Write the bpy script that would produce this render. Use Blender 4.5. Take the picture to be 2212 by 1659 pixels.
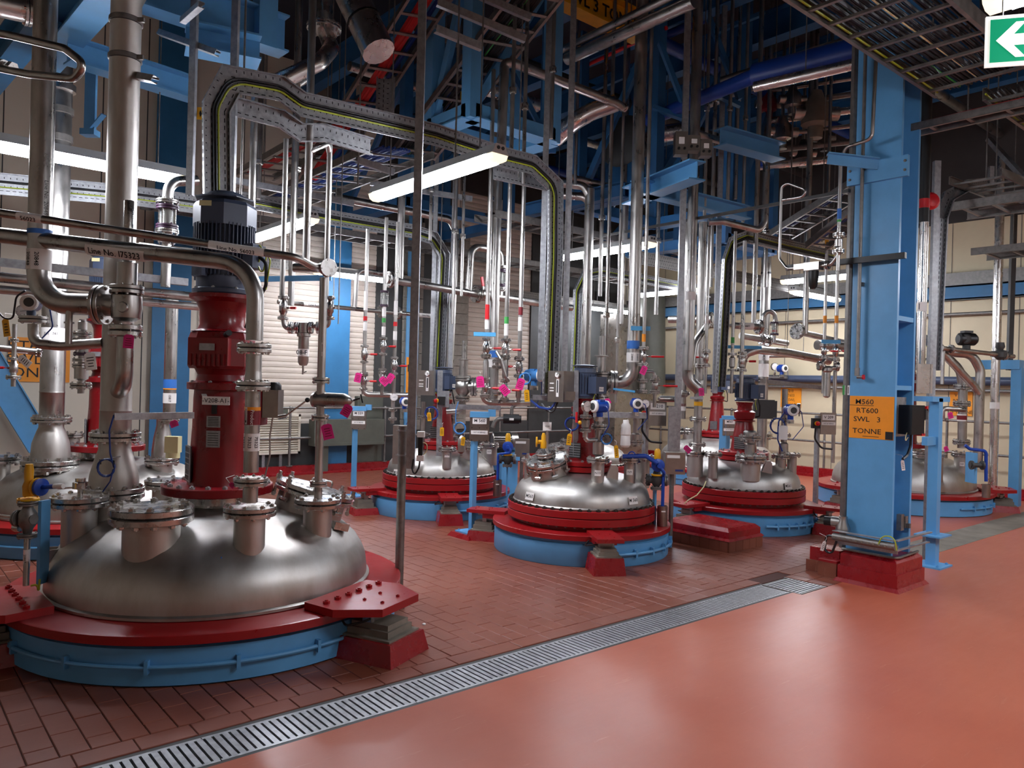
import bpy, math, random
from mathutils import Vector as V, Matrix, Quaternion
R = random.Random(7)
for o in list(bpy.data.objects): bpy.data.objects.remove(o)
scn = bpy.context.scene
COL = scn.collection
# ---------------------------------------------------------------- camera
# level camera 1.65 m above the floor, rolled 1.5 degrees; X and Y run along the building's two wall directions
F = 1655.0; CX, CY = 1106.0, 829.5; ROLL = math.radians(1.5); HC = 1.65; YAW = math.radians(49.6)
FW = (math.cos(YAW), math.sin(YAW)); RT = (math.sin(YAW), -math.cos(YAW))
cam = bpy.data.cameras.new('camera'); cam.sensor_fit = 'HORIZONTAL'; cam.sensor_width = 36.0; cam.lens = F / 2212.0 * 36.0
cam.clip_start = 0.05; cam.clip_end = 100
co = bpy.data.objects.new('camera', cam); COL.objects.link(co)
fwd = V((FW[0], FW[1], 0)); rgt = V((RT[0], RT[1], 0)); upv = V((0, 0, 1))
rr = rgt * math.cos(ROLL) + upv * math.sin(ROLL); uu = upv * math.cos(ROLL) - rgt * math.sin(ROLL)
co.matrix_world = Matrix(((rr.x, uu.x, -fwd.x, 0), (rr.y, uu.y, -fwd.y, 0), (rr.z, uu.z, -fwd.z, HC), (0, 0, 0, 1)))
scn.camera = co
# ---------------------------------------------------------------- world and exposure
w = bpy.data.worlds.new('world'); scn.world = w; w.use_nodes = True
w.node_tree.nodes['Background'].inputs[0].default_value = (0.8, 0.9, 1.0, 1); w.node_tree.nodes['Background'].inputs[1].default_value = 0.02
vs = scn.view_settings; vs.view_transform = 'Standard'; vs.look = 'None'; vs.gamma = 1.0; vs.use_curve_mapping = False; vs.exposure = 0.18
LAMP = 92.0        # emission strength of the fluorescent diffusers
# ---------------------------------------------------------------- photo pixel -> place
def ray(px, py):
    dx = (px - CX) / F; dy = (py - CY) / F; c, s = math.cos(ROLL), math.sin(ROLL)
    u = dx * c + dy * s; v = -dx * s + dy * c
    return V((FW[0] + u * RT[0], FW[1] + u * RT[1], -v))
def P(px, py, D): return V((0, 0, HC)) + ray(px, py) * D          # at depth D
def Z(px, py, z=0.0):                                             # on the level z
    r = ray(px, py); return V((0, 0, HC)) + r * ((z - HC) / r.z)
def OX(px, py, X): r = ray(px, py); return V((0, 0, HC)) + r * (X / r.x)
def OY(px, py, Y): r = ray(px, py); return V((0, 0, HC)) + r * (Y / r.y)
def dep(p): return p[0] * FW[0] + p[1] * FW[1]
def zat(px, py, D): return HC + ray(px, py).z * D
A = V((1, 0, 0)); B = V((0, 1, 0)); UP = V((0, 0, 1))
TOC = -fwd                                                        # horizontally back towards the viewer side
# ---------------------------------------------------------------- materials
def lin(h):
    h = h.lstrip('#'); c = [int(h[i:i + 2], 16) / 255 for i in (0, 2, 4)]
    return tuple((x / 12.92 if x <= 0.04045 else ((x + 0.055) / 1.055) ** 2.4) for x in c) + (1,)
MATS = {}
def mat(name, h, rough=0.5, metal=0.0, var=0.0, vscale=6.0, rvar=0.0, bump=0.0, bscale=80.0, stretch=(1, 1, 1), h2=None, emit=0.0, coat=0.0, alpha=1.0, trans=0.0):
    m = bpy.data.materials.new(name); m.use_nodes = True; nt = m.node_tree; b = nt.nodes['Principled BSDF']
    b.inputs['Base Color'].default_value = lin(h); b.inputs['Roughness'].default_value = rough; b.inputs['Metallic'].default_value = metal
    if coat: b.inputs['Coat Weight'].default_value = coat; b.inputs['Coat Roughness'].default_value = 0.15
    if trans: b.inputs['Transmission Weight'].default_value = trans; b.inputs['IOR'].default_value = 1.2
    if emit: b.inputs['Emission Color'].default_value = lin(h); b.inputs['Emission Strength'].default_value = emit
    if var or rvar or bump:
        tc = nt.nodes.new('ShaderNodeNewGeometry'); mp = nt.nodes.new('ShaderNodeMapping'); mp.inputs['Scale'].default_value = stretch
        nt.links.new(tc.outputs['Position'], mp.inputs['Vector'])
        n = nt.nodes.new('ShaderNodeTexNoise'); n.inputs['Scale'].default_value = vscale; n.inputs['Detail'].default_value = 6; n.inputs['Roughness'].default_value = 0.62
        nt.links.new(mp.outputs[0], n.inputs['Vector'])
        if var:
            c = lin(h); mr = nt.nodes.new('ShaderNodeValToRGB')
            d = lin(h2) if h2 else tuple(max(0, x * (1 - var)) for x in c[:3]) + (1,)
            l = c if h2 else tuple(min(1, x * (1 + var)) for x in c[:3]) + (1,)
            mr.color_ramp.elements[0].position = 0.36; mr.color_ramp.elements[1].position = 0.64
            mr.color_ramp.elements[0].color = d; mr.color_ramp.elements[1].color = l
            nt.links.new(n.outputs['Fac'], mr.inputs[0]); nt.links.new(mr.outputs[0], b.inputs['Base Color'])
        if rvar:
            q = nt.nodes.new('ShaderNodeMapRange'); q.inputs['From Min'].default_value = 0.3; q.inputs['From Max'].default_value = 0.7
            q.inputs['To Min'].default_value = max(0.02, rough - rvar); q.inputs['To Max'].default_value = min(1, rough + rvar)
            nt.links.new(n.outputs['Fac'], q.inputs['Value']); nt.links.new(q.outputs[0], b.inputs['Roughness'])
        if bump:
            n2 = nt.nodes.new('ShaderNodeTexNoise'); n2.inputs['Scale'].default_value = bscale; n2.inputs['Detail'].default_value = 3
            nt.links.new(mp.outputs[0], n2.inputs['Vector']); bp = nt.nodes.new('ShaderNodeBump'); bp.inputs['Strength'].default_value = bump; bp.inputs['Distance'].default_value = 0.01
            nt.links.new(n2.outputs['Fac'], bp.inputs['Height']); nt.links.new(bp.outputs[0], b.inputs['Normal'])
    MATS[name] = m; return m
SS = mat('stainless_pipe', '#b2afaa', 0.34, 1.0, 0.16, 9, 0.10, stretch=(1, 1, 0.5))
SSF = mat('stainless_flange', '#bcbab6', 0.28, 1.0, 0.12, 14, 0.10)
SSD = mat('stainless_dome', '#c3c1bc', 0.45, 1.0, 0.12, 3.0, 0.07, bump=0.02, bscale=30, stretch=(1.6, 1.6, 0.6), h2='#b0a9a1')
POL = mat('polished_cladding', '#d6d2cd', 0.28, 1.0, 0.05, 6, 0.06, bump=0.06, bscale=9)
GAL = mat('galvanised', '#a6a8aa', 0.46, 0.85, 0.18, 26, 0.12)
GALD = mat('galvanised_old', '#86837f', 0.5, 0.8, 0.18, 20, 0.12)
RED = mat('vessel_red', '#971419', 0.32, 0.0, 0.03, 5, 0.05, bump=0.03, bscale=40)
NUT = mat('dark_nut', '#4a4845', 0.4, 0.9)
DRED = mat('drive_red', '#7c0b13', 0.30, 0.0, 0.08, 5, 0.06)
PRED = mat('plinth_red', '#8f1119', 0.28, 0.0, 0.05, 7, 0.06, bump=0.10, bscale=18)
BLUE = mat('steel_blue', '#5c9fd0', 0.42, 0.0, 0.06, 4, 0.08)
DBLU = mat('beam_blue', '#2f6f9c', 0.45, 0.0, 0.08, 4, 0.08)
VBLU = mat('valve_blue', '#1646a8', 0.32, 0.0, 0.06, 8)
SLAT = mat('motor_slate', '#3f4a60', 0.38, 0.0, 0.06, 8)
BLK = mat('black', '#131313', 0.45)
DGR = mat('dark_grey', '#3a3b3a', 0.55, 0.0, 0.1, 6)
WHT = mat('label_white', '#ece9e4', 0.45)
INK = mat('ink', '#0d0d0d', 0.6)
YEL = mat('yellow', '#e2a70f', 0.4, 0.0, 0.05, 10)
ORG = mat('sign_orange', '#f2981a', 0.45, 0.0, 0.03, 8)
PNK = mat('tag_pink', '#e02586', 0.5)
TAPE = mat('blue_tape', '#4d9fd0', 0.5)
GBOX = mat('stainless_box', '#9a938c', 0.35, 1.0, 0.08, 10)
GRN = mat('sign_green', '#00a070', 0.4, emit=0.45)
SGW = mat('sign_white', '#f4f4ee', 0.4, emit=0.75)
CABL = mat('cable_black', '#17181b', 0.42)
CABY = mat('cable_yellow_green', '#a6b52d', 0.42)
CABB = mat('cable_blue', '#15357f', 0.4)
CABL2 = mat('cable_light_blue', '#3f83c4', 0.4)
CABR = mat('cable_red', '#c42a2a', 0.42)
CABW = mat('cable_cream', '#d8cf9c', 0.42)
SLOT = mat('slot_dark', '#191a1b', 0.9)
GLASS = mat('sight_glass', '#e6ece8', 0.08, trans=0.85)
PURP = mat('gasket_purple', '#3a2038', 0.4)
GREENM = mat('band_green', '#3c9a48', 0.5)
MAROON = mat('band_maroon', '#7a1420', 0.5)
BRED = mat('handle_red', '#c8141e', 0.4)
BBLU = mat('band_blue', '#2f6fc0', 0.5)
CRM = mat('wall_cream', '#d8d0be', 0.6, 0.0, 0.04, 1.2)
RIB = mat('wall_ribbed', '#c8bcae', 0.5, 0.0, 0.05, 2.0)
BEIG = mat('wall_beige', '#cdbf9f', 0.55, 0.0, 0.05, 1.2)
BLOK = mat('blockwork', '#8f8a80', 0.85, 0.0, 0.12, 12, bump=0.4, bscale=60)
CONC = mat('concrete_strip', '#7a7266', 0.6, 0.0, 0.25, 3)
OLIVE = mat('machine_olive', '#57594f', 0.5, 0.0, 0.1, 5)
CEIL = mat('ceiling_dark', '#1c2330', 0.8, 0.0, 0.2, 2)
UPD = mat('upper_wall_shade', '#34302e', 0.7, 0.0, 0.15, 2)  # shade of the upper walls, put into the colour
FOIL = mat('foil_lagging', '#aaa59c', 0.32, 0.9, 0.1, 7, 0.12, bump=0.5, bscale=14)
FRP = mat('lamp_housing', '#b9bbb9', 0.4, 0.0, 0.04, 5)
LAMPM = mat('lamp_diffuser', '#f1f4ff', 0.4, emit=LAMP)
CLEAR = mat('lamp_end_cover', '#efe4c8', 0.25, emit=1.2)
# epoxy floor: salmon red with scuffs
def floor_mats():
    def base(name, h, h2, rough):
        m = bpy.data.materials.new(name); m.use_nodes = True; nt = m.node_tree; b = nt.nodes['Principled BSDF']
        g = nt.nodes.new('ShaderNodeNewGeometry')
        n1 = nt.nodes.new('ShaderNodeTexNoise'); n1.inputs['Scale'].default_value = 1.1; n1.inputs['Detail'].default_value = 8; n1.inputs['Roughness'].default_value = 0.65
        nt.links.new(g.outputs['Position'], n1.inputs['Vector'])
        cr = nt.nodes.new('ShaderNodeValToRGB'); cr.color_ramp.elements[0].position = 0.3; cr.color_ramp.elements[1].position = 0.72
        cr.color_ramp.elements[0].color = lin(h2); cr.color_ramp.elements[1].color = lin(h); nt.links.new(n1.outputs['Fac'], cr.inputs[0])
        mp = nt.nodes.new('ShaderNodeMapping'); mp.inputs['Rotation'].default_value = (0, 0, 0.5); mp.inputs['Scale'].default_value = (1.2, 9, 1)
        nt.links.new(g.outputs['Position'], mp.inputs['Vector'])
        n2 = nt.nodes.new('ShaderNodeTexNoise'); n2.inputs['Scale'].default_value = 2.2; n2.inputs['Detail'].default_value = 9; n2.inputs['Roughness'].default_value = 0.75
        nt.links.new(mp.outputs[0], n2.inputs['Vector'])
        sr = nt.nodes.new('ShaderNodeValToRGB'); sr.color_ramp.elements[0].position = 0.60; sr.color_ramp.elements[1].position = 0.80
        sr.color_ramp.elements[0].color = (0, 0, 0, 1); sr.color_ramp.elements[1].color = (0.5, 0.5, 0.5, 1); nt.links.new(n2.outputs['Fac'], sr.inputs[0])
        mx = nt.nodes.new('ShaderNodeMix'); mx.data_type = 'RGBA'; mx.inputs[7].default_value = lin('#d9a890')
        nt.links.new(sr.outputs[0], mx.inputs[0]); nt.links.new(cr.outputs[0], mx.inputs[6]); nt.links.new(mx.outputs[2], b.inputs['Base Color'])
        q = nt.nodes.new('ShaderNodeMapRange'); q.inputs['From Min'].default_value = 0.3; q.inputs['From Max'].default_value = 0.75
        q.inputs['To Min'].default_value = rough - 0.01; q.inputs['To Max'].default_value = rough + 0.06
        nt.links.new(n2.outputs['Fac'], q.inputs['Value']); nt.links.new(q.outputs[0], b.inputs['Roughness'])
        bp = nt.nodes.new('ShaderNodeBump'); bp.inputs['Strength'].default_value = 0.035; bp.inputs['Distance'].default_value = 0.01
        nt.links.new(n2.outputs['Fac'], bp.inputs['Height']); nt.links.new(bp.outputs[0], b.inputs['Normal'])
        return m
    return base('floor_epoxy', '#b7644a', '#aa563d', 0.33), base('floor_tile', '#8c4f3b', '#733d2d', 0.36)
EPOX, TILE = floor_mats()
GROUT = mat('tile_grout', '#4b2a22', 0.85)
# ---------------------------------------------------------------- mesh builder
def frame(d):
    d = V(d).normalized(); h = V((0, 0, 1)) if abs(d.z) < 0.9 else V((1, 0, 0))
    n = h.cross(d).normalized(); b = d.cross(n).normalized(); return n, b, d
class MB:
    def __init__(s): s.v = []; s.f = []; s.sm = []
    def add(s, vs, fs, smooth=False):
        o = len(s.v); s.v += [V(x) for x in vs]; s.f += [tuple(i + o for i in f) for f in fs]; s.sm += [smooth] * len(fs); return s
    def box(s, c, size, x=A, y=B):                                   # centred box with its own axes
        c = V(c); x = V(x).normalized(); y = V(y).normalized(); z = x.cross(y)
        a, b, d = x * size[0] / 2, y * size[1] / 2, z * size[2] / 2
        vs = [c + a * i + b * j + d * k for i in (-1, 1) for j in (-1, 1) for k in (-1, 1)]
        return s.add(vs, [(0, 1, 3, 2), (4, 6, 7, 5), (0, 4, 5, 1), (2, 3, 7, 6), (0, 2, 6, 4), (1, 5, 7, 3)])
    def bx(s, x0, x1, y0, y1, z0, z1): return s.box(((x0 + x1) / 2, (y0 + y1) / 2, (z0 + z1) / 2), (abs(x1 - x0), abs(y1 - y0), abs(z1 - z0)))
    def bar(s, p, q, w, h, upd=UP):                                  # rectangular bar from p to q
        p = V(p); q = V(q); d = (q - p); L = d.length; d.normalize(); sd = V(upd).cross(d)
        if sd.length < 1e-4: sd = A.cross(d) if abs(d.x) < 0.9 else B.cross(d)
        sd.normalize(); return s.box((p + q) / 2, (L, w, h), d, sd)
    def lathe(s, prof, o=(0, 0, 0), d=UP, n=24, x=None, cap0=True, cap1=True, a0=0.0):
        o = V(o); nn, bb, d = frame(d); vs = []; fs = []
        for (r, z) in prof:
            for i in range(n):
                a = a0 + 2 * math.pi * i / n; vs.append(o + d * z + (nn * math.cos(a) + bb * math.sin(a)) * r)
        for k in range(len(prof) - 1):
            for i in range(n): j = (i + 1) % n; fs.append((k * n + i, k * n + j, (k + 1) * n + j, (k + 1) * n + i))
        if cap0: fs.append(tuple(range(n - 1, -1, -1)))
        if cap1: fs.append(tuple((len(prof) - 1) * n + i for i in range(n)))
        return s.add(vs, fs, True)
    def cyl(s, p, q, r, n=16, r1=None, cap=True):
        p = V(p); q = V(q); return s.lathe([(r, 0), (r if r1 is None else r1, (q - p).length)], p, q - p, n, cap0=cap, cap1=cap)
    def tube(s, pts, r, bend=None, n=12, closed=False):              # swept pipe with rounded corners
        pts = [V(p) for p in pts]; bend = 3 * r if bend is None else bend; path = [pts[0]]
        for i in range(1, len(pts) - 1):
            p0, p1, p2 = pts[i - 1], pts[i], pts[i + 1]; d0 = (p0 - p1); d1 = (p2 - p1); l = min(d0.length, d1.length)
            if bend <= 0 or l < 1e-5: path.append(p1); continue
            d0.normalize(); d1.normalize(); ang = d0.angle(d1)
            if ang > math.pi - 0.02: path.append(p1); continue
            t = min(bend / math.tan(ang / 2), 0.49 * l if len(pts) > 3 else 0.95 * l)
            a = p1 + d0 * t; b = p1 + d1 * t; k = 4 if r < 0.02 else 7
            rad = t * math.tan(ang / 2); bis = (d0 + d1).normalized(); c = p1 + bis * (rad / math.sin(ang / 2)); va = a - c; vb = b - c; th = va.angle(vb)
            for j in range(k + 1):
                u = j / k; path.append(c + (va * math.sin((1 - u) * th) + vb * math.sin(u * th)) / max(1e-9, math.sin(th)))
        path.append(pts[-1])
        vs = []; fs = []; nn, bb, d = frame(path[1] - path[0]); m = len(path)
        for i, p in enumerate(path):
            t = (path[min(i + 1, m - 1)] - path[max(i - 1, 0)]).normalized()
            q = d.rotation_difference(t); nn = q @ nn; bb = q @ bb; d = t
            for k in range(n): a = 2 * math.pi * k / n; vs.append(p + (nn * math.cos(a) + bb * math.sin(a)) * r)
        for i in range(m - 1):
            for k in range(n): j = (k + 1) % n; fs.append((i * n + k, i * n + j, (i + 1) * n + j, (i + 1) * n + k))
        fs.append(tuple(range(n - 1, -1, -1))); fs.append(tuple((m - 1) * n + k for k in range(n)))
        return s.add(vs, fs, True)
    def prism(s, poly, h, d=UP):                                     # polygon (list of points) extruded along d by h
        d = V(d) * h; n = len(poly); p = [V(q) for q in poly]
        return s.add(p + [q + d for q in p], [tuple(range(n - 1, -1, -1)), tuple(range(n, 2 * n))] + [(i, (i + 1) % n, n + (i + 1) % n, n + i) for i in range(n)])
    def hexa(s, p, d, r, h): return s.lathe([(r, 0), (r, h)], p, d, 6)
    def sph(s, c, r, n=12, sc=(1, 1, 1)):
        k = 8; c = V(c); vs = [c + V((0, 0, -r * sc[2]))]; fs = []
        for i in range(1, k):
            t = math.pi * i / k
            for j in range(n): a = 2 * math.pi * j / n; vs.append(c + V((r * sc[0] * math.sin(t) * math.cos(a), r * sc[1] * math.sin(t) * math.sin(a), -r * sc[2] * math.cos(t))))
        vs.append(c + V((0, 0, r * sc[2])))
        for j in range(n): fs.append((0, 1 + (j + 1) % n, 1 + j)); fs.append((len(vs) - 1, 1 + (k - 2) * n + j, 1 + (k - 2) * n + (j + 1) % n))
        for i in range(k - 2):
            for j in range(n): q = (j + 1) % n; fs.append((1 + i * n + j, 1 + i * n + q, 1 + (i + 1) * n + q, 1 + (i + 1) * n + j))
        return s.add(vs, fs, True)
WL = {}
def hang(root, p, r=0.006, top=7.2):
    p = V(p); m = MB(); m.cyl(p, V((p.x, p.y, top)), r, 6); return obj('hanger_rod', m, GALD, root)
def mk(name, vs, fs, sm, material):
    me = bpy.data.meshes.new(name); me.from_pydata([tuple(v) for v in vs], [], fs)
    if any(sm): me.polygons.foreach_set('use_smooth', sm); me.set_sharp_from_angle(angle=math.radians(38))
    me.materials.append(material); me.update(); return me
def link(o, name, world, parent):
    COL.objects.link(o); WL[o.name] = V(world)
    if parent: o.parent = parent; o.location = V(world) - WL[parent.name]
    else: o.location = V(world)
    return o
def obj(name, mb, material, parent=None, label=None):
    if not mb.v: return None
    lo = V([min(v[i] for v in mb.v) for i in range(3)]); hi = V([max(v[i] for v in mb.v) for i in range(3)])
    c = V(((lo.x + hi.x) / 2, (lo.y + hi.y) / 2, lo.z))
    o = bpy.data.objects.new(name, mk(name, [v - c for v in mb.v], mb.f, mb.sm, material))
    link(o, name, c, parent)
    if label: o['label'] = label
    return o
def inst(name, me, world, parent, rot=None, scale=None):
    o = bpy.data.objects.new(name, me); link(o, name, world, parent)
    if rot is not None: o.rotation_mode = 'QUATERNION'; o.rotation_quaternion = rot
    if scale: o.scale = (scale,) * 3
    return o
def tag(o, label, cat, group=None, kind=None):
    if label: o['label'] = label
    if cat: o['category'] = cat
    if group: o['group'] = group
    if kind: o['kind'] = kind
    return o
def thing(name, label, cat, loc, group=None):
    o = bpy.data.objects.new(name, None); o.empty_display_size = 0.1; link(o, name, loc, None); return tag(o, label, cat, group)
def struct(name, mb, material, parent=None):
    o = obj(name, mb, material, parent)
    if not parent: o['kind'] = 'structure'
    return o
def solo(name, mb, material, label, cat, group=None): return tag(obj(name, mb, material), label, cat, group)
# lettering: flat in the plane (right, up), or wrapped round a pipe
def text(parent, s, size, at, right, up, material=None, wrap=None, center=True, name='lettering', bold=0.0, sx=1.0):
    cu = bpy.data.curves.new('t', 'FONT'); cu.body = s; cu.size = size; cu.resolution_u = 2; cu.offset = bold * size
    if center: cu.align_x = 'CENTER'; cu.align_y = 'CENTER'
    to = bpy.data.objects.new('t', cu); me = to.to_mesh(); right = V(right).normalized(); up = V(up).normalized(); at = V(at); nrm = right.cross(up)
    vs = []
    for v in me.vertices:
        x, y = v.co.x * sx, v.co.y
        if wrap: r = wrap; vs.append(at - nrm * r + right * x + up * (r * math.sin(y / r)) + nrm * (r * math.cos(y / r)))
        else: vs.append(at + right * x + up * y)
    fs = [tuple(p.vertices) for p in me.polygons]; mb = MB(); mb.add(vs, fs); to.to_mesh_clear(); bpy.data.objects.remove(to); bpy.data.curves.remove(cu)
    return obj(name, mb, material or INK, parent)
_bolt = {}
def bolt_mesh(material):
    if material.name not in _bolt:
        m = MB(); m.hexa((0, 0, 0), UP, 1.0, 0.8); m.lathe([(0.55, 0.8), (0.5, 1.15)], (0, 0, 0), UP, 8)
        _bolt[material.name] = mk('bolt', m.v, m.f, [False] * len(m.f), material)
    return _bolt[material.name]
def bolts(parent, o, d, rad, n, size, material, a0=0.1, arc=None):
    nn, bb, d = frame(d); q = V((0, 0, 1)).rotation_difference(d)
    for i in range(n):
        a = a0 + 2 * math.pi * i / n
        if arc and not (arc[0] <= math.degrees(a) % 360 <= arc[1]): continue
        inst('bolt', bolt_mesh(material), V(o) + (nn * math.cos(a) + bb * math.sin(a)) * rad, parent, q, size)
# a bolted pair of flanges; far ones carry their bolts in the same mesh
def flange(parent, p, d, r, R2=None, t=None, nb=8, material=None, sep=False, blind=0.0, name='flange', gasket=True):
    material = material or SSF; R2 = R2 or r * 1.75; t = t or max(0.012, R2 * 0.17); g = t * 0.16; nn, bb, d = frame(d); p = V(p); m = MB(); n = 28 if R2 > 0.07 else 16
    e = t * 0.1
    m.lathe([(R2 - e, -t - g), (R2, -t - g + e), (R2, -g - e), (R2 - e, -g)], p, d, n); m.lathe([(R2 - e, g), (R2, g + e), (R2, t + g - e), (R2 - e, t + g)], p, d, n)
    bs = R2 * 0.095; br = R2 * 0.83
    if not sep:
        for i in range(nb):
            a = 2 * math.pi * i / nb + 0.2; c = p + (nn * math.cos(a) + bb * math.sin(a)) * br
            m.hexa(c + d * (t + g), d, bs, bs * 1.3); m.hexa(c - d * (t + g), -d, bs, bs * 1.3)
    o = obj(name, m, material, parent)
    if gasket: k = MB(); k.lathe([(R2 * 0.93, -g), (R2 * 0.93, g)], p, d, n); obj('gasket', k, BLK, o)
    if sep: bolts(o, p + d * (t + g), d, br, nb, bs, material, 0.2); bolts(o, p - d * (t + g), -d, br, nb, bs, material, 0.2)
    return o
def band(parent, p, d, r, L, material, name='pipe_marker'):
    m = MB(); d = V(d).normalized(); m.cyl(V(p) - d * L / 2, V(p) + d * L / 2, r * 1.04 + 0.0006, 16); return obj(name, m, material, parent)
def pipe_text(parent, s, p, d, r, size, L, txt_dir=None):
    band(parent, p, d, r, L, WHT, 'pipe_label')
    d = V(txt_dir or d).normalized(); ax = d; n = (V((0, 0, HC)) - V(p)); n = (n - ax * n.dot(ax)).normalized(); up = n.cross(ax)
    return text(parent, s, size, V(p) + n * (r * 1.04 + 0.0018 + 0.06 * size), ax, up, INK, wrap=r * 1.04 + 0.0018 + 0.06 * size, bold=0.012)
def valve(parent, p, d, r, hdir=None, hm=None, hl=None, body=2.0, ends=True):   # flanged ball valve with a lever
    p = V(p); nn, bb, d = frame(d); L = r * 4.2; m = MB()
    m.lathe([(r * 1.1, -L), (r * 1.25, -L * 0.55), (r * body * 0.85, -L * 0.4), (r * body * 0.85, L * 0.4), (r * 1.25, L * 0.55), (r * 1.1, L)], p, d, 14)
    hd = V(hdir) if hdir else nn
    m.cyl(p, p + hd * r * 2.6, r * 0.5, 8); o = obj('valve_body', m, SSF, parent)
    if ends: flange(o, p - d * L, d, r, r * 2.2, r * 0.42, 4, gasket=False); flange(o, p + d * L, d, r, r * 2.2, r * 0.42, 4, gasket=False)
    if hm:
        hl = hl or r * 9; h = MB(); sd = d.cross(hd); h.bar(p + hd * r * 2.6 - d * 0, p + hd * (r * 2.6) + hd * hl * 0.25 + sd * 0, r * 0.5, r * 0.3, d); h.cyl(p + hd * r * 2.6 + hd * hl * 0.2, p + hd * r * 2.6 + hd * hl, r * 0.55, 8); obj('valve_handle', h, hm, o)
    return o
def run(name, label, cat, pts, r, material=None, bend=None, group=None, part='pipe', n=14):
    pts = [V(p) for p in pts]; root = thing(name, label, cat, min(pts, key=lambda q: q.z), group); m = MB(); m.tube(pts, r, bend, n); obj(part, m, material or SS, root); return root
def tag_card(parent_name, label, p, size=(0.05, 0.09), tilt=0.2, face=None, material=None, cat='tag', group=None):
    # paper tag hanging on a cable tie
    p = V(p); f = V(face) if face else TOC; s = UP.cross(f).normalized(); s = (s * math.cos(tilt) + UP * math.sin(tilt)); u = f.cross(s).normalized() * -1
    if u.z > 0: u = -u
    t = thing(parent_name, label, cat, p + u * size[1], group); m = MB(); w, h = size; k = V(f) * 0.0012
    pl = [p + u * 0.03 + s * (-w / 2) + u * 0.012, p + u * 0.03 + s * (-w / 4), p + u * 0.03 + s * (w / 4), p + u * 0.03 + s * (w / 2) + u * 0.012, p + s * (w / 2) + u * (0.03 + h), p - s * (w / 2) + u * (0.03 + h)]
    m.prism(pl, 0.0015, f); obj('card', m, material or PNK, t); m = MB(); m.tube([p - f * 0.14 + V((0, 0, 0.012)), p + V((0, 0, 0.012)), p + s * 0.008, p + u * 0.035], 0.0016, 0.01, 6); obj('cable_tie', m, WHT, t)
    g = MB()
    for i in range(4): g.box(p + u * (0.03 + h * (0.3 + 0.16 * i)) + f * 0.0018, (w * R.uniform(0.45, 0.7), h * 0.05, 0.0005), s, u)
    obj('print', g, INK if (material or PNK) is not PNK else MAROON, t); return t
# ================================================================ SETTING
TANKS = {'V208': (1.88, 5.28, 1.22), 'M560': (5.645, 5.49, 0.9), 'M559': (5.78, 8.17, 0.9), 'M561': (8.36, 5.36, 0.88), 'VL': (1.95, 8.7, 1.22), 'V209': (11.95, 4.95, 1.18), 'V210': (11.9, 8.2, 1.2), 'MB': (8.45, 8.25, 0.9)}
YW, XW = 12.75, 14.7
m = MB(); m.bx(-5, XW, -4, YW, -0.3, -0.16)
floor = struct('floor', m, GROUT)
m = MB(); m.bx(-5, XW, 3.585, YW, -0.16, -0.006); m.bx(6.29, XW, 3.19, 3.585, -0.16, -0.006); m.bx(-5, 0.2, 3.27, 3.585, -0.16, -0.006); obj('tile_bed', m, GROUT, floor)
m = MB(); m.bx(-5, 5.86, -4, 3.265, -0.16, 0); m.bx(5.86, 6.3, -4, 3.185, -0.16, 0); m.bx(6.3, XW, -4, 3.19, -0.16, 0); m.bx(8.9, XW, 3.6, YW, -0.006, 0.0); obj('epoxy_coating', m, EPOX, floor)
m = MB(); m.bx(7.95, XW, 3.19, 3.6, -0.006, 0.002); obj('concrete_strip', m, CONC, floor)
tl = []
x = -1.5
while x < 7.95:                                                       # border course beside the drain
    if x < 5.75 or x > 6.3: tl.append((x, x + 0.2435, 3.597, 3.727))
    x += 0.2475
i = 0; x = -1.5
while x < 8.88:
    y = 3.733 - (0.124 if i % 2 else 0.0)
    while y < 12.25:
        y0, y1 = max(y, 3.733), y + 0.2435
        if y1 - y0 > 0.03: tl.append((x, x + 0.1175, y0, y1))
        y += 0.248
    x += 0.1215; i += 1
for i in range(13):
    for j in range(2): tl.append((6.31 + i * 0.1215, 6.31 + i * 0.1215 + 0.1175, 3.195 + j * 0.2 , 3.195 + j * 0.2 + 0.196))
def seen(c):
    D = dep(c)
    if D < 0.5: return None
    u = (c[0] * RT[0] + c[1] * RT[1]) / D * F + CX; v = CY + HC / D * F
    return D if -20 < u < 2230 and v < 1700 else None
vis = []; rest = []
for t in tl:
    c = ((t[0] + t[1]) / 2, (t[2] + t[3]) / 2)
    if any(math.hypot(c[0] - a, c[1] - b) < r - 0.2 for a, b, r in TANKS.values()): continue
    D = seen(c)
    behind = any(math.hypot(c[0] - a, c[1] - b) < r + 0.25 and dep(c) > dep((a, b)) for a, b, r in TANKS.values())
    (vis if D and not behind else rest).append((D or 99, t))
vis.sort(key=lambda q: q[0]); rest += vis[300:]
tmesh = {}
for D, t in vis[:300]:
    k = (round(t[1] - t[0], 3), round(t[3] - t[2], 3))
    if k not in tmesh:
        m = MB(); a, b = k[0] / 2, k[1] / 2; e = 0.003
        m.add([(-a, -b, -0.02), (a, -b, -0.02), (a, b, -0.02), (-a, b, -0.02), (-a, -b, -e), (a, -b, -e), (a, b, -e), (-a, b, -e), (-a + e, -b + e, 0), (a - e, -b + e, 0), (a - e, b - e, 0), (-a + e, b - e, 0)],
              [(0, 1, 5, 4), (1, 2, 6, 5), (2, 3, 7, 6), (3, 0, 4, 7), (4, 5, 9, 8), (5, 6, 10, 9), (6, 7, 11, 10), (7, 4, 8, 11), (8, 9, 10, 11)])
        tmesh[k] = mk('tile', m.v, m.f, [False] * 9, TILE)
    inst('tile', tmesh[k], ((t[0] + t[1]) / 2, (t[2] + t[3]) / 2, R.uniform(-0.001, 0.0012)), floor)
m = MB()
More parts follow.
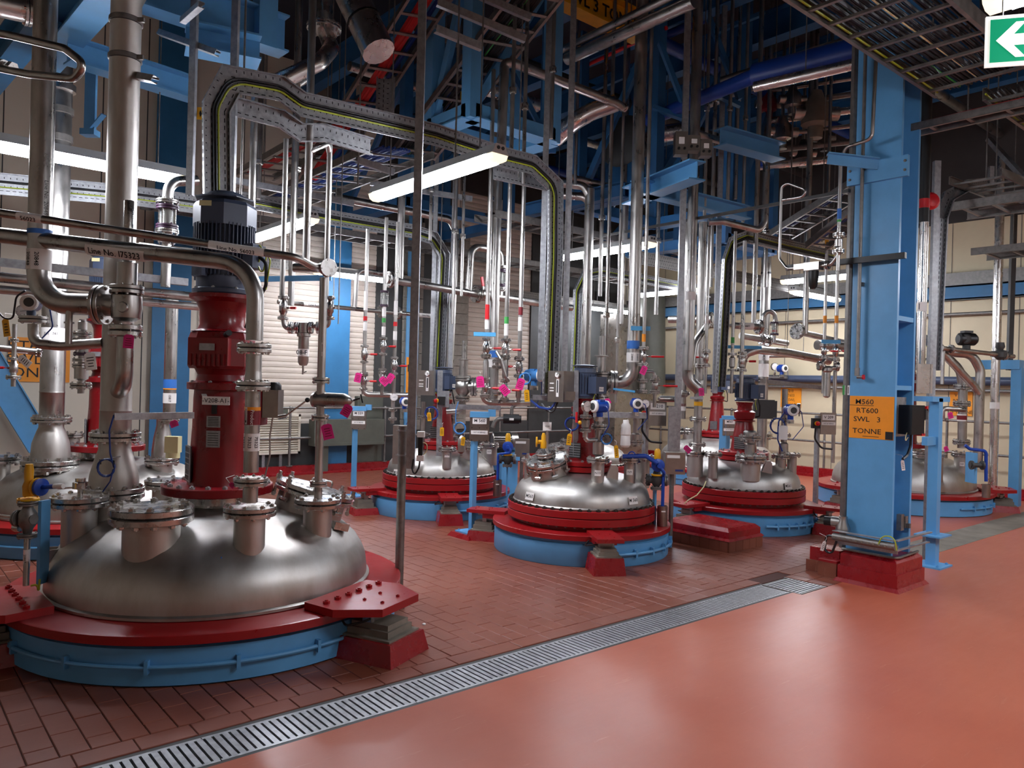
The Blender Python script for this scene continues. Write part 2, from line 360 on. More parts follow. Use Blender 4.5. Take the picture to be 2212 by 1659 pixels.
for D, t in rest: m.bx(t[0], t[1], t[2], t[3], -0.02, R.uniform(-0.001, 0.001))
obj('far_tiles', m, TILE, floor)['kind'] = 'stuff'
# ---------------------------------------------------------------- drain channel with grating
d = thing('floor_drain', 'long slotted steel drain grating set between the red tiles and the smooth floor', 'drain', (3, 3.4, -0.16))
m = MB(); m.bx(0.2, 5.86, 3.265, 3.585, -0.16, -0.10); m.bx(0.2, 5.86, 3.265, 3.283, -0.1, 0.0); m.bx(0.2, 5.86, 3.553, 3.585, -0.1, -0.004); obj('channel', m, DGR, d)
gx = [0.22 + i * 0.9975 for i in range(6)]
m = MB()
for k in range(6):
    x1 = min(gx[k] + 0.993, 5.85); m.bx(gx[k], x1, 3.285, 3.303, -0.03, 0.001); m.bx(gx[k], x1, 3.532, 3.55, -0.03, 0.001)
obj('edge_strip', m, GAL, d)
bm_ = MB(); bm_.box((0, 0, -0.014), (0.0265, 0.229, 0.03)); bme = mk('bar', bm_.v, bm_.f, [False] * 6, GAL)
x = 0.24
while x < 5.84: inst('bar', bme, (x, 3.4175, 0), d); x += 0.0385
d = thing('sump_grating', 'square steel grating at the far end of the slotted drain', 'drain', (6.08, 3.38, -0.16))
m = MB(); m.bx(5.86, 6.29, 3.19, 3.585, -0.16, -0.1); obj('pit', m, DGR, d)
m = MB(); m.bx(5.865, 5.885, 3.195, 3.58, -0.04, 0.001); m.bx(6.265, 6.285, 3.195, 3.58, -0.04, 0.001); m.bx(5.885, 6.265, 3.195, 3.21, -0.04, 0.001); m.bx(5.885, 6.265, 3.54, 3.58, -0.04, -0.01); obj('frame', m, GALD, d)
bm_ = MB(); bm_.box((0, 0, -0.014), (0.38, 0.02, 0.03)); bme = mk('bar', bm_.v, bm_.f, [False] * 6, GAL)
for i in range(10): inst('bar', bme, (6.075, 3.228 + i * 0.033, 0), d)
# ---------------------------------------------------------------- walls and ceiling
m = MB(); m.bx(-5, XW, YW, YW + 0.2, 0, 7.2); wall_back = struct('wall_back', m, CRM)
m = MB(); m.bx(XW, XW + 0.2, -4, YW + 0.2, 0, 7.2); wall_right = struct('wall_right', m, BEIG)
m = MB(); m.bx(-5.2, -5, -4, YW + 0.2, 0, 7.2); struct('wall_left', m, CRM)
m = MB(); m.bx(-5.2, XW + 0.2, -4.2, -4, 0, 7.2); struct('wall_front', m, CRM)
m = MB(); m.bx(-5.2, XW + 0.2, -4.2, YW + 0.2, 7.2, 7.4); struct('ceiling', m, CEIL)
# ribbed cladding, one slat per course
def slats(px0, px1, z0, z1, n):
    x0, x1 = OY(px0, 800, YW).x, OY(px1, 800, YW).x; h = (z1 - z0) / n; me = None
    for i in range(n):
        if me is None:
            mb = MB(); w = x1 - x0; prof = [(0, 0), (-0.014, 0.006), (-0.02, h * 0.5), (-0.014, h - 0.008), (0, h - 0.001)]
            vs = [(x, p[0], p[1]) for x in (-w / 2, w / 2) for p in prof]; k = len(prof)
            mb.add(vs, [(i2, i2 + 1, k + i2 + 1, k + i2) for i2 in range(k - 1)] + [tuple(range(k)), tuple(range(2 * k - 1, k - 1, -1))]); me = mk('slat', mb.v, mb.f, [False] * len(mb.f), RIB)
        inst('slat', me, ((x0 + x1) / 2, YW, z0 + i * h), wall_back)
slats(425, 806, 0.85, 5.2, 44); slats(986, 1140, 0.85, 5.6, 48)
# dark recess panels and blockwork piers between the shutters
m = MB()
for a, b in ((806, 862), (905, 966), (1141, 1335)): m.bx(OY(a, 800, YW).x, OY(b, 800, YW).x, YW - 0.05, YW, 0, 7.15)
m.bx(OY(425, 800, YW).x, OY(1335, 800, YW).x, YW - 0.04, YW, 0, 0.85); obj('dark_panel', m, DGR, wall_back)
blk = MB(); blk.box((0, 0, 0.105), (0.43, 0.1, 0.205)); bkm = mk('block', blk.v, blk.f, [False] * 6, BLOK)
for a, b in ((864, 905), (966, 986)):
    x0, x1 = OY(a, 800, YW).x, OY(b, 800, YW).x; n = max(1, round((x1 - x0) / 0.44))
    for i in range(n):
        for k in range(19): inst('block', bkm, (x0 + 0.22 + i * 0.44, YW - 0.04, 0.7 + k * 0.215), wall_back)
m = MB()
for i in range(6): m.bx(0.2 + i * 0.62, 0.215 + i * 0.62, YW - 0.006, YW, 0, 7.15)
obj('panel_joint', m, DGR, wall_back)
# right wall: joints, blue rail, galvanised rail
m = MB()
for i in range(9): m.bx(XW - 0.006, XW, 3.2 + i * 1.06, 3.212 + i * 1.06, 0, 7.15)
obj('panel_joint', m, CONC, wall_right)
zb0, zb1 = OX(2026, 650, XW - 0.2).z, OX(2026, 621, XW - 0.2).z
m = MB(); m.bx(XW - 0.25, XW - 0.23, 1.5, YW, zb0, zb1); m.bx(XW - 0.25, XW - 0.08, 1.5, YW, zb0, zb0 + 0.02); m.bx(XW - 0.25, XW - 0.08, 1.5, YW, zb1 - 0.02, zb1); struct('trim_1', m, DBLU)
m = MB(); m.bx(XW - 0.16, XW, 1.5, YW, zb1 + 0.02, zb1 + 0.24); struct('trim_2', m, GALD)
m = MB(); m.bx(OY(1000, 300, YW).x, XW, YW - 0.07, YW, 5.6, 7.15); obj('upper_shade_panel', m, UPD, wall_back)  # dark sheets added high on both walls, standing in for shade there
m = MB(); m.bx(XW - 0.05, XW, 1.0, YW - 0.07, 4.7, 7.15); obj('upper_shade_panel', m, UPD, wall_right)
# red kerbs
m = MB(); m.bx(1.0, XW - 0.2, 12.43, 12.55, 0, 0.14); m.bx(1.0, XW - 0.2, 12.3, 12.43, 0, 0.03); struct('baseboard_back', m, PRED)
m = MB(); m.bx(XW - 0.45, XW - 0.32, 1.5, 12.4, 0, 0.17); m.bx(XW - 0.56, XW - 0.45, 1.5, 12.4, 0, 0.05); struct('baseboard_right', m, PRED)
# ---------------------------------------------------------------- steel columns
def hcol(name, label, x0, x1, y0, y1, z0, z1, material, tf=0.03, group=None):
    t = thing(name, label, 'column', ((x0 + x1) / 2, (y0 + y1) / 2, z0), group); m = MB()
    m.bx(x0, x0 + tf, y0, y1, z0, z1); obj('flange', m, material, t); m = MB(); m.bx(x1 - tf, x1, y0, y1, z0, z1); obj('flange', m, material, t)
    m = MB(); m.bx(x0 + tf, x1 - tf, (y0 + y1) / 2 - 0.012, (y0 + y1) / 2 + 0.012, z0, z1); obj('web', m, material, t); return t
cy0, cy1 = OX(1926, 1138, 6.66).y, OX(1828, 1138, 6.66).y
col = hcol('steel_column', 'thick light blue steel column on a red plinth with an orange load sign', 6.66, 7.04, cy0, cy1, 0.27, 7.18, BLUE, 0.035)
for yy in (690, 838):
    p = OX(1945, yy, 6.85); m = MB(); m.bx(6.695, 7.005, cy0 + 0.005, (cy0 + cy1) / 2 - 0.012, p.z - 0.02, p.z + 0.02); obj('stiffener', m, BLUE, col)
sz0, sz1 = OX(1880, 948, 6.66).z, OX(1880, 856, 6.66).z
m = MB(); m.bx(6.656, 6.66, cy0 + 0.004, cy1 - 0.004, sz0, sz1); sg = obj('load_sign', m, ORG, col, 'orange stencilled sign reading M560 RT600 SWL 3 TONNE')
yc = (cy0 + cy1) / 2
for s_, k, off in (('M560', 0.86, 0.06), ('RT600', 0.655, 0.035), ('SWL   3', 0.45, 0.035), ('TONNE', 0.17, 0.035)):
    text(sg, s_, 0.062, (6.6545, yc + off, sz0 + (sz1 - sz0) * k), -B, UP, INK, sx=1.15, bold=0.006)
m = MB(); m.bx(6.654, 6.656, yc - 0.02, yc + 0.19, sz0 + 0.78 * (sz1 - sz0) - 0.002, sz0 + 0.78 * (sz1 - sz0) + 0.002); m.bx(6.654, 6.656, cy0 + 0.006, cy0 + 0.07, sz0 + 0.003, sz0 + 0.07); m.bx(6.654, 6.656, yc - 0.07, yc + 0.07, sz0 + 0.018, sz0 + 0.022); obj('sign_marks', m, INK, sg)
# clamped cross plate with angle bracket, high on the column
zc0, zc1 = OX(1850, 400, 6.64).z, OX(1850, 357, 6.64).z
m = MB(); m.bx(6.62, 6.66, OX(1960, 380, 6.62).y, OX(1829, 400, 6.62).y, zc0, zc1); cp = obj('clamp_plate', m, BLUE, col)
for yy in (cy0 - 0.05, cy1 + 0.03):
    for zz in (zc0 + 0.05, zc1 - 0.05): inst('bolt', bolt_mesh(GALD), (6.62, yy, zz), cp, UP.rotation_difference(-A), 0.012)
m = MB(); p = V((6.62, yc - 0.02, (zc0 + zc1) / 2 + 0.05)); q = V((6.35, cy1 + 0.1, zc1 + 0.02)); m.bar(p, q, 0.012, 0.09); m.bar(p + V((0, 0, .045)), q + V((0, 0, .045)), 0.09, 0.01); obj('angle_bracket', m, BLUE, col)
pl = thing('column_plinth', 'big red painted stepped plinth under the blue column', 'plinth', (6.85, 3.0, 0))
def frust(m, x0, x1, y0, y1, z0, z1, e):
    return m.add([(x0, y0, z0), (x1, y0, z0), (x1, y1, z0), (x0, y1, z0), (x0 + e, y0 + e, z1), (x1 - e, y0 + e, z1), (x1 - e, y1 - e, z1), (x0 + e, y1 - e, z1)], [(3, 2, 1, 0), (4, 5, 6, 7), (0, 1, 5, 4), (1, 2, 6, 5), (2, 3, 7, 6), (3, 0, 4, 7)])
m = MB(); frust(m, 6.55, 7.16, 2.71, 3.28, 0, 0.03, 0.025); m.bx(6.58, 7.13, 2.74, 3.25, 0.02, 0.14); obj('lower_step', m, PRED, pl)
m = MB(); m.bx(6.595, 7.115, 2.755, 3.235, 0.14, 0.235); frust(m, 6.595, 7.115, 2.755, 3.235, 0.235, 0.27, 0.035); obj('upper_step', m, PRED, pl)
m = MB(); m.bx(6.62, 6.8, 3.28, 3.45, 0, 0.13); m.bx(6.72, 6.95, 3.3, 3.62, 0, 0.1); obj('side_block', m, TILE, pl); m = MB(); m.bx(6.618, 6.802, 3.278, 3.452, 0.13, 0.15); m.bx(6.75, 6.95, 3.32, 3.6, 0.1, 0.22); obj('side_cap', m, PRED, pl)
# back wall columns
for pa, pb, lab in ((702, 757, 'blue steel wall column beside the louvred unit'), (328, 412, 'tall blue wall column behind the big vertical pipes'), (880, 906, 'narrow light blue wall column with a strip of orange sign')):
    x0, x1 = OY(pa, 800, 12.5).x, OY(pb, 800, 12.5).x
    t = thing('wall_column', lab, 'column', ((x0 + x1) / 2, 12.62, 0)); m = MB(); m.bx(x0, x1, 12.56, 12.585, 0, 7.15); obj('flange', m, DBLU if pa < 800 else BLUE, t); m = MB(); m.bx((x0 + x1) / 2 - 0.01, (x0 + x1) / 2 + 0.01, 12.585, 12.74, 0, 7.15); obj('web', m, DBLU, t)
    if pa == 880:
        m = MB(); z0, z1 = OY(893, 860, 12.56).z, OY(893, 772, 12.56).z; m.bx(x0 + 0.01, x1 - 0.01, 12.555, 12.56, z0, z1); s = obj('load_sign', m, ORG, t, 'strip of orange load sign'); text(s, 'R1', 0.2, ((x0 + x1) / 2, 12.552, z1 - 0.22), A, UP, INK)
# ---------------------------------------------------------------- fluorescent lamps
def lamp(x, y, z, L, along, label, nm='fluorescent_lamp', hang=7.2):
    a = A if along == 'x' else B; s = B if along == 'x' else A; c = V((x, y, z))
    t = thing(nm, label, 'lamp', c - UP * 0.06, 'fluorescent batten lamps'); m = MB()
    pr = [(-0.07, 0.02), (-0.085, -0.0), (0.085, -0.0), (0.07, 0.02), (0.045, 0.075), (-0.045, 0.075)]
    def ext(prof, l0, l1, mb): 
        n = len(prof); vs = [c + a * l + s * p[0] + UP * p[1] for l in (l0, l1) for p in prof]
        mb.add(vs, [tuple(range(n)), tuple(range(2 * n - 1, n - 1, -1))] + [(i, n + i, n + (i + 1) % n, (i + 1) % n) for i in range(n)])
    ext(pr, -L / 2, L / 2, m); h = obj('housing', m, FRP, t)
    m = MB(); ext([(-0.078, -0.001), (-0.066, -0.045), (-0.03, -0.066), (0.03, -0.066), (0.066, -0.045), (0.078, -0.001)], -L / 2 + 0.09, L / 2 - 0.09, m); obj('diffuser', m, LAMPM, t)
    for e in (-1, 1):
        m = MB(); l0, l1 = sorted((e * (L / 2 - 0.09), e * (L / 2 - 0.004))); ext([(-0.078, -0.001), (-0.064, -0.043), (-0.03, -0.062), (0.03, -0.062), (0.064, -0.043), (0.078, -0.001)], l0, l1, m); obj('end_cover', m, CLEAR, t)
        m = MB()
        for q in (-0.022, 0.022): m.cyl(c + a * e * L / 2 + s * q + UP * 0.045, c + a * e * (L / 2 + 0.006) + s * q + UP * 0.045, 0.014, 10)
        obj('cable_entry', m, BLK, h)
    for e in (-0.36, 0.36):
        m = MB(); m.cyl(c + a * e * L + UP * 0.075, c + a * e * L + UP * (hang - z), 0.006, 6); obj('hanger_rod', m, GALD, t)
    return t
ZL = 3.4
lamp(1.30, 7.08, ZL, 1.75, 'x', 'lit fluorescent lamp glaring behind the two thick vertical pipes')
lamp(3.72, 8.63, ZL, 1.7, 'y', 'lit fluorescent lamp just beyond the blue-grey motor of the front vessel')
lamp(3.68, 5.46, ZL, 1.86, 'y', 'big lit fluorescent lamp crossed by the tall slotted strut')
lamp(6.30, 11.5, ZL, 1.5, 'x', 'lit fluorescent lamp in front of the ribbed wall beside the blue wall column')
lamp(7.23, 6.75, ZL, 1.6, 'y', 'lit fluorescent lamp above the middle vessels, crossed by two steel pipes')
lamp(11.1, 8.78, ZL, 1.4, 'y', 'lit fluorescent lamp with galvanised struts crossing its right end')
lamp(12.9, 11.8, ZL, 1.5, 'x', 'small lit fluorescent lamp near the foil wrapped duct')
lamp(11.1, 5.9, ZL, 1.2, 'y', 'lit fluorescent lamp behind the small black air filter')
lamp(13.1, 7.0, ZL, 1.6, 'x', 'lit fluorescent lamp close to the beige wall beside the blue column')
lamp(3.72, 0.36, 3.385, 1.75, 'y', 'fluorescent lamp over the green arrow sign in the walkway')
lamp(7.2, 0.0, 3.42, 1.75, 'y', 'fluorescent lamp over the walkway right of the blue column')
lamp(10.9, 0.8, 3.42, 1.75, 'y', 'fluorescent lamp in the walkway beyond the far end of the drain')
# ================================================================ VESSELS
def dirv(deg): return V((math.cos(math.radians(deg)), math.sin(math.radians(deg)), 0))
def load_cell(C, deg, rad, s=1.0, ped=0.14, label='', top=0.29, yellow=True):
    u = dirv(deg); v = V((-u.y, u.x, 0)); c = V((C[0], C[1], 0)) + u * rad
    t = thing('load_cell_mount', label, 'load cell', c, 'load cell mounts under the vessels'); m = MB()
    a, b = 0.19 * s, 0.17 * s; e = 0.025 * s
    vs = [c + u * i * (a + k * e) + v * j * (b + k * e) + UP * (ped * (1 - k)) for k in (1, 0) for i, j in ((-1, -1), (1, -1), (1, 1), (-1, 1))]
    m.add(vs, [(3, 2, 1, 0), (4, 5, 6, 7), (0, 1, 5, 4), (1, 2, 6, 5), (2, 3, 7, 6), (3, 0, 4, 7)]); obj('pedestal', m, PRED, t)
    h = (top - ped); m = MB(); m.box(c + UP * (ped + 0.006), (0.34 * s, 0.3 * s, 0.012), u, v); m.box(c + UP * (ped + 0.012 + h * 0.12), (0.28 * s, 0.24 * s, h * 0.24), u, v); m.box(c + UP * (ped + 0.012 + h * 0.34), (0.25 * s, 0.2 * s, h * 0.2), u, v); obj('base_plates', m, CONC, t)
    m = MB(); z = ped + 0.012 + h * 0.58; m.box(c + UP * z - u * 0.02 * s, (0.06 * s, 0.2 * s, h * 0.26), u, v); o = obj('load_cell', m, GBOX, t)
    m = MB(); m.box(c + UP * z - v * 0.06 * s - u * 0.052 * s, (0.003, 0.03 * s, 0.014), u, v); obj('cell_label', m, YEL, o)
    m = MB(); 
    for q in (-0.08, 0.08): m.cyl(c + v * q * s + UP * (ped + h * 0.3), c + v * q * s + UP * top, 0.014 * s, 10)
    m.box(c + UP * (top - 0.012), (0.14 * s, 0.22 * s, 0.024), u, v); obj('stud', m, GAL, t)
    m = MB(); p = c + UP * z - v * 0.1 * s; m.tube([p, p - v * 0.06, p - v * 0.1 - u * 0.1 - UP * 0.03, p - u * 0.22 * s - v * 0.02 + UP * 0.03], 0.007, 0.04, 8); obj('cell_cable', m, CABL, t)
    return t
def nozzle(parent, c, C, rn, rf, z0, name='nozzle', nb=8, sep=False, cover=True, tag_txt=None, t=None, material=None):
    # neck from inside the dome up to a flange pair whose top face is at c.z
    c = V(c); t = t or rf * 0.16; m = MB(); m.lathe([(rn, z0 - c.z), (rn, -t * 2)], c, UP, 28); o = obj(name, m, SSD, parent)
    flange(o, c - UP * (t * 1.16), UP, rn, rf, t, nb, material, sep)
    if tag_txt:
        n = V((0, 0, HC)) - c; n.z = 0; n.normalize(); r_ = n.cross(UP) * -1; p = V((c.x, c.y, (z0 + 0.1 + c.z) / 2 - 0.01)) + n * (rn + 0.003)
        mm = MB(); mm.box(p, (0.06, 0.055, 0.002), r_, UP); lb = obj('nozzle_label', mm, WHT, o); text(lb, tag_txt, 0.032, p + n * 0.0018, r_, UP)
    return o
def ring_pipe(parent, C, r, z, a0, a1, rr_=0.012):
    m = MB(); n = 40; m.tube([V((C[0], C[1], z)) + dirv(a0 + (a1 - a0) * i / n) * r for i in range(n + 1)], rr_, 0, 8); o = obj('conduit', m, BLUE, parent)
    for i in range(1, 8): q = dirv(a0 + (a1 - a0) * i / 8); k = MB(); k.box(V((C[0], C[1], z)) + q * (r - 0.005), (0.035, 0.02, 0.07), q, V((-q.y, q.x, 0))); obj('conduit_clip', k, BLUE, o)
DOMV = [(1.01, 0.285), (1.03, 0.29), (1.03, 0.305), (1.012, 0.315), (1.01, 0.36), (1.0, 0.43), (0.975, 0.49), (0.934, 0.555), (0.86, 0.625), (0.75, 0.685), (0.6, 0.73), (0.4, 0.765), (0.2, 0.778), (0.001, 0.78)]
DOMM = [(0.69, 0.48), (0.70, 0.485), (0.70, 0.495), (0.69, 0.505), (0.685, 0.55), (0.665, 0.61), (0.625, 0.665), (0.55, 0.715), (0.45, 0.752), (0.3, 0.782), (0.15, 0.795), (0.001, 0.797)]
def vtank(name, label, C, lug_deg, sc=1.0, cond=(150, 320)):
    o = V((C[0], C[1], 0)); t = thing(name, label, 'vessel', o)
    m = MB(); m.lathe([(1.2 * sc, 0), (1.215 * sc, 0.01), (1.215 * sc, 0.205), (1.18 * sc, 0.212), (1.18 * sc, 0.228)], o, UP, 96); obj('base_ring', m, BLUE, t)
    m = MB(); m.lathe([(1.17 * sc, 0.21), (1.17 * sc, 0.229)], o, UP, 64); obj('rubber_seal', m, BLK, t)
    m = MB(); m.lathe([(1.24 * sc, 0.229), (1.25 * sc, 0.233), (1.25 * sc, 0.28), (1.24 * sc, 0.285)], o, UP, 96); obj('mounting_plate', m, RED, t)
    m = MB(); m.lathe([(r * sc, z) for r, z in DOMV], o, UP, 96, cap1=False); obj('dome', m, SSD, t)
    ring_pipe(t, C, 1.235 * sc, 0.115, cond[0], cond[1])
    for dg in lug_deg:
        u = dirv(dg); v = V((-u.y, u.x, 0)); m = MB(); pl = [(1.03, -0.30), (1.27, -0.34), (1.51, -0.19), (1.51, 0.19), (1.27, 0.34), (1.03, 0.30)]
        m.prism([o + u * a * sc + v * b * sc + UP * 0.286 for a, b in pl], 0.045); lg = obj('support_lug', m, RED, t)
        for i in range(6): inst('bolt', bolt_mesh(RED), o + u * 1.16 * sc + v * (-0.26 + 0.104 * i) * sc + UP * 0.331, lg, None, 0.02)
        for i, j in ((1.3, -.08), (1.3, .08), (1.43, -.08), (1.43, .08)): inst('bolt', bolt_mesh(RED), o + u * i * sc + v * j * sc + UP * 0.331, lg, None, 0.011)
    return t
def mtank(name, label, C, lug_deg, txt, txt_px, k=1.0, cond=(-115, -5)):
    o = V((C[0], C[1], 0)); t = thing(name, label, 'vessel', o); s = C[2] / 0.9
    m = MB(); m.lathe([(0.875 * s, 0), (0.882 * s, 0.01), (0.882 * s, 0.2), (0.85 * s, 0.208), (0.85 * s, 0.235)], o, UP, 80); obj('base_ring', m, BLUE, t)
    m = MB(); m.lathe([(0.845 * s, 0.2), (0.845 * s, 0.238)], o, UP, 48); obj('rubber_seal', m, BLK, t)
    m = MB(); m.lathe([(0.895 * s, 0.238), (0.9 * s, 0.242), (0.9 * s, 0.284), (0.895 * s, 0.288)], o, UP, 80); obj('mounting_plate', m, RED, t)
    m = MB(); m.lathe([(0.66 * s, 0.288), (0.66 * s, 0.335)], o, UP, 64); obj('skirt', m, RED, t)
    m = MB(); m.lathe([(0.745 * s, 0.335), (0.75 * s, 0.339), (0.75 * s, 0.402), (0.745 * s, 0.406)], o, UP, 80); lo = obj('lower_flange', m, RED, t)
    m = MB(); m.lathe([(0.735 * s, 0.4), (0.735 * s, 0.42)], o, UP, 64); obj('gasket', m, BLK, t)
    m = MB(); m.lathe([(0.745 * s, 0.413), (0.75 * s, 0.417), (0.75 * s, 0.476), (0.745 * s, 0.48)], o, UP, 80); uf = obj('upper_flange', m, RED, t)
    m = MB(); m.lathe([(r * s, z) for r, z in DOMM], o, UP, 80, cap1=False); obj('dome', m, SSD, t)
    bolts(uf, o + UP * 0.48, UP, 0.722 * s, 52, 0.022, NUT, 0.03); bolts(lo, o + UP * 0.335, -UP, 0.71 * s, 52, 0.015, GALD, 0.03)
    ring_pipe(t, C, 0.91 * s, 0.12, cond[0], cond[1], 0.014)
    for dg in lug_deg:
        u = dirv(dg); v = V((-u.y, u.x, 0)); m = MB(); m.box(o + u * 0.99 * s + UP * 0.305, (0.42 * s, 0.24 * s, 0.035), u, v); m.box(o + u * 0.93 * s + UP * 0.262, (0.2 * s, 0.2 * s, 0.05), u, v); lg = obj('support_lug', m, RED, t)
        for i, j in ((0.97, -.05), (0.97, .05), (1.12, -.05), (1.12, .05)): inst('bolt', bolt_mesh(RED), o + u * i * s + v * j * s + UP * 0.3225, lg, None, 0.007)
    for s_, px, py, sx in txt_px: dome_label(t, C, s_, px, py, s)
    return t
def dome_hit(C, px, py, s=1.0, off=0.004, prof=DOMM):
    r0 = ray(px, py); best = None
    for i in range(1500):
        D = dep(C) - 1.5 + i * 0.002; p = V((0, 0, HC)) + r0 * D; q = math.hypot(p.x - C[0], p.y - C[1]) / s
        for (ra, za), (rb, zb) in zip(prof[3:], prof[4:]):
            if za <= p.z <= zb and q <= ra + (rb - ra) * (p.z - za) / (zb - za) + off: return p
    return None
def dome_label(t, C, s_, px, py, s=1.0, w=0.12, h=0.075, prof=DOMM, size=None):
    p = next((h for h in (dome_hit(C, px, py, s, o_, prof) for o_ in (0.004, 0.02, 0.05, 0.09)) if h), None)
    if p is None: return
    n = V((p.x - C[0], p.y - C[1], 0)).normalized(); n = (n + UP * 0.22).normalized(); r_ = UP.cross(n).normalized(); u = n.cross(r_)
    m = MB(); m.box(p + n * 0.006, (w, h, 0.003), r_, u); lb = obj('vessel_label', m, WHT, t); text(lb, s_, size or h * 0.62, p + n * 0.0085, r_, u, bold=0.01)
V2, M0, M9, M1, VL_, V9, V0 = (TANKS[k] for k in ('V208', 'M560', 'M559', 'M561', 'VL', 'V209', 'V210'))
# --- front vessel
v208 = vtank('reactor_vessel', 'big domed stainless vessel on a red plate and blue ring beside the drain grating', V2, (-66, 182, 60))
load_cell(V2, -66, 1.36, 1.05, 0.125, 'load cell under the bolted red lug of the big front vessel, beside the drain', 0.286)
load_cell(V2, 182, 1.36, 1.05, 0.125, 'load cell under the partly hidden red lug of the big front vessel', 0.286)
NZ = {}
for k, px, py, z, rn, rf, nb in (('a', 173, 1071, 0.88, 35, 58, 10), ('b', 329, 1094, 0.876, 58, 85, 12), ('c', 540, 1093, 0.88, 33, 55, 8), ('d', 687, 1076, 0.87, 30, 50, 8), ('e', 246, 1052, 0.9, 52, 61, 12), ('f', 362, 1036, 0.87, 30, 46, 8)):
    c = Z(px, py, z); D = dep(c); NZ[k] = c; nozzle(v208, c, V2, rn * D / F, rf * D / F, 0.45, nb=nb, sep=True)
c = NZ['a']; m = MB(); m.lathe([(0.016, 0), (0.016, 0.04), (0.045, 0.045), (0.045, 0.085), (0.03, 0.09), (0.03, 0.11)], c, UP, 16); m.bar(c + V((-0.12, 0.02, 0.05)), c + V((-0.03, 0, 0.055)), 0.014, 0.01); obj('vent_cap', m, SSF, v208)
# tilted manway with swing bolts
def manway(parent, c, ax, r, h, n=8, name='manway'):
    c = V(c); ax = V(ax).normalized(); m = MB(); m.lathe([(r, -h), (r, 0)], c, ax, 36); o = obj(name, m, SSD, parent)
    flange(o, c + ax * 0.03, ax, r, r * 1.16, 0.028, 0, gasket=True)
    nn, bb, d_ = frame(ax); m2 = MB(); m2.lathe([(r * 1.05, 0.058), (r * 0.9, 0.075), (r * 0.3, 0.09), (0.01, 0.092)], c, ax, 30); cv = obj('cover', m2, SSF, o)
    for i in range(n):
        a = 2 * math.pi * i / n + 0.3; q = nn * math.cos(a) + bb * math.sin(a); s = ax.cross(q); k = MB(); p = c + q * r * 1.12
        k.cyl(p - ax * 0.05, p + ax * 0.10, 0.011, 8); k.cyl(p + ax * 0.055, p + ax * 0.085, 0.021, 6); k.cyl(p + ax * 0.085, p + ax * 0.11, 0.014, 8); k.cyl(p - ax * 0.05 - s * 0.03, p - ax * 0.05 + s * 0.03, 0.016, 8); obj('swing_bolt', k, SSF, o)
    m3 = MB(); m3.tube([c + bb * r * 0.5 + ax * 0.08, c + bb * r * 0.5 + ax * 0.13, c - bb * r * 0.2 + ax * 0.13, c - bb * r * 0.2 + ax * 0.08], 0.007, 0.02, 8); obj('lifting_handle', m3, SSF, o)
    return o
u = dirv(-20); mc = V((V2[0], V2[1], 0)) + dirv(-24) * 0.63; mc.z = 0.82
manway(v208, mc, V((u.x * 0.3, u.y * 0.3, 1)), 0.235, 0.3)
p = dome_hit(V2, 735, 1146, 1, 0.004, DOMV)
if p: 
    m = MB(); r_ = rgt; m.box(p + UP * 0.03, (0.10, 0.07, 0.05), (rgt + fwd * 0.6 - UP * 0.3).normalized(), (fwd - rgt * 0.6).normalized()); obj('nameplate_bracket', m, SSF, v208)
p = dome_hit(V2, 478, 1206, 1, 0.002, DOMV)
if p: m = MB(); m.box(p, (0.006, 0.003, 0.018), rgt, fwd); obj('tape_scrap', m, BBLU, v208)
# --- middle vessels
m560 = mtank('reactor_vessel', 'domed stainless vessel with red flanges, marked M560 twice on its shell', M0, (-123, 123, 0), None, [('M560', 1145, 1072, 1), ('M 560', 1367, 1081, 1)])
m559 = mtank('reactor_vessel', 'domed stainless vessel with red flanges marked M559, partly behind the tall strut', M9, (-119, 168, 30), None, [('M559', 857, 1021, 1)])
m561 = mtank('reactor_vessel', 'domed stainless vessel with red flanges marked M561 behind a low red block', M1, (-76, 44, 176), None, [('M561', 1702, 1050, 1)], cond=(-130, -60))
for C, dg, lb, pd in ((M0, -123, 'load cell on a red pedestal in front of vessel M560', 0.15), (M0, 123, 'load cell beneath the left lug of vessel M560, behind the blue sign post', 0.1), (M9, -119, 'load cell on a red pedestal in front of vessel M559', 0.13), (M9, 168, 'load cell beneath the lug of vessel M559 nearest the ribbed wall', 0.08), (M1, -76, 'load cell beneath the lug of vessel M561 that points to the blue column', 0.13), (M1, 176, 'load cell beneath the lug of vessel M561 behind the low red block', 0.1)):
    load_cell(C, dg, 1.03, 0.75, pd, lb, 0.287)
for T, C, lst in ((m560, M0, [(1292, 989, 0.96, 14, 25, 8, 'N10'), (1361, 989, 0.95, 12.5, 24, 8, 'N9'), (1389, 983, 0.94, 15, 24, 8, None), (1195, 962, 0.92, 18, 26, 8, None), (1232, 950, 0.9, 16, 22, 8, None), (1145, 990, 0.9, 12, 19, 8, None)]),
                  (m559, M9, [(966, 966, 0.86, 10, 20, 8, 'N10'), (1025, 965, 0.86, 9, 19, 8, None), (1057, 958, 0.875, 17, 21, 8, 'N9'), (1000, 952, 0.89, 10, 18, 8, None)]),
                  (m561, M1, [(1502, 975, 0.9, 17, 22, 8, None), (1541, 978, 0.9, 10, 19, 8, None), (1622, 984, 0.89, 21, 33, 12, None), (1687, 982, 0.885, 11, 20, 8, None), (1711, 979, 0.905, 10, 18, 8, None)])):
    for px, py, z, rn, rf, nb, tx in lst:
        c = Z(px, py, z); D = dep(c); nozzle(T, c, C, rn * D / F, rf * D / F, 0.6, nb=nb, tag_txt=tx)
u = dirv(200); mc = V((M0[0], M0[1], 0)) + dirv(172) * 0.43; mc.z = 0.86
mw = manway(m560, mc, V((dirv(190).x * 0.35, dirv(190).y * 0.35, 1)), 0.19, 0.25, 8)
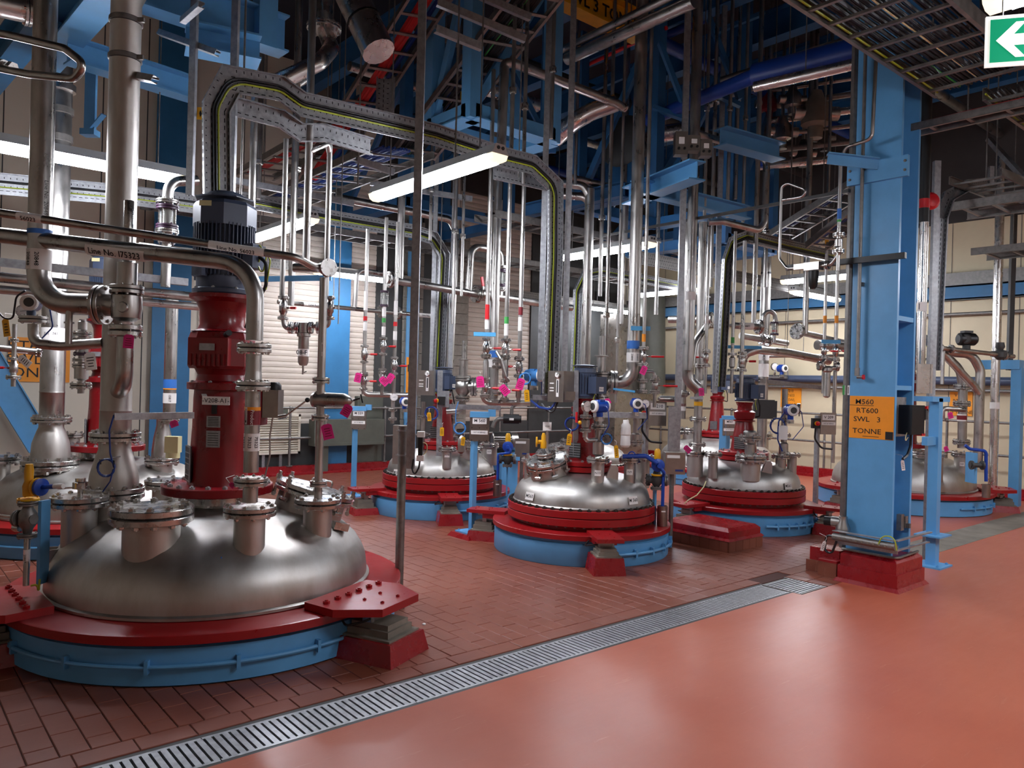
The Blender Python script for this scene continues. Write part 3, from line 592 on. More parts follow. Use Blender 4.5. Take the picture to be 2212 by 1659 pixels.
flange(mw, mc + V((dirv(190).x * 0.35, dirv(190).y * 0.35, 1)).normalized() * 0.12, V((dirv(190).x * 0.35, dirv(190).y * 0.35, 1)), 0.05, 0.1, 0.02, 8)
# brackets welded on the domes
for T, C, px, py in ((m560, M0, 1320, 1018), (m559, M9, 1002, 975), (m561, M1, 1655, 1005)):
    p = dome_hit(C, px, py + 15, 1, 0.003)
    if p: m = MB(); m.prism([p + rgt * -0.05, p + rgt * 0.07 - UP * 0.02, p + rgt * 0.07 + UP * 0.1, p + rgt * 0.05 + UP * 0.13, p + rgt * 0.0 + UP * 0.13], 0.05, fwd); obj('lifting_lug', m, SSD, T)
# --- other big vessels
vl = vtank('reactor_vessel', 'big domed stainless vessel half hidden behind the front vessel and thick pipes', VL_, (-90,), 1.0)
v209 = vtank('reactor_vessel', 'big domed stainless vessel half hidden behind the blue column', V9, (-60, 168), 0.96, cond=(-120, -30))
v210 = vtank('reactor_vessel', 'big domed stainless vessel hidden behind vessel M561 near the beige wall', V0, (-100,), 1.0)
mback = mtank('reactor_vessel', 'domed stainless vessel with red flanges hidden behind vessel M560', TANKS['MB'], (-90,), None, [])
load_cell(V9, -60, 1.31, 0.9, 0.09, 'load cell on a grey stepped base in front of the vessel behind the blue column', 0.286)
load_cell(V9, 168, 1.31, 0.9, 0.09, 'load cell beneath the lug pointing from the far vessel to vessel M561', 0.286)
for T, C, lst in ((vl, VL_, [(0, 985, 0.81, 20, 40, 8), (109, 993, 0.81, 37, 56, 12), (350, 988, 0.82, 21, 35, 8), (155, 935, 0.96, 16, 24, 8)]), (v209, V9, [(2027, 980, 0.84, 10, 18, 8), (2079, 977, 0.85, 16, 22, 8), (1985, 975, 0.83, 16, 24, 8)]), (v210, V0, [(1490, 925, 0.93, 14, 22, 8), (1640, 935, 0.88, 20, 28, 8)])):
    for i, (px, py, z, rn, rf, nb) in enumerate(lst):
        c = Z(px, py, z); D = dep(c); nozzle(T, c, C, rn * D / F, rf * D / F, 0.45, nb=nb, tag_txt='N10' if (T is v209 and i == 0) else ('N9' if T is v209 and i == 1 else None))
# ---------------------------------------------------------------- agitator drives
def octa(m, c, r, z0, z1, r1=None, n=8, a0=None): return m.lathe([(r, z0), (r if r1 is None else r1, z1)], c, UP, n, a0=math.pi / n if a0 is None else a0)
def big_drive(C, label, s=1.0, zo=0.0, plate=None, name='agitator_drive'):
    c = V((C[0], C[1], 0)); t = thing(name, label, 'agitator', c + UP * (0.78 + zo)); Zf = lambda z: z + zo
    m = MB(); m.lathe([(0.20, Zf(0.775)), (0.20, Zf(0.80)), (0.25, Zf(0.80)), (0.25, Zf(0.845)), (0.23, Zf(0.845)), (0.23, Zf(0.862))], c, UP, 36); sp = obj('spool_piece', m, SSF, t); bolts(sp, c + UP * Zf(0.80), -UP, 0.225, 12, 0.014, SSF)
    m = MB(); m.lathe([(0.355, Zf(0.862)), (0.36, Zf(0.866)), (0.36, Zf(0.915)), (0.355, Zf(0.92))], c, UP, 56); bf = obj('base_flange', m, DRED, t); bolts(bf, c + UP * Zf(0.92), UP, 0.325, 20, 0.018, GAL)
    # lantern: fluted tapered housing
    m = MB(); n = 48; prof = [(0.20, 0.92), (0.19, 0.96), (0.186, 1.12), (0.175, 1.3), (0.172, 1.50), (0.168, 1.56)]; vs = []; fs = []
    for k, (r, z) in enumerate(prof):
        for i in range(n):
            a = 2 * math.pi * i / n; q = 1 - (0.055 * max(0, math.cos(a * 6)) if 0.95 < z < 1.13 else 0.03 * max(0, math.cos(a * 3)) if z >= 1.13 and z < 1.52 else 0); vs.append(c + V((r * q * math.cos(a), r * q * math.sin(a), Zf(z))))
    for k in range(len(prof) - 1):
        for i in range(n): j = (i + 1) % n; fs.append((k * n + i, k * n + j, (k + 1) * n + j, (k + 1) * n + i))
    m.add(vs, fs, True); lan = obj('lantern_housing', m, DRED, t)
    m = MB(); m.lathe([(0.168, Zf(1.555)), (0.215, Zf(1.56)), (0.215, Zf(1.605)), (0.2, Zf(1.61)), (0.16, Zf(1.62)), (0.15, Zf(1.66)), (0.17, Zf(1.70))], c, UP, 40); co_ = obj('collar', m, DRED, t); bolts(co_, c + UP * Zf(1.605), UP, 0.195, 8, 0.013, GAL)
    # gearbox
    m = MB(); octa(m, c, 0.205, Zf(1.70), Zf(1.72), 0.215, 8); octa(m, c, 0.215, Zf(1.72), Zf(1.90), 0.215, 8); octa(m, c, 0.215, Zf(1.90), Zf(1.945), 0.2, 8); octa(m, c, 0.19, Zf(1.945), Zf(1.96), 0.18, 8); g = obj('gearbox', m, DRED, t)
    q = TOC; sd = UP.cross(q).normalized(); k = MB()
    k.box(c + q * 0.21 + UP * Zf(1.81), (0.26, 0.06, 0.18), sd, q)
    for i in range(8): k.box(c + q * 0.245 + sd * (-0.11 + 0.031 * i) + UP * Zf(1.755), (0.012, 0.014, 0.08), sd, q)
    obj('inspection_cover', k, DRED, g); m = MB(); m.box(c + q * 0.256 + sd * 0.0 + UP * Zf(1.84), (0.10, 0.002, 0.045), sd, q); obj('rating_plate', m, GAL, g)
    k = MB(); k.cyl(c + sd * 0.1 + q * 0.19 + UP * Zf(1.925), c + sd * 0.14 + q * 0.25 + UP * Zf(1.935), 0.02, 10); obj('oil_plug', k, BLK, g)
    # bell housing
    m = MB(); m.lathe([(0.20, Zf(1.95)), (0.16, Zf(1.965)), (0.145, Zf(2.0)), (0.15, Zf(2.1)), (0.17, Zf(2.15)), (0.215, Zf(2.175)), (0.215, Zf(2.2))], c, UP, 36); bh = obj('bell_housing', m, DRED, t)
    # motor
    m = MB(); m.lathe([(0.19, Zf(2.2)), (0.2, Zf(2.21)), (0.2, Zf(2.235)), (0.175, Zf(2.245)), (0.175, Zf(2.32))], c, UP, 36); mo = obj('motor_end_shield', m, SLAT, t); bolts(mo, c + UP * Zf(2.235), UP, 0.188, 8, 0.012, GAL)
    m = MB(); m.lathe([(0.168, Zf(2.32)), (0.168, Zf(2.68))], c, UP, 40); fr = obj('motor_frame', m, SLAT, t); k = MB()
    for i in range(46):
        a = 2 * math.pi * i / 46; e = V((math.cos(a), math.sin(a), 0)); k.box(c + e * 0.18 + UP * Zf(2.5), (0.04, 0.006, 0.35), e, V((-e.y, e.x, 0)))
    obj('cooling_fins', k, SLAT, fr)
    k = MB()
    for a in (0.4, 2.0, 3.55, 5.1): e = V((math.cos(a), math.sin(a), 0)); k.box(c + e * 0.205 + UP * Zf(2.34), (0.05, 0.09, 0.06), e, V((-e.y, e.x, 0)))
    obj('lifting_eye', k, SLAT, fr)
    m = MB(); octa(m, c, 0.205, Zf(2.66), Zf(2.80), 0.205, 8); octa(m, c, 0.205, Zf(2.80), Zf(2.825), 0.19, 8); fc = obj('fan_cowl', m, SLAT, t); m = MB(); m.box(c + q * 0.192 + UP * Zf(2.79) - sd * 0.06, (0.08, 0.003, 0.035), sd, q); obj('rating_plate', m, CABW, fc)
    m = MB(); m.lathe([(0.05, Zf(2.82)), (0.05, Zf(2.845)), (0.2, Zf(2.845)), (0.2, Zf(2.853)), (0.12, Zf(2.885)), (0.1, Zf(2.9))], c, UP, 8); obj('rain_cap', m, SLAT, t)
    # terminal box on the far right side with looped cables
    bx_ = (sd * -1 if sd.dot(rgt) < 0 else sd); m = MB(); e = (rgt * 0.95 - fwd * 0.3).normalized(); tb = c + e * 0.24 + UP * Zf(2.46); m.box(tb, (0.08, 0.14, 0.16), e, V((-e.y, e.x, 0))); b_ = obj('terminal_box', m, SLAT, t)
    k = MB(); k.tube([tb + e * 0.04 + UP * 0.0, tb + e * 0.10 - UP * 0.04, tb + e * 0.10 - UP * 0.2, tb + e * 0.0 - UP * 0.34, c + e * 0.19 + UP * Zf(1.98)], 0.012, 0.07, 8); obj('motor_cable', k, CABL, b_)
    k = MB(); k.tube([tb + e * 0.05 + UP * 0.07, tb + e * 0.09 + UP * 0.0 - TOC * 0.02, tb + e * 0.07 - UP * 0.13, tb + e * 0.03 - UP * 0.05, tb + e * 0.08 + UP * 0.06], 0.005, 0.03, 6); k.tube([tb + e * 0.04 + UP * 0.08, tb + e * 0.13 - UP * 0.02, tb + e * 0.10 - UP * 0.22], 0.005, 0.04, 6); obj('earth_wire', k, CABY, b_)
    if plate:
        pp = c + q * 0.235 + UP * Zf(1.49) + sd * 0.06; m = MB(); m.box(pp, (0.18, 0.004, 0.055), sd, q); m.bar(pp + sd * -0.07 + UP * 0.02 - q * 0.0, pp + sd * -0.1 + UP * 0.04 - q * 0.05, 0.03, 0.004); lb = obj('tag_plate', m, WHT, t); text(lb, plate, 0.042, pp + q * 0.0035, sd, UP, INK)
        for zz, hh in ((1.35, 0.075), (1.235, 0.11)): m = MB(); m.box(c + q * 0.19 + UP * Zf(zz) + sd * 0.03, (0.09, 0.004, hh), sd, q); lb = obj('rating_plate', m, GAL, t); k = MB(); [k.box(c + q * 0.1935 + UP * Zf(zz - hh * 0.35 + hh * 0.14 * i) + sd * 0.03, (0.07, 0.001, 0.005), sd, q) for i in range(6)]; obj('print', k, DGR, lb)
        m = MB(); m.box(c + q * 0.18 + UP * Zf(1.43) + sd * 0.03, (0.03, 0.02, 0.06), sd, q); obj('inspection_port', m, BLK, t)
    # wire mesh guard over the shaft window
    e = (q * 0.55 - sd * 0.85).normalized(); fr_ = V((-e.y, e.x, 0)); k = MB(); pc = c + e * 0.2 + UP * Zf(1.06)
    k.box(pc - e * 0.008, (0.004, 0.15, 0.24), e, fr_); gd = obj('guard_opening', k, BLK, t); k = MB()
    for i in range(7): k.box(pc + UP * (-0.11 + i * 0.037), (0.006, 0.15, 0.004), e, fr_)
    for i in range(9): k.box(pc + fr_ * (-0.07 + i * 0.0175), (0.006, 0.003, 0.24), e, fr_)
    obj('mesh_guard', k, GAL, gd); return t
big_drive(V2, 'tall agitator drive with dark red gearbox and blue-grey finned motor, plate V208-A1', plate='-V208-A1-')
big_drive(VL_, 'red agitator drive of the rear left vessel, mostly hidden by the thick pipe')
big_drive(V9, 'red agitator drive hidden behind the blue column')
def small_drive(C, label, z_l1, z_g1, z_m0, z_m1, tbox='MA10', s=1.0, red_gear=True):
    c = V((C[0], C[1], 0)); t = thing('agitator_drive', label, 'agitator', c + UP * 0.79); q = TOC; sd = UP.cross(q).normalized()
    m = MB(); m.lathe([(0.29, 0.79), (0.30, 0.795), (0.30, 0.84), (0.29, 0.845)], c, UP, 48); lf = obj('lower_flange', m, RED, t)
    m = MB(); m.lathe([(0.28, 0.843), (0.28, 0.852)], c, UP, 40); obj('gasket', m, BLK, t)
    m = MB(); m.lathe([(0.29, 0.85), (0.30, 0.855), (0.30, 0.89), (0.29, 0.895)], c, UP, 48); bf = obj('upper_flange', m, RED, t); bolts(bf, c + UP * 0.895, UP, 0.27, 14, 0.016, GAL)
    m = MB(); m.lathe([(0.16, 0.895), (0.155, 0.93), (0.14, 1.05), (0.105, z_l1 - 0.05), (0.10, z_l1 - 0.02), (0.13, z_l1 - 0.015), (0.13, z_l1)], c, UP, 10); obj('lantern_housing', m, DRED, t)
    e = (q * 0.8 - sd * 0.6).normalized(); fr_ = V((-e.y, e.x, 0)); k = MB(); pc = c + e * 0.148 + UP * 1.0; k.box(pc, (0.012, 0.13, 0.15), e, fr_); gd = obj('guard_opening', k, DGR, t); k = MB(); [k.box(pc + UP * (-0.06 + i * 0.024) + e * 0.006, (0.006, 0.13, 0.008), e, fr_) for i in range(6)]; obj('guard_slat', k, GAL, gd)
    m = MB(); m.lathe([(0.10, z_l1), (0.125, z_l1 + 0.03), (0.13, z_l1 + (z_g1 - z_l1) * 0.45), (0.09, z_l1 + (z_g1 - z_l1) * 0.55), (0.085, z_g1 - 0.05), (0.11, z_g1)], c, UP, 20); obj('gearbox', m, DRED, t)
    m = MB(); m.lathe([(0.12, z_m0), (0.125, z_m0 + 0.02), (0.11, z_m0 + 0.03), (0.11, z_m1 - 0.06), (0.115, z_m1 - 0.055), (0.11, z_m1 - 0.01), (0.08, z_m1)], c, UP, 24); fr = obj('motor_frame', m, SLAT, t); k = MB()
    for i in range(26): a = 2 * math.pi * i / 26; e = V((math.cos(a), math.sin(a), 0)); k.box(c + e * 0.113 + UP * ((z_m0 + z_m1) / 2 - 0.01), (0.022, 0.005, (z_m1 - z_m0) * 0.6), e, V((-e.y, e.x, 0)))
    obj('cooling_fins', k, SLAT, fr); m = MB(); m.lathe([(0.12, z_m1 + 0.008), (0.13, z_m1 + 0.012), (0.13, z_m1 + 0.018), (0.03, z_m1 + 0.03)], c, UP, 24); obj('rain_cap', m, SLAT, t)
    e = (q * 0.75 + rgt * 0.75).normalized(); fr_ = V((-e.y, e.x, 0)); tb = c + e * 0.17 + UP * (z_m0 + (z_m1 - z_m0) * 0.42); m = MB(); m.box(tb, (0.10, 0.17, 0.17), e, fr_); bxo = obj('terminal_box', m, SLAT, t)
    e2 = TOC; m = MB(); pp = tb + e * 0.052 - UP * 0.04; m.box(pp, (0.002, 0.07, 0.045), e, fr_); lb = obj('tag_plate', m, WHT, bxo); text(lb, tbox, 0.026, pp + e * 0.0015, fr_, UP, INK) if fr_.dot(rgt) > 0 else text(lb, tbox, 0.026, pp + e * 0.0015, -fr_, UP, INK)
    k = MB(); k.tube([tb - UP * 0.08, tb - UP * 0.16 + e * 0.03, tb - UP * 0.3 + fr_ * 0.06, c + fr_ * 0.14 + UP * (z_l1 + 0.02)], 0.009, 0.04, 6); obj('motor_cable', k, CABL, bxo); k = MB(); k.tube([tb - UP * 0.08 - fr_ * 0.03, tb - UP * 0.14 - fr_ * 0.06, tb - UP * 0.22 - fr_ * 0.02], 0.004, 0.03, 6); obj('earth_wire', k, CABY, bxo)
    return t
small_drive(M0, 'red agitator drive with slate blue motor on vessel M560', 1.36, 1.52, 1.53, 1.84)
small_drive(M9, 'red agitator drive with slate blue motor on vessel M559', 1.36, 1.50, 1.52, 1.82)
small_drive(M1, 'red agitator drive with slate blue motor on vessel M561', 1.28, 1.50, 1.51, 1.80)
small_drive(V0, 'red agitator drive rising behind the M561 sign post near the beige wall', 1.45, 1.6, 1.6, 1.9, 'V210')
# ================================================================ PIPEWORK BUILDERS
def VX(px, py, D):                      # plan position under a pixel at depth D
    p = P(px, py, D); return V((p.x, p.y, 0))
def vline(name, label, cat, px, pyr, D, y0, y1, r, items=(), group=None, material=None, xy=None):
    # vertical line: px taken at row pyr; items hang on it at photo rows
    b = xy if xy is not None else VX(px, pyr, D); D = dep(b)
    def zz(py):
        q = CX + F * ((b.x * RT[0] + b.y * RT[1]) / D); return zat(q, py, D)
    z0, z1 = sorted((zz(y0), zz(y1))); root = thing(name, label, cat, V((b.x, b.y, z0)), group); m = MB(); m.cyl(V((b.x, b.y, z0)), V((b.x, b.y, z1)), r, 16); obj('pipe', m, material or SS, root)
    for it in items:
        k, py = it[0], it[1]; p = V((b.x, b.y, zz(py)))
        if k == 'f': flange(root, p, UP, r, it[2] if len(it) > 2 else None, it[3] if len(it) > 3 else None, 8 if r > 0.03 else 4)
        elif k == 'v': valve(root, p, UP, r, it[2] if len(it) > 2 else (rgt * 0.9 - fwd * 0.3), it[3] if len(it) > 3 else BRED, it[4] if len(it) > 4 else None)
        elif k == 'b': band(root, p, UP, r, it[2], it[3])
        elif k == 't': pipe_text(root, it[2], p, UP, r, it[3], it[4], it[5] if len(it) > 5 else -UP)
        elif k == 'r':                                                 # swollen body between two rows
            q = V((b.x, b.y, zz(it[2]))); m = MB(); L = (q - p).length; m.lathe([(r, 0), (it[3], L * 0.12), (it[3], L * 0.88), (r, L)], p if p.z < q.z else q, UP, 18); obj('pipe_body', m, SS, root)
        elif k == 'g':                                                 # sight glass with tie rods
            q = V((b.x, b.y, zz(it[2]))); R2 = it[3]; m = MB(); m.cyl(p, q, r * 1.5, 14); g = obj('sight_glass', m, GLASS, root); flange(g, p, UP, r, R2, r * 0.4, 4, gasket=False, material=PURP); flange(g, q, UP, r, R2, r * 0.4, 4, gasket=False, material=PURP if len(it) < 5 else it[4]); m = MB()
            for a in range(4): e = dirv(45 + 90 * a) * R2 * 0.8; m.cyl(p + e, q + e, r * 0.22, 6)
            obj('tie_rod', m, SSF, g)
    return root
def straight(name, label, cat, p, q, r, items=(), material=None, group=None, part='pipe'):
    p = V(p); q = V(q); root = thing(name, label, cat, p if p.z < q.z else q, group); m = MB(); m.cyl(p, q, r, 14); obj(part, m, material or SS, root); d = (q - p).normalized()
    for it in items:
        c = p + (q - p) * it[1]
        if it[0] == 'f': flange(root, c, d, r, *(it[2:3]))
        elif it[0] == 't': pipe_text(root, it[2], c, d, r, it[3], it[4], it[5] if len(it) > 5 else (d if d.dot(rgt) > 0 else -d))
        elif it[0] == 'b': band(root, c, d, r, it[2], it[3])
        elif it[0] == 'v': valve(root, c, d, r, it[2], it[3])
    return root
def strut(name, label, p, q, w=0.041, h=0.041, group=None, material=None, face=None, holes=True):
    # galvanised slotted channel
    p = V(p); q = V(q); t = thing(name, label, 'strut', p if p.z <= q.z else q, group); m = MB(); f = V(face) if face else fwd; d = (q - p).normalized(); f = (f - d * f.dot(d)).normalized(); s = d.cross(f); L = (q - p).length; c = (p + q) / 2
    m.box(c - f * h / 2, (L, w, 0.003), d, s); m.box(c - s * w / 2, (L, 0.003, h), d, s); m.box(c + s * w / 2, (L, 0.003, h), d, s); m.box(c - s * w * 0.36 + f * h / 2, (L, w * 0.28, 0.003), d, s); m.box(c + s * w * 0.36 + f * h / 2, (L, w * 0.28, 0.003), d, s)
    obj('channel', m, material or GAL, t); return t
def tray(name, label, pts, n, w=0.16, h=0.05, cables=((CABL, 0.012, 0.02), (CABY, 0.006, -0.03)), group=None, slots=True, material=None, pitch=0.05, cab_end=None):
    # perforated cable tray swept along pts; n is the open side
    pts = [V(p) for p in pts]; n = V(n).normalized(); t = thing(name, label, 'cable tray', min(pts, key=lambda q: q.z), group); N = len(pts); L = []; Rr = []
    for i in range(N):
        d0 = (pts[i] - pts[i - 1]).normalized() if i else (pts[1] - pts[0]).normalized(); d1 = (pts[i + 1] - pts[i]).normalized() if i < N - 1 else d0
        s0 = n.cross(d0).normalized(); s1 = n.cross(d1).normalized(); s = (s0 + s1).normalized(); k = 1 / max(0.4, s.dot(s0)); L.append(pts[i] + s * k * w / 2); Rr.append(pts[i] - s * k * w / 2)
    m = MB()
    for i in range(N - 1):
        for a, b in ((L[i], L[i + 1]), (Rr[i], Rr[i + 1])):
            s = (a - pts[i]).normalized() * 0.0; m.add([a, b, b + n * h, a + n * h], [(0, 1, 2, 3)]); o_ = (b - a).normalized().cross(n) * 0.003; m.add([a + o_, b + o_, b + o_ + n * h, a + o_ + n * h], [(3, 2, 1, 0)]); m.add([a + n * h, b + n * h, b + n * h + o_ * 4, a + n * h + o_ * 4], [(0, 1, 2, 3)])
        m.add([L[i], L[i + 1], Rr[i + 1], Rr[i]], [(0, 1, 2, 3)]); m.add([q - n * 0.002 for q in (L[i], L[i + 1], Rr[i + 1], Rr[i])], [(3, 2, 1, 0)])
    obj('tray_channel', m, material or GAL, t)
    if slots:
        m = MB(); rows = max(2, int(w / 0.045))
        for i in range(N - 1):
            d = pts[i + 1] - pts[i]; ln = d.length; d.normalize(); s = n.cross(d); k = int(ln / pitch)
            for j in range(k):
                for r_ in range(rows):
                    c = pts[i] + d * ((j + 0.5 + 0.5 * (r_ % 2)) * ln / max(1, k)) + s * (-w / 2 + (r_ + 0.5) * w / rows); a, b = (pitch * 0.3, 0.0035) if r_ % 2 == 0 else (0.0035, pitch * 0.2)
                    for e in (0.0008, -0.0028): m.add([c + n * e + d * x + s * y for x, y in ((-a, -b), (a, -b), (a, b), (-a, b))], [(0, 1, 2, 3)])
                for q, e in ((L, 1), (Rr, -1)):
                    c = q[i] + (q[i + 1] - q[i]) * ((j + 0.5) / max(1, k)) + n * h * 0.5; a, b = pitch * 0.3, 0.003
                    for o_ in (0.0045, -0.0012): m.add([c + s * o_ + d * x + n * y for x, y in ((-a, -b), (a, -b), (a, b), (-a, b))], [(0, 1, 2, 3)]); m.add([c - s * o_ + d * x + n * y for x, y in ((-a, -b), (a, -b), (a, b), (-a, b))], [(0, 1, 2, 3)])
        s_ = obj('slots', m, SLOT, t); s_['kind'] = 'stuff'
    for cm, cr, off in cables:
        pp = []
        for i in range(N): s = (L[i] - pts[i]).normalized(); pp.append(pts[i] + s * off + n * (0.006 + cr))
        if cab_end: pp += [V(q) for q in cab_end]
        m = MB(); m.tube(pp, cr, 0.18, 8); obj('cable', m, cm, t)
    return t
def tray_hang(t, *ps):
    for p in ps: hang(t, p)
    return t
def ladder(name, label, a, b, w, side, n_r, h=0.09, fills=(), group=None):
    # cable ladder: two side rails from a to b, w apart along side
    a = V(a); b = V(b); s = V(side).normalized(); d = (b - a).normalized(); nn = s.cross(d).normalized(); nn = nn if nn.z > 0 else -nn; t = thing(name, label, 'cable ladder', a if a.z < b.z else b, group)
    for k in (0, 1): m = MB(); o = s * w * k; m.box((a + b) / 2 + o, ((b - a).length, 0.004, h), d, nn.cross(d)); m.box((a + b) / 2 + o - nn * h / 2 + s * (0.012 if k == 0 else -0.012), ((b - a).length, 0.028, 0.004), d, nn.cross(d)); m.box((a + b) / 2 + o + nn * h / 2 + s * (0.012 if k == 0 else -0.012), ((b - a).length, 0.028, 0.004), d, nn.cross(d)); obj('side_rail', m, GALD, t)
    for i in range(n_r): p = a + (b - a) * ((i + 0.5) / n_r) - nn * (h / 2 - 0.018); m = MB(); m.box(p + s * w / 2, (0.03, w, 0.02), d, s); obj('rung', m, GALD, t)
    for cm, cr, off, k in fills:
        m = MB()
        for j in range(k): o = s * (w * (off + 0.045 * j)) - nn * (h / 2 - 0.034 - cr) + nn * R.uniform(0, 0.02); L_ = (b - a); m.tube([a + o, a + L_ * 0.3 + o + s * R.uniform(-.02, .02), a + L_ * 0.6 + o + s * R.uniform(-.02, .02), b + o], cr, 0.3, 6)
        obj('cable', m, cm, t)
    for q in (0.12, 0.88): hang(t, a + (b - a) * q + s * w * 0.5, 0.007)
    return t
def ibeam(name, label, p, q, h=0.3, w=0.2, material=None, t=0.016, upd=UP, group=None, cat='beam'):
    p = V(p); q = V(q); r_ = thing(name, label, cat, p if p.z <= q.z else q, group); d = (q - p).normalized(); s = V(upd).cross(d)
    s = (s if s.length > 1e-3 else A.cross(d)).normalized(); u = d.cross(s).normalized(); c = (p + q) / 2; L = (q - p).length
    for k in (-1, 1): m = MB(); m.box(c + u * k * (h - t) / 2, (L, w, t), d, s); obj('flange', m, material or DBLU, r_)
    m = MB(); m.box(c, (L, t * 0.7, h - 2 * t), d, s); obj('web', m, material or DBLU, r_); return r_
def bar_thing(name, label, cat, p, q, w, h, material, part='bar', group=None, upd=UP):
    p = V(p); q = V(q); t = thing(name, label, cat, p if p.z <= q.z else q, group); m = MB(); m.bar(p, q, w, h, upd); obj(part, m, material, t); return t
def transmitter(label, p, face=None, body=None, s=1.0, head=True, group='field transmitters'):
    # round two-compartment transmitter housing with display, on a neck
    p = V(p); f = V(face).normalized() if face else (TOC * 0.9 + rgt * 0.35).normalized(); t = thing('transmitter', label, 'transmitter', p - UP * 0.1 * s, group); m = MB(); m.cyl(p - f * 0.045 * s, p + f * 0.045 * s, 0.042 * s, 18); m.cyl(p - UP * 0.04 * s, p - UP * 0.075 * s, 0.022 * s, 10); m.box(p + UP * 0.03 * s, (0.05 * s, 0.05 * s, 0.03 * s)); h = obj('housing', m, body or VBLU, t)
    m = MB(); m.lathe([(0.042 * s, 0), (0.043 * s, 0.012 * s), (0.036 * s, 0.018 * s), (0.03 * s, 0.018 * s)], p + f * 0.045 * s, f, 18); obj('end_cap', m, WHT, t); m = MB(); m.lathe([(0.024 * s, 0), (0.024 * s, 0.003)], p + f * 0.0635 * s, f, 16); obj('display', m, DGR, t)
    m = MB(); m.cyl(p - f * 0.045 * s, p - f * 0.062 * s, 0.04 * s, 18); obj('rear_cap', m, WHT if body is None else (body), t); m = MB(); m.cyl(p - UP * 0.07 * s, p - UP * 0.1 * s, 0.03 * s, 6); obj('process_neck', m, SSF, t)
    m = MB(); sd = UP.cross(f).normalized(); m.tube([p + sd * 0.04 * s, p + sd * 0.08 * s, p + sd * 0.1 * s - UP * 0.12 * s, p + sd * 0.02 * s - UP * 0.22 * s], 0.005, 0.04, 6); obj('cable', m, CABB, t); m = MB(); m.bar(p - UP * 0.085 * s, p - UP * 0.085 * s + fwd * 0.2, 0.02, 0.02); obj('mounting_bracket', m, GALD, t); return t
def gauge(label, p, face=None, r=0.05, group='dial pressure gauges'):
    p = V(p); f = V(face).normalized() if face else (TOC * 0.95 + rgt * 0.2).normalized(); t = thing('pressure_gauge', label, 'gauge', p - UP * r * 1.5, group); m = MB(); m.lathe([(r * 0.9, -r * 0.5), (r, -r * 0.4), (r, r * 0.15), (r * 0.93, r * 0.2), (r * 0.88, r * 0.12)], p, f, 24, cap1=False); m.cyl(p - UP * r * 0.9, p - UP * r * 1.6, r * 0.16, 8); obj('case', m, SSF, t)
    m = MB(); m.lathe([(r * 0.9, 0), (r * 0.9, 0.001)], p + f * r * 0.1, f, 24); dl = obj('dial', m, WHT, t); m = MB(); sd = UP.cross(f).normalized(); m.bar(p + f * (r * 0.1 + 0.0025) - sd * r * 0.3 - UP * r * 0.05, p + f * (r * 0.1 + 0.0025) + sd * r * 0.6 + UP * r * 0.1, 0.0015, r * 0.07, f)
    for i in range(9): a = math.radians(225 - 33.75 * i); q = sd * math.cos(a) + UP * math.sin(a); m.bar(p + f * (r * 0.1 + 0.0018) + q * r * 0.68, p + f * (r * 0.1 + 0.0018) + q * r * 0.8, 0.001, r * 0.05, f)
    obj('needle', m, INK, dl); return t
def pressure_set(label, p, down, r=0.02, g=True):   # small flanged stub with isolating valve under an instrument
    p = V(p); t = thing('instrument_stub', label, 'pipe', p - UP * down, 'instrument stubs'); m = MB(); m.cyl(p - UP * down, p, r, 12); obj('pipe', m, SS, t); flange(t, p - UP * 0.03, UP, r, r * 2.1, 0.012, 4); flange(t, p - UP * (down * 0.55), UP, r, r * 2.1, 0.012, 4); valve(t, p - UP * (down * 0.3), UP, r * 0.8, rgt, None, ends=False); return t
def coil(label, p, rad, material, n=3, r=0.006, face=None, cat='cable', tail=None):
    p = V(p); f = V(face).normalized() if face else TOC; s = UP.cross(f).normalized(); t = thing('coiled_cable', label, cat, p - UP * rad); m = MB(); pts = []
    for i in range(n * 14 + 1): a = 2 * math.pi * i / 14; pts.append(p + (s * math.cos(a) + UP * math.sin(a)) * rad * (1 + 0.06 * math.sin(i * 0.7)) + f * 0.004 * (i / 14))
    if tail: pts += [V(q) for q in tail]
    m.tube(pts, r, 0.02, 6); obj('coil', m, material, t); m = MB(); m.cyl(p + UP * rad, p + UP * rad - f * 0.16, 0.004, 6); obj('hook', m, GALD, t); m = MB()
    for a in (0.6, 2.4): q = p + (s * math.cos(a) + UP * math.sin(a)) * rad; m.box(q, (0.006, 0.03, 0.03)); 
    obj('cable_tie', m, BLK, t); return t
def cable(label, pts, r, material, group=None, bend=0.06): 
    t = thing('loose_cable', label, 'cable', min([V(p) for p in pts], key=lambda q: q.z), group); m = MB(); m.tube(pts, r, bend, 6); obj('cable', m, material, t); return t
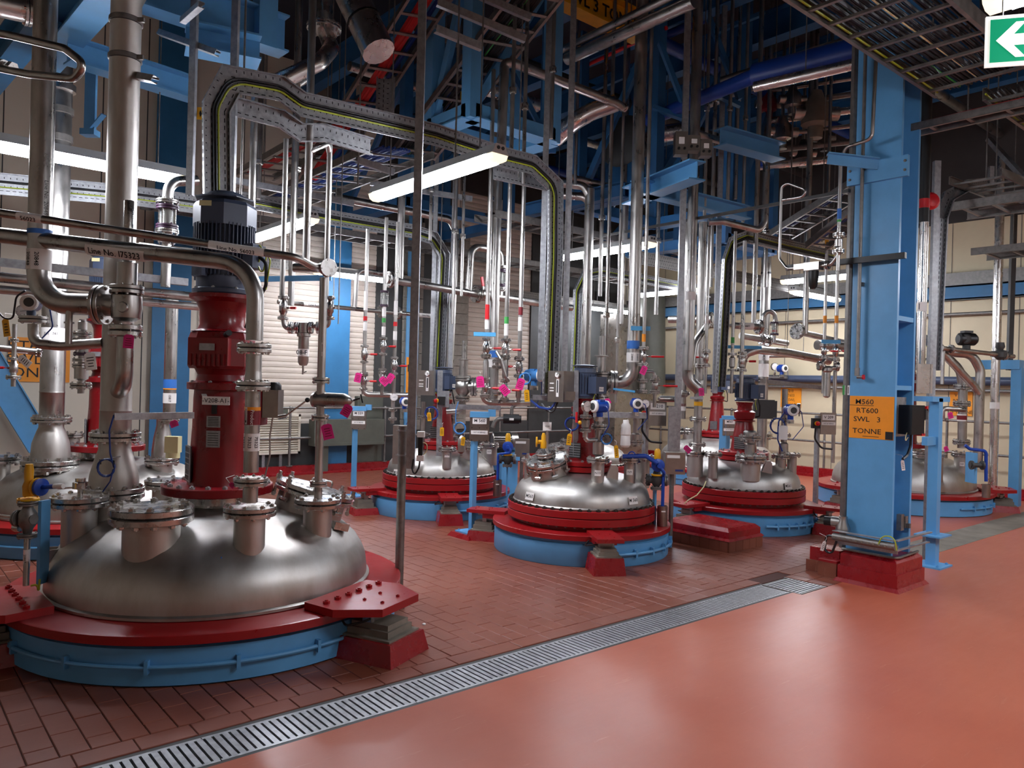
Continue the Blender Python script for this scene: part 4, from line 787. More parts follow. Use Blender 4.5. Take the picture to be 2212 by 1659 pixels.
def sign_post(label, px, py, txt, h_px, hat=True, base=True, rot=None, plate_w=0.17, post=0.055):
    g = Z(px, py, 0.0); D = dep(g); q = -B if False else (TOC * 1.0); sd = UP.cross(q).normalized(); zt = zat(px, h_px, D)
    t = thing('sign_post', label, 'sign', g); m = MB(); m.box(g + UP * (zt / 2 + 0.01), (post, post, zt)); obj('post', m, BLUE, t)
    if base: m = MB(); m.bx(g.x - 0.13, g.x + 0.13, g.y - 0.13, g.y + 0.13, 0.045, 0.06); b_ = obj('base_plate', m, BLUE, t); m = MB(); frust(m, g.x - 0.19, g.x + 0.19, g.y - 0.19, g.y + 0.19, 0, 0.045, 0.03); obj('grout_pad', m, PRED, t); [inst('bolt', bolt_mesh(BLUE), g + V((i * 0.1, j * 0.1, 0.06)), b_, None, 0.012) for i in (-1, 1) for j in (-1, 1)]
    c = V((g.x, g.y, zt - 0.13)) + q * (post / 2 + 0.012) + sd * 0.055; m = MB(); m.box(c, (plate_w, 0.02, 0.26), sd, q); pb = obj('sign_plate', m, GBOX, t); c2 = c + q * 0.0115
    m = MB(); m.box(c2 + UP * 0.09, (plate_w * 0.72, 0.002, 0.07), sd, q); l1 = obj('sign_label', m, WHT, pb); text(l1, txt, 0.046, c2 + UP * 0.09 + q * 0.0018, sd, UP, INK, bold=0.015)
    m = MB(); m.box(c2 - UP * 0.035, (plate_w * 0.86, 0.002, 0.042), sd, q); l2 = obj('sign_label', m, WHT, pb); text(l2, 'OUT OF SERVICE', 0.021, c2 - UP * 0.035 + q * 0.0018, sd, UP, INK, sx=0.8, bold=0.015)
    m = MB()
    for i in (-1, 0, 1):
        for k in (0.035, -0.1): m.cyl(c2 + sd * i * plate_w * 0.38 - UP * 0 + UP * (k - 0.02), c2 + sd * i * plate_w * 0.38 + UP * (k - 0.02) + q * 0.003, 0.005, 8)
    obj('rivet', m, BLK, pb)
    if hat: m = MB(); m.box(c + UP * 0.155 - q * 0.03, (plate_w, 0.1, 0.06), sd, q); m.box(c + UP * 0.175 + sd * plate_w * 0.62 - q * 0.02, (0.08, 0.06, 0.075), sd, q); obj('top_cover', m, BLUE, t)
    return t
def panel_box(label, c, w, h, dpt, cat='control box', q=None, gaugeface=True):
    # stainless cabinet with dial, slot window and labels
    c = V(c); q = V(q) if q else TOC; sd = UP.cross(q).normalized(); t = thing('control_cabinet', label, cat, c - UP * h / 2); m = MB(); m.box(c, (w, dpt, h), sd, q); b = obj('cabinet', m, GBOX, t); f = c + q * dpt / 2
    m = MB(); m.box(f + sd * w * 0.12 - UP * h * 0.02 + q * 0.001, (w * 0.16, 0.003, h * 0.62), sd, q); o = obj('window_frame', m, WHT, t); m = MB(); m.box(f + sd * w * 0.12 + q * 0.0028, (w * 0.07, 0.002, h * 0.4), sd, q); obj('slot_window', m, BLK, o)
    m = MB(); m.lathe([(w * 0.17, 0), (w * 0.17, 0.012), (w * 0.14, 0.014)], f + sd * w * 0.1 + UP * h * 0.36, q, 20); g = obj('dial', m, SSF, t); m = MB(); m.lathe([(w * 0.12, 0), (w * 0.12, 0.001)], f + sd * w * 0.1 + UP * h * 0.36 + q * 0.0145, q, 16); obj('dial_face', m, WHT, g); m = MB(); m.bar(f + sd * w * 0.1 + UP * h * 0.36 + q * 0.017, f + sd * w * 0.16 + UP * h * 0.42 + q * 0.017, 0.002, 0.005, q); obj('needle', m, INK, g)
    m = MB(); 
    for k in (0.1, -0.05, -0.14): m.box(f - sd * w * 0.25 + UP * h * k + q * 0.001, (w * 0.26, 0.002, h * 0.035), sd, q)
    obj('label_strip', m, WHT, t); return t
# ================================================================ LEFT: pipework over the front vessel
ce = NZ['e']; De = dep(ce)
g = thing('vent_pipe', 'thickest vertical stainless pipe with a cone reducer standing on the front vessel', 'pipe', ce)
m = MB(); m.lathe([(0.15, 0.0), (0.15, 0.05), (0.145, 0.09), (0.115, 0.2), (0.098, 0.25), (0.098, 0.31)], ce, UP, 32); obj('reducer', m, SSD, g)
flange(g, ce + UP * 0.335, UP, 0.098, 0.157, 0.024, 12, sep=True)
m = MB(); m.lathe([(0.098, 0.35), (0.096, 0.5), (0.0985, 0.505), (0.095, 0.52), (0.094, 1.4), (0.0965, 1.405), (0.094, 1.42), (0.094, 3.2), (0.12, 3.26), (0.12, 3.6), (0.094, 3.68), (0.094, 6.2)], ce, UP, 32, cap1=False); obj('pipe', m, SSD, g)
for py in (47, 127):
    z = zat(262, py, De); m = MB(); m.lathe([(0.1, -0.018), (0.1, 0.018)], V((ce.x, ce.y, z)), UP, 28); k = obj('pipe_clamp', m, DGR, g); m = MB(); m.lathe([(0.103, -0.014), (0.103, 0.014)], V((ce.x, ce.y, z)), UP, 28); m.box(V((ce.x, ce.y, z)) + rgt * 0.115 - fwd * 0.03, (0.04, 0.02, 0.03), rgt, fwd); obj('clamp_strap', m, GALD, k)
# relief valve in front of the thick pipe
rv = P(273, 660, 4.86); g = thing('relief_valve', 'angle relief valve with capped bonnet bolted beside the thickest pipe', 'valve', rv - UP * 0.55); m = MB()
m.lathe([(0.05, -0.1), (0.085, -0.08), (0.095, -0.02), (0.09, 0.06), (0.07, 0.075)], rv, UP, 24); m.cyl(rv, rv - rgt * 0.13, 0.07, 24); m.lathe([(0.03, 0), (0.035, 0.02), (0.03, 0.03)], rv - fwd * 0.085 - UP * 0.02 + rgt * .03, -fwd, 12); obj('valve_body', m, SS, g)
flange(g, rv + UP * 0.1, UP, 0.05, 0.1, 0.022, 8, sep=True, material=SS); m = MB(); m.lathe([(0.06, 0.12), (0.06, 0.27), (0.03, 0.28), (0.03, 0.47), (0.026, 0.475), (0.026, 0.56), (0.024, 0.565)], rv, UP, 20); obj('bonnet', m, SS, g); m = MB(); m.lathe([(0.03, 0.48), (0.03, 0.66), (0.027, 0.665)], rv, UP, 20); obj('bonnet_cap', m, SSF, g)
flange(g, rv - rgt * 0.155, rgt, 0.07, 0.125, 0.024, 8, sep=True, material=SS); flange(g, rv - UP * 0.16, UP, 0.05, 0.1, 0.03, 8, sep=True)
b1 = rv - UP * 0.2; m = MB(); m.tube([b1, V((b1.x, b1.y, zat(270, 835, 4.86))), V((ce.x, ce.y, zat(250, 850, 4.95)))], 0.05, 0.13, 18); obj('inlet_pipe', m, SS, g)
# 20848 line elbow
e0 = rv - rgt * 0.18; x1 = VX(88, 420, 4.86); zz_ = e0.z; g = run('relief_line', 'vertical stainless pipe marked 20848 bending right into the relief valve', 'pipe', [V((x1.x, x1.y, 7)), V((x1.x, x1.y, zz_)), e0], 0.068, bend=0.2, n=22)
pt = V((x1.x, x1.y, zat(80, 562, 4.86))); band(g, pt, UP, 0.068, 0.13, WHT, 'pipe_label')
for off in (-0.4, 0.35): n_ = (TOC * math.cos(off) + rgt * math.sin(off)).normalized(); text(g, '20848', 0.035, pt + n_ * 0.0735, -UP, rgt * math.cos(off) - TOC * math.sin(off), INK, bold=0.01)
band(g, V((x1.x, x1.y, zat(85, 502, 4.86))), UP, 0.068, 0.03, BBLU); pt = V((x1.x, x1.y, zat(95, 430, 4.86))); text(g, 'Line No. 20848', 0.035, pt + (TOC * 0.55 + rgt * 0.83).normalized() * 0.0695, -UP, (rgt * 0.55 - TOC * 0.83), INK)
m = MB(); q = P(150, 668, 4.83); m.cyl(q, q - UP * 0.22, 0.021, 12); m.cyl(q - UP * 0.08, q - UP * 0.09, 0.03, 12); obj('drain_stub', m, SS, g)
# branch loop under the elbow
p0 = P(72, 700, 5.0); g = run('bypass_pipe', 'small stainless loop pipe elbowing from a flanged stub into the thickest pipe', 'pipe', [p0, P(72, 742, 5.0), P(135, 747, 5.0), P(222, 741, 5.02)], 0.033, bend=0.09, n=16); flange(g, P(72, 690, 5.0), UP, 0.033, 0.085, 0.018, 6, sep=True, material=SS)
transmitter('dark blue level transmitter on the flanged stub beside the 20848 elbow', P(68, 655, 5.0), body=SLAT, s=1.25)
gauge('round dial gauge behind the 20848 elbow, left of the dark transmitter', P(49, 672, 5.15), r=0.042)
cable('black instrument lead looping from the dark blue transmitter', [P(55, 628, 4.98), P(35, 640, 4.98), P(28, 690, 5.0), P(8, 688, 5.0), P(-15, 660, 5.0)], 0.006, CABL)
# sight glass column
vline('dosing_line', 'sight glass column with a yellow flange in front of the rear vessel pipe', 'pipe', 177, 760, 5.35, 690, 850, 0.022, [('r', 693, 715, 0.03), ('f', 722, 0.062, 0.012), ('b', 733, 0.018, YEL), ('f', 733, 0.07, 0.009), ('g', 765, 742, 0.055), ('f', 778, 0.06, 0.01), ('r', 790, 822, 0.045), ('f', 790, 0.06, 0.012), ('f', 833, 0.07, 0.016)])
tag_card('inspection_tag', 'white paper tag hanging on the sight glass column', P(192, 752, 5.2), (0.075, 0.12), 0.15, material=WHT)
tag_card('service_tag', 'magenta service tag hanging under the relief valve flange', P(280, 712, 4.7), (0.065, 0.085), -0.06)
# rear vessel: 20741 pipe
c = Z(109, 993, 0.81); D = dep(c); g = thing('vapour_pipe', 'stainless pipe with a wide cone reducer on the rear left vessel', 'pipe', c); s = D / F
m = MB(); m.lathe([(38 * s, 0), (38 * s, 0.05), (36 * s, 0.16), (27 * s, 0.28), (24 * s, 0.31), (24 * s, 0.36)], c, UP, 28); obj('reducer', m, SSD, g); flange(g, c + UP * 0.385, UP, 24 * s, 39 * s, 0.02, 12); m = MB(); m.lathe([(24 * s, 0.4), (24 * s, 0.64), (24.8 * s, 0.645), (24 * s, 0.66), (24 * s, 5.2)], c, UP, 28); obj('pipe', m, SS, g); pz = V((c.x, c.y, zat(110, 722, D))); band(g, pz, UP, 24 * s, 0.12, WHT, 'pipe_label'); text(g, '741   741   741', 0.035, pz + TOC * (24 * s * 1.05 + 0.003), rgt, UP, INK)
for py, r_ in ((190, 30), (240, 27), (300, 27)): z = zat(135, py, D); m = MB(); m.lathe([(r_ * s * 1.02, -0.03), (r_ * s * 1.02, 0.03)], V((c.x, c.y, z)), UP, 20); obj('pipe_clamp', m, GALD if py != 190 else POL, g)
# line 175323 over the vessel
cc = NZ['c']; q = VX(552, 680, dep(cc)); q = V((cc.x, cc.y, 0)); DD = dep(cc); zb = zat(548, 590, DD)
lp = P(-120, 494, 4.98); g = thing('product_line', 'stainless pipe labelled Line No. I75323 arching across and down to the front vessel', 'pipe', V((cc.x, cc.y, cc.z))); m = MB(); bp_ = V((cc.x, cc.y, zat(545, 580, DD))); zt = zat(545, 735, DD); m.tube([lp, bp_ + UP * 0.02, V((cc.x, cc.y, zt))], 0.05, 0.24, 22); obj('pipe', m, SS, g)
dl = (bp_ - lp).normalized(); pl = lp + (bp_ - lp) * ((P(258, 548, 4.75) - lp).dot(dl) / (bp_ - lp).length)
n_ = (V((0, 0, HC)) - pl); n_ = (n_ - dl * n_.dot(dl)).normalized(); n_ = (n_ * 0.8 - UP * 0.35).normalized(); n_ = (n_ - dl * n_.dot(dl)).normalized(); up_ = n_.cross(dl)
m = MB(); vs = []
for x in (-0.205, 0.205): vs += [pl + dl * x + n_ * (0.0515 * math.cos(a)) + up_ * (0.0515 * math.sin(a)) for a in [(-0.75 + 1.5 * i / 8) for i in range(9)]]
m.add(vs, [(i, i + 9, i + 10, i + 1) for i in range(8)], True); lb = obj('pipe_label', m, WHT, g); text(lb, 'Line No. I75323', 0.056, pl + n_ * 0.056, dl, up_, INK, wrap=0.056, bold=0.012)
X_ = lambda py: V((cc.x, cc.y, zat(548, py, DD)))
flange(g, X_(752), UP, 0.05, 0.1, 0.022, 8, sep=True); flange(g, X_(833), UP, 0.048, 0.1, 0.022, 8, sep=True); m = MB(); m.lathe([(0.046, 0), (0.046, X_(765).z - X_(822).z)], X_(822), UP, 20); m.lathe([(0.05, 0), (0.046, 0.05)], X_(820), UP, 20); m.cyl(X_(1020), X_(845), 0.044, 20); m.cyl(X_(1085), X_(1052), 0.044, 20); obj('lower_pipe', m, SS, g)
flange(g, X_(1040), UP, 0.044, 0.1, 0.02, 8, sep=True)
band(g, X_(883), UP, 0.044, 0.022, ORG); b_ = band(g, X_(902), UP, 0.044, 0.085, MAROON); text(b_, 'Product', 0.03, X_(902) + (TOC * 0.95 + rgt * 0.3).normalized() * 0.048, -UP, (rgt * .95 - TOC * .3), WHT); m = MB(); m.box(X_(898) + (TOC * 0.9 - rgt * 0.5).normalized() * 0.0475, (0.016, 0.1, 0.001), (rgt * .9 + TOC * .5), UP); o_ = obj('flow_arrow', m, WHT, g); m = MB(); qn = (TOC * 0.9 - rgt * 0.5).normalized(); m.box(X_(895) + qn * 0.0485, (0.003, 0.07, 0.001), (rgt * .9 + TOC * .5), UP); m.prism([X_(914) + qn * 0.0485, X_(908) + qn * 0.0485 + (rgt * .9 + TOC * .5) * 0.006, X_(908) + qn * 0.0485 - (rgt * .9 + TOC * .5) * 0.006], 0.001, qn); obj('arrow_mark', m, INK, o_)
b_ = band(g, X_(955), UP, 0.044, 0.105, WHT, 'pipe_label')
for a in (-0.85, 0.05, 0.9): nq = TOC * math.cos(a) + rgt * math.sin(a); text(b_, '75323', 0.028, X_(955) + nq * 0.0475, -UP, rgt * math.cos(a) - TOC * math.sin(a), INK, bold=0.01)
tag_card('service_tag', 'small magenta tag on a wooden peg at the lower flange of the product line', X_(1036) - rgt * 0.13 - fwd * 0.05, (0.03, 0.035), 0.9)
# actuator box on the product line
ab = P(590, 872, 5.0); g = thing('valve_actuator', 'grey rotary actuator with black sensor and ball-tipped lever beside the product line', 'actuator', ab - UP * 0.12); m = MB(); m.box(ab, (0.1, 0.12, 0.18), rgt, fwd); obj('actuator_body', m, GBOX, g); m = MB(); m.lathe([(0.05, 0.09), (0.05, 0.12), (0.035, 0.14)], ab, UP, 16); obj('position_sensor', m, BLK, g); m = MB(); m.box(ab - rgt * 0.075, (0.04, 0.13, 0.28), rgt, fwd); obj('mounting_bracket', m, MAROON, g)
m = MB(); a_ = P(612, 902, 4.95); b_ = P(664, 864, 4.95); m.cyl(a_, b_, 0.006, 8); lv = obj('lever', m, SSF, g); m = MB(); m.sph(b_, 0.016); obj('lever_knob', m, BLK, lv); m = MB(); m.tube([ab - UP * 0.09, P(583, 940, 5), P(583, 985, 5), P(572, 1030, 5.05)], 0.006, 0.05, 8); obj('air_pipe', m, SS, g); m = MB(); m.cyl(a_ - rgt * 0.03, a_ + rgt * 0.02 + UP * 0.01, 0.016, 10); obj('pivot', m, SSF, g)
# line 56023 and the strainer column
cd = NZ['d']; Dd = dep(cd); Xd = lambda py: V((cd.x, cd.y, zat(695, py, Dd)))
g = thing('strainer_line', 'thin vertical stainless pipe with a horizontal strainer standing on the front vessel', 'pipe', cd); m = MB(); m.cyl(Xd(1062), Xd(600), 0.026, 16); m.cyl(Xd(1085), Xd(1055), 0.026, 16); obj('pipe', m, SS, g)
for py, R2 in ((1045, 0.056), (902, 0.056), (822, 0.056)): flange(g, Xd(py), UP, 0.026, R2, 0.016, 4, sep=True)
m = MB(); p = Xd(864); e = (rgt * 0.98 - fwd * 0.25).normalized(); m.lathe([(0.05, -0.05), (0.056, -0.03), (0.05, -0.02), (0.048, 0.17), (0.03, 0.21), (0.008, 0.225)], p, e, 20); st = obj('strainer', m, SS, g); m = MB(); m.cyl(p + e * 0.22, p + e * 0.28 + UP * 0.02, 0.006, 8); m.bar(p + e * 0.285 + UP * 0.045, p + e * 0.30 - UP * 0.01, 0.008, 0.008); obj('drain_cock', m, BLK, st)
for py, h in ((900, 0.05),): m = MB(); m.cyl(Xd(845), Xd(880), 0.034, 14); obj('neck', m, SS, g)
m = MB(); nq = (TOC * 0.95 + rgt * 0.3).normalized(); m.box(Xd(755) + nq * 0.0275, (0.012, 0.09, 0.001), rgt, UP); b_ = obj('flow_arrow', m, WHT, g); m = MB(); m.box(Xd(752) + nq * 0.0283, (0.003, 0.05, 0.001), rgt, UP); obj('arrow_mark', m, INK, b_)
tag_card('service_tag', 'large magenta tag tied below the horizontal strainer', Xd(905) + e * 0.05 - fwd * 0.06, (0.07, 0.1), 0.25); tag_card('service_tag', 'magenta tag hanging from the tip of the horizontal strainer', p + e * 0.23 - fwd * 0.02, (0.06, 0.08), -0.5)
lp = P(-120, 442, 4.5); jq = Xd(578) - rgt * 0.03; kk = P(640, 556, 4.72); g = run('condensate_line', 'slim stainless pipe labelled Line No. 56023 sloping across the motor', 'pipe', [lp, kk, P(675, 575, 4.85), jq], 0.0245, bend=0.1, n=16); dl = (kk - lp).normalized(); 
for px, s_, L, sz in ((510, 'Line No. 56023', 0.33, 0.036), (85, '56023', 0.14, 0.036)):
    pl = lp + dl * ((P(px, 478 + 0.135 * (px - 85), 4.66) - lp).dot(dl)); b_ = band(g, pl, dl, 0.0245, L, WHT, 'pipe_label'); n_ = (V((0, 0, HC)) - pl); n_ = (n_ - dl * n_.dot(dl)).normalized(); n_ = (n_ - UP * 0.5); n_ = (n_ - dl * n_.dot(dl)).normalized(); text(b_, s_, sz, pl + n_ * 0.0302, dl, n_.cross(dl), INK, wrap=0.0302, bold=0.012)
g = thing('tee_flange', 'flanged tee where the slim line meets the strainer pipe', 'pipe', Xd(578)); m = MB(); p = Xd(580); m.cyl(p - rgt * 0.2 + UP * 0.0, p, 0.028, 14); m.cyl(p, p + (rgt * .6 - fwd * .7) * 0.06, 0.034, 14); obj('tee', m, SS, g); flange(g, p + (rgt * .6 - fwd * .7).normalized() * 0.055, (rgt * .6 - fwd * .7), 0.028, 0.06, 0.014, 4, sep=True)
# galvanised instrument arm and blue coil
a_ = P(246, 900, 4.72); b_ = P(418, 897, 5.05); bar_thing('instrument_arm', 'short galvanised arm reaching left from the agitator lantern', 'bracket', a_, b_, 0.03, 0.042, GAL, 'arm'); cable('thin dark blue lead hanging from the end of the galvanised arm', [a_ + UP * 0.01, P(236, 930, 4.68), P(238, 980, 4.66), P(246, 1010, 4.66)], 0.0055, CABB); coil('dark blue cable coil hanging beside the cone reducer', P(230, 1010, 4.66), 0.052, CABB, 3, 0.0045, tail=[P(238, 1040, 4.66), P(222, 1062, 4.7)])
# yellow angle valve assembly by the left lug
yv = P(62, 1050, 4.55); g = thing('yellow_valve', 'yellow angle valve on a grey globe valve beside the front vessel', 'valve', P(58, 1262, 4.5)); m = MB(); m.lathe([(0.03, -0.06), (0.034, 0.0), (0.024, 0.03), (0.026, 0.09), (0.02, 0.13)], yv, UP, 16); e = (rgt * 0.9 - fwd * 0.3).normalized(); m.cyl(yv, yv + e * 0.07, 0.022, 14); m.lathe([(0.052, 0), (0.055, 0.004), (0.055, 0.018)], yv + e * 0.062, e, 20); obj('angle_body', m, YEL, g); flange(g, yv - UP * 0.085, UP, 0.02, 0.06, 0.011, 4, material=YEL, gasket=False)
m = MB(); m.lathe([(0.05, 0), (0.052, 0.02), (0.03, 0.026)], yv + e * 0.083, e, 18); m.cyl(yv + e * 0.1, yv + e * 0.24 + UP * 0.015, 0.014, 12); hs = obj('spout', m, VBLU, g); m = MB(); m.cyl(yv + e * 0.2 + UP * 0.012, yv + e * 0.27 + UP * 0.018, 0.015, 12); obj('spout_label', m, WHT, hs)
gv = P(60, 1120, 4.52); m = MB(); m.lathe([(0.022, -0.09), (0.03, -0.06), (0.05, -0.03), (0.05, 0.03), (0.03, 0.06), (0.025, 0.08)], gv, UP, 18); m.cyl(gv - e * 0.05, gv + e * 0.05, 0.03, 14); obj('globe_body', m, GALD, g); flange(g, gv + UP * 0.09, UP, 0.025, 0.055, 0.01, 4, material=GALD, gasket=False); flange(g, gv - UP * 0.1, UP, 0.025, 0.055, 0.01, 4, material=GALD, gasket=False); flange(g, gv - e * 0.055 - fwd * 0.02, e, 0.02, 0.05, 0.01, 4, material=GALD, gasket=False)
m = MB(); m.cyl(gv - e * 0.07, gv - e * 0.26, 0.008, 8); m.cyl(gv - e * 0.055 + UP * -.06, gv - e * 0.1 - UP * .06, 0.025, 10); obj('valve_stem', m, SSF, g); lo = P(56, 1265, 4.5); m = MB(); m.cyl(lo, gv - UP * 0.1, 0.017, 14); obj('riser_pipe', m, SS, g); pz = lo + (gv - UP * .1 - lo) * 0.55; band(g, pz, UP, 0.017, 0.1, WHT, 'pipe_label'); text(g, '20807', 0.02, pz + (TOC) * 0.0195, -UP, rgt, INK)
m = MB(); m.bar(lo + rgt * 0.06 + fwd * 0.06, gv + rgt * 0.06 + fwd * 0.06 + UP * 0.1, 0.09, 0.02, rgt); obj('support_bracket', m, BLUE, g); m = MB(); m.tube([lo + rgt * .03, lo + rgt * .07 + UP * .01, lo + rgt * 0.075 - UP * 0.05, lo + rgt * 0.08 + UP * 0.04], 0.006, 0.02, 6); obj('earth_wire', m, CABY, g)
m = MB(); p = P(112, 1205, 4.75); m.lathe([(0.045, -0.16), (0.055, 0.06), (0.05, 0.06), (0.045, 0.0)], p, UP, 20, cap1=False); solo('drip_cup', m, GBOX, 'open grey steel cup standing on the red plate of the front vessel', 'cup')
# small instruments at the far left edge
g = vline('sample_line', 'slender valve column with a red lever at the far left edge', 'pipe', 30, 780, 6.2, 700, 835, 0.018, [('v', 795, -rgt, BRED), ('f', 735), ('f', 815, 0.055)]); tag_card('inspection_tag', 'white tag dangling on the valve column at the far left edge', P(35, 765, 6.0), (0.06, 0.11), 0.9, material=WHT); tag_card('inspection_tag', 'yellow framed tag hanging at the far left edge', P(10, 680, 5.6), (0.05, 0.13), 0.15, material=YEL)
straight('branch_pipe', 'horizontal stainless branch ending in a cap on the rear vessel pipe', 'pipe', P(-60, 745, 6.4), P(88, 761, 6.6), 0.03, [('f', 0.98, 0.045)])
# horizontal pipe rack behind the big pipes
for i, (ya, yb, r_, mm, lb) in enumerate(((601, 655, 0.042, SS, 'upper of two long horizontal pipes behind the relief valve'), (628, 675, 0.034, SS, 'lower of two long horizontal pipes behind the relief valve'))):
    a_ = P(-40, ya - 6, 5.9); b_ = P(430, yb - 12, 6.8); straight('rack_pipe', lb, 'pipe', a_, b_, r_, material=mm)
strut('rack_rail', 'galvanised support rail lying over the two long horizontal pipes', P(-40, 562, 5.85), P(405, 610, 6.75), 0.06, 0.06)
for i, (xa, ya, xb, yb) in enumerate(((0, 380, 440, 455),)): tray('wall_tray', 'perforated cable tray running behind the two thickest pipes', [P(-60, 392, 7.2), P(300, 425, 8.0), P(470, 448, 8.6)], TOC, 0.2, 0.05)
vline('lagged_pipe', 'slim vertical pipe with a blue banner left of the front agitator', 'pipe', 368, 800, 7.7, 640, 915, 0.06, [('b', 829, 0.09, BBLU), ('b', 840, 0.012, ORG), ('t', 860, '15817', 0.03, 0.1), ('f', 905, 0.1)]); c = Z(350, 988, 0.82); D = dep(c); m = MB(); m.lathe([(0.1, 0), (0.1, 0.06), (0.085, 0.2), (0.06, 0.32), (0.06, 0.42)], c, UP, 20); solo('pipe_reducer', m, SS, 'stainless cone reducer on the rear vessel left of the front agitator', 'pipe'); tag_card('service_tag', 'magenta tag under the galvanised arm of the front agitator', P(370, 900, 5.6), (0.06, 0.05), 0.4); m = MB(); p = P(374, 960, 5.7); m.box(p, (0.1, 0.07, 0.12), rgt, fwd); m.lathe([(0.05, -0.1), (0.05, -0.06)], p, UP, 16); solo('sample_bottle', m, CABW, 'translucent cream plastic bottle beside the front agitator', 'bottle')
run('condenser_elbow', 'stainless pipe elbow coming from behind the tray down to a sight glass', 'pipe', [P(425, 390, 6.8), P(365, 392, 6.6), P(361, 440, 6.6)], 0.045, bend=0.13); vline('sight_glass_unit', 'tall sight glass with purple flanges left of the blue-grey motor', 'sight glass', 361, 480, 6.6, 430, 620, 0.04, [('f', 436, 0.095, 0.014), ('g', 490, 448, 0.09), ('f', 500, 0.095, 0.014), ('f', 522, 0.07)])
straight('link_pipe', 'stainless cross pipe under the tall sight glass', 'pipe', P(300, 532, 6.5), P(415, 545, 6.7), 0.035); 
for px, D_, lb in ((416, 5.75, 'galvanised strut rising just left of the front agitator'), (505, 5.6, 'galvanised strut behind the bend of the front cable tray')):
    a_ = VX(px, 200, D_); strut('tall_strut', lb, V((a_.x, a_.y, 0.9 if px == 418 else 3.0)), V((a_.x, a_.y, 7.2)), 0.045, 0.045)
run('tube_loop', 'bent polished tube loop with compression fitting high on the left', 'pipe', [P(-60, 62, 3.6), P(20, 76, 3.6), P(140, 105, 3.5), P(185, 140, 3.45), P(160, 170, 3.5), P(60, 160, 3.6), P(-40, 140, 3.7)], 0.018, bend=0.07); m = MB(); p = P(22, 145, 3.66); d_ = (P(60, 152, 3.62) - p).normalized(); m.hexa(p, d_, 0.027, 0.025); m.hexa(p - d_ * 0.04, d_, 0.022, 0.022); m.cyl(p - d_ * 0.08, p - d_ * 0.04, 0.03, 10); solo('tube_fitting', m, SSF, 'hexagonal compression fitting on the polished tube loop', 'fitting')
# door, stair stringer and load sign on the left of the back wall
x0, x1 = OY(18, 770, 12.7).x, OY(152, 770, 12.7).x; z0, z1 = OY(80, 825, 12.7).z, OY(80, 730, 12.7).z; m = MB(); m.bx(x0, x1, 12.72, 12.735, z0, z1); t = thing('load_sign', 'orange load sign on the cream wall behind the rear left vessel', 'sign', (x0, 12.72, z0)); obj('plate', m, ORG, t)
for s_, k in (('RT600', 0.8), ('SWL 3', 0.5), ('TONNE', 0.2)): text(t, s_, 0.2, ((x0 + x1) / 2 - 0.1, 12.716, z0 + (z1 - z0) * k), A, UP, INK, sx=1.1)
a_ = OY(-60, 720, 12.3); b_ = OY(90, 965, 12.3); ibeam('stair_stringer', 'sloping blue stair stringer in front of the cream wall', a_, b_, 0.34, 0.1, BLUE, cat='stair')
# ================================================================ CENTRE
pb = P(865, 1130, 5.62); g = thing('support_pole', 'round steel pole on the floor carrying the tall slotted strut beside the front vessel', 'pole', V((pb.x, pb.y, 0))); zt = zat(880, 920, 5.62)
m = MB(); m.cyl(V((pb.x, pb.y, 0)), V((pb.x, pb.y, zt)), 0.032, 18); obj('pole', m, GALD, g); m = MB(); m.lathe([(0.08, 0), (0.08, 0.012)], V((pb.x, pb.y, 0)), UP, 4); obj('base_plate', m, GALD, g)
for py in (930, 983): m = MB(); m.lathe([(0.036, -0.006), (0.036, 0.006)], V((pb.x, pb.y, zat(880, py, 5.62))), UP, 16); m.bar(V((pb.x, pb.y, zat(880, py, 5.62))) - rgt * 0.045 - fwd * 0.02, V((pb.x, pb.y, zat(880, py, 5.62))) + rgt * 0.045 - fwd * 0.02, 0.008, 0.008); obj('u_bolt', m, GAL, g)
sb = P(900, 500, 5.56); strut('tall_strut', 'tall galvanised slotted strut clamped to the round pole and crossing the big lamp', V((sb.x, sb.y, zat(893, 1012, 5.56))), V((sb.x, sb.y, 7.15)), 0.055, 0.045)
q = P(909, 962, 5.5); g = thing('junction_box', 'black junction box with white covers on the foot of the tall strut', 'junction box', q - UP * 0.1); m = MB(); m.box(q, (0.03, 0.06, 0.18), rgt, fwd); obj('box_body', m, BLK, g); m = MB(); m.box(q + UP * 0.08, (0.05, 0.065, 0.04), rgt, fwd); obj('cover', m, WHT, g); m = MB(); m.box(q - UP * 0.09, (0.05, 0.065, 0.04), rgt, fwd); obj('cover', m, WHT, g)
cable('black and yellow leads hanging from the junction box on the tall strut', [q - UP * 0.08, q - UP * 0.16 - rgt * 0.01, q - UP * 0.22 - rgt * 0.04, q - UP * 0.17 - rgt * 0.06, q - UP * 0.1 - rgt * 0.05], 0.006, CABL); cable('yellow looped lead on the junction box of the tall strut', [q + UP * 0.02, q + rgt * 0.04 + UP * 0.02, q + rgt * 0.05 - UP * 0.03, q + rgt * 0.02 - UP * 0.07], 0.004, CABW)
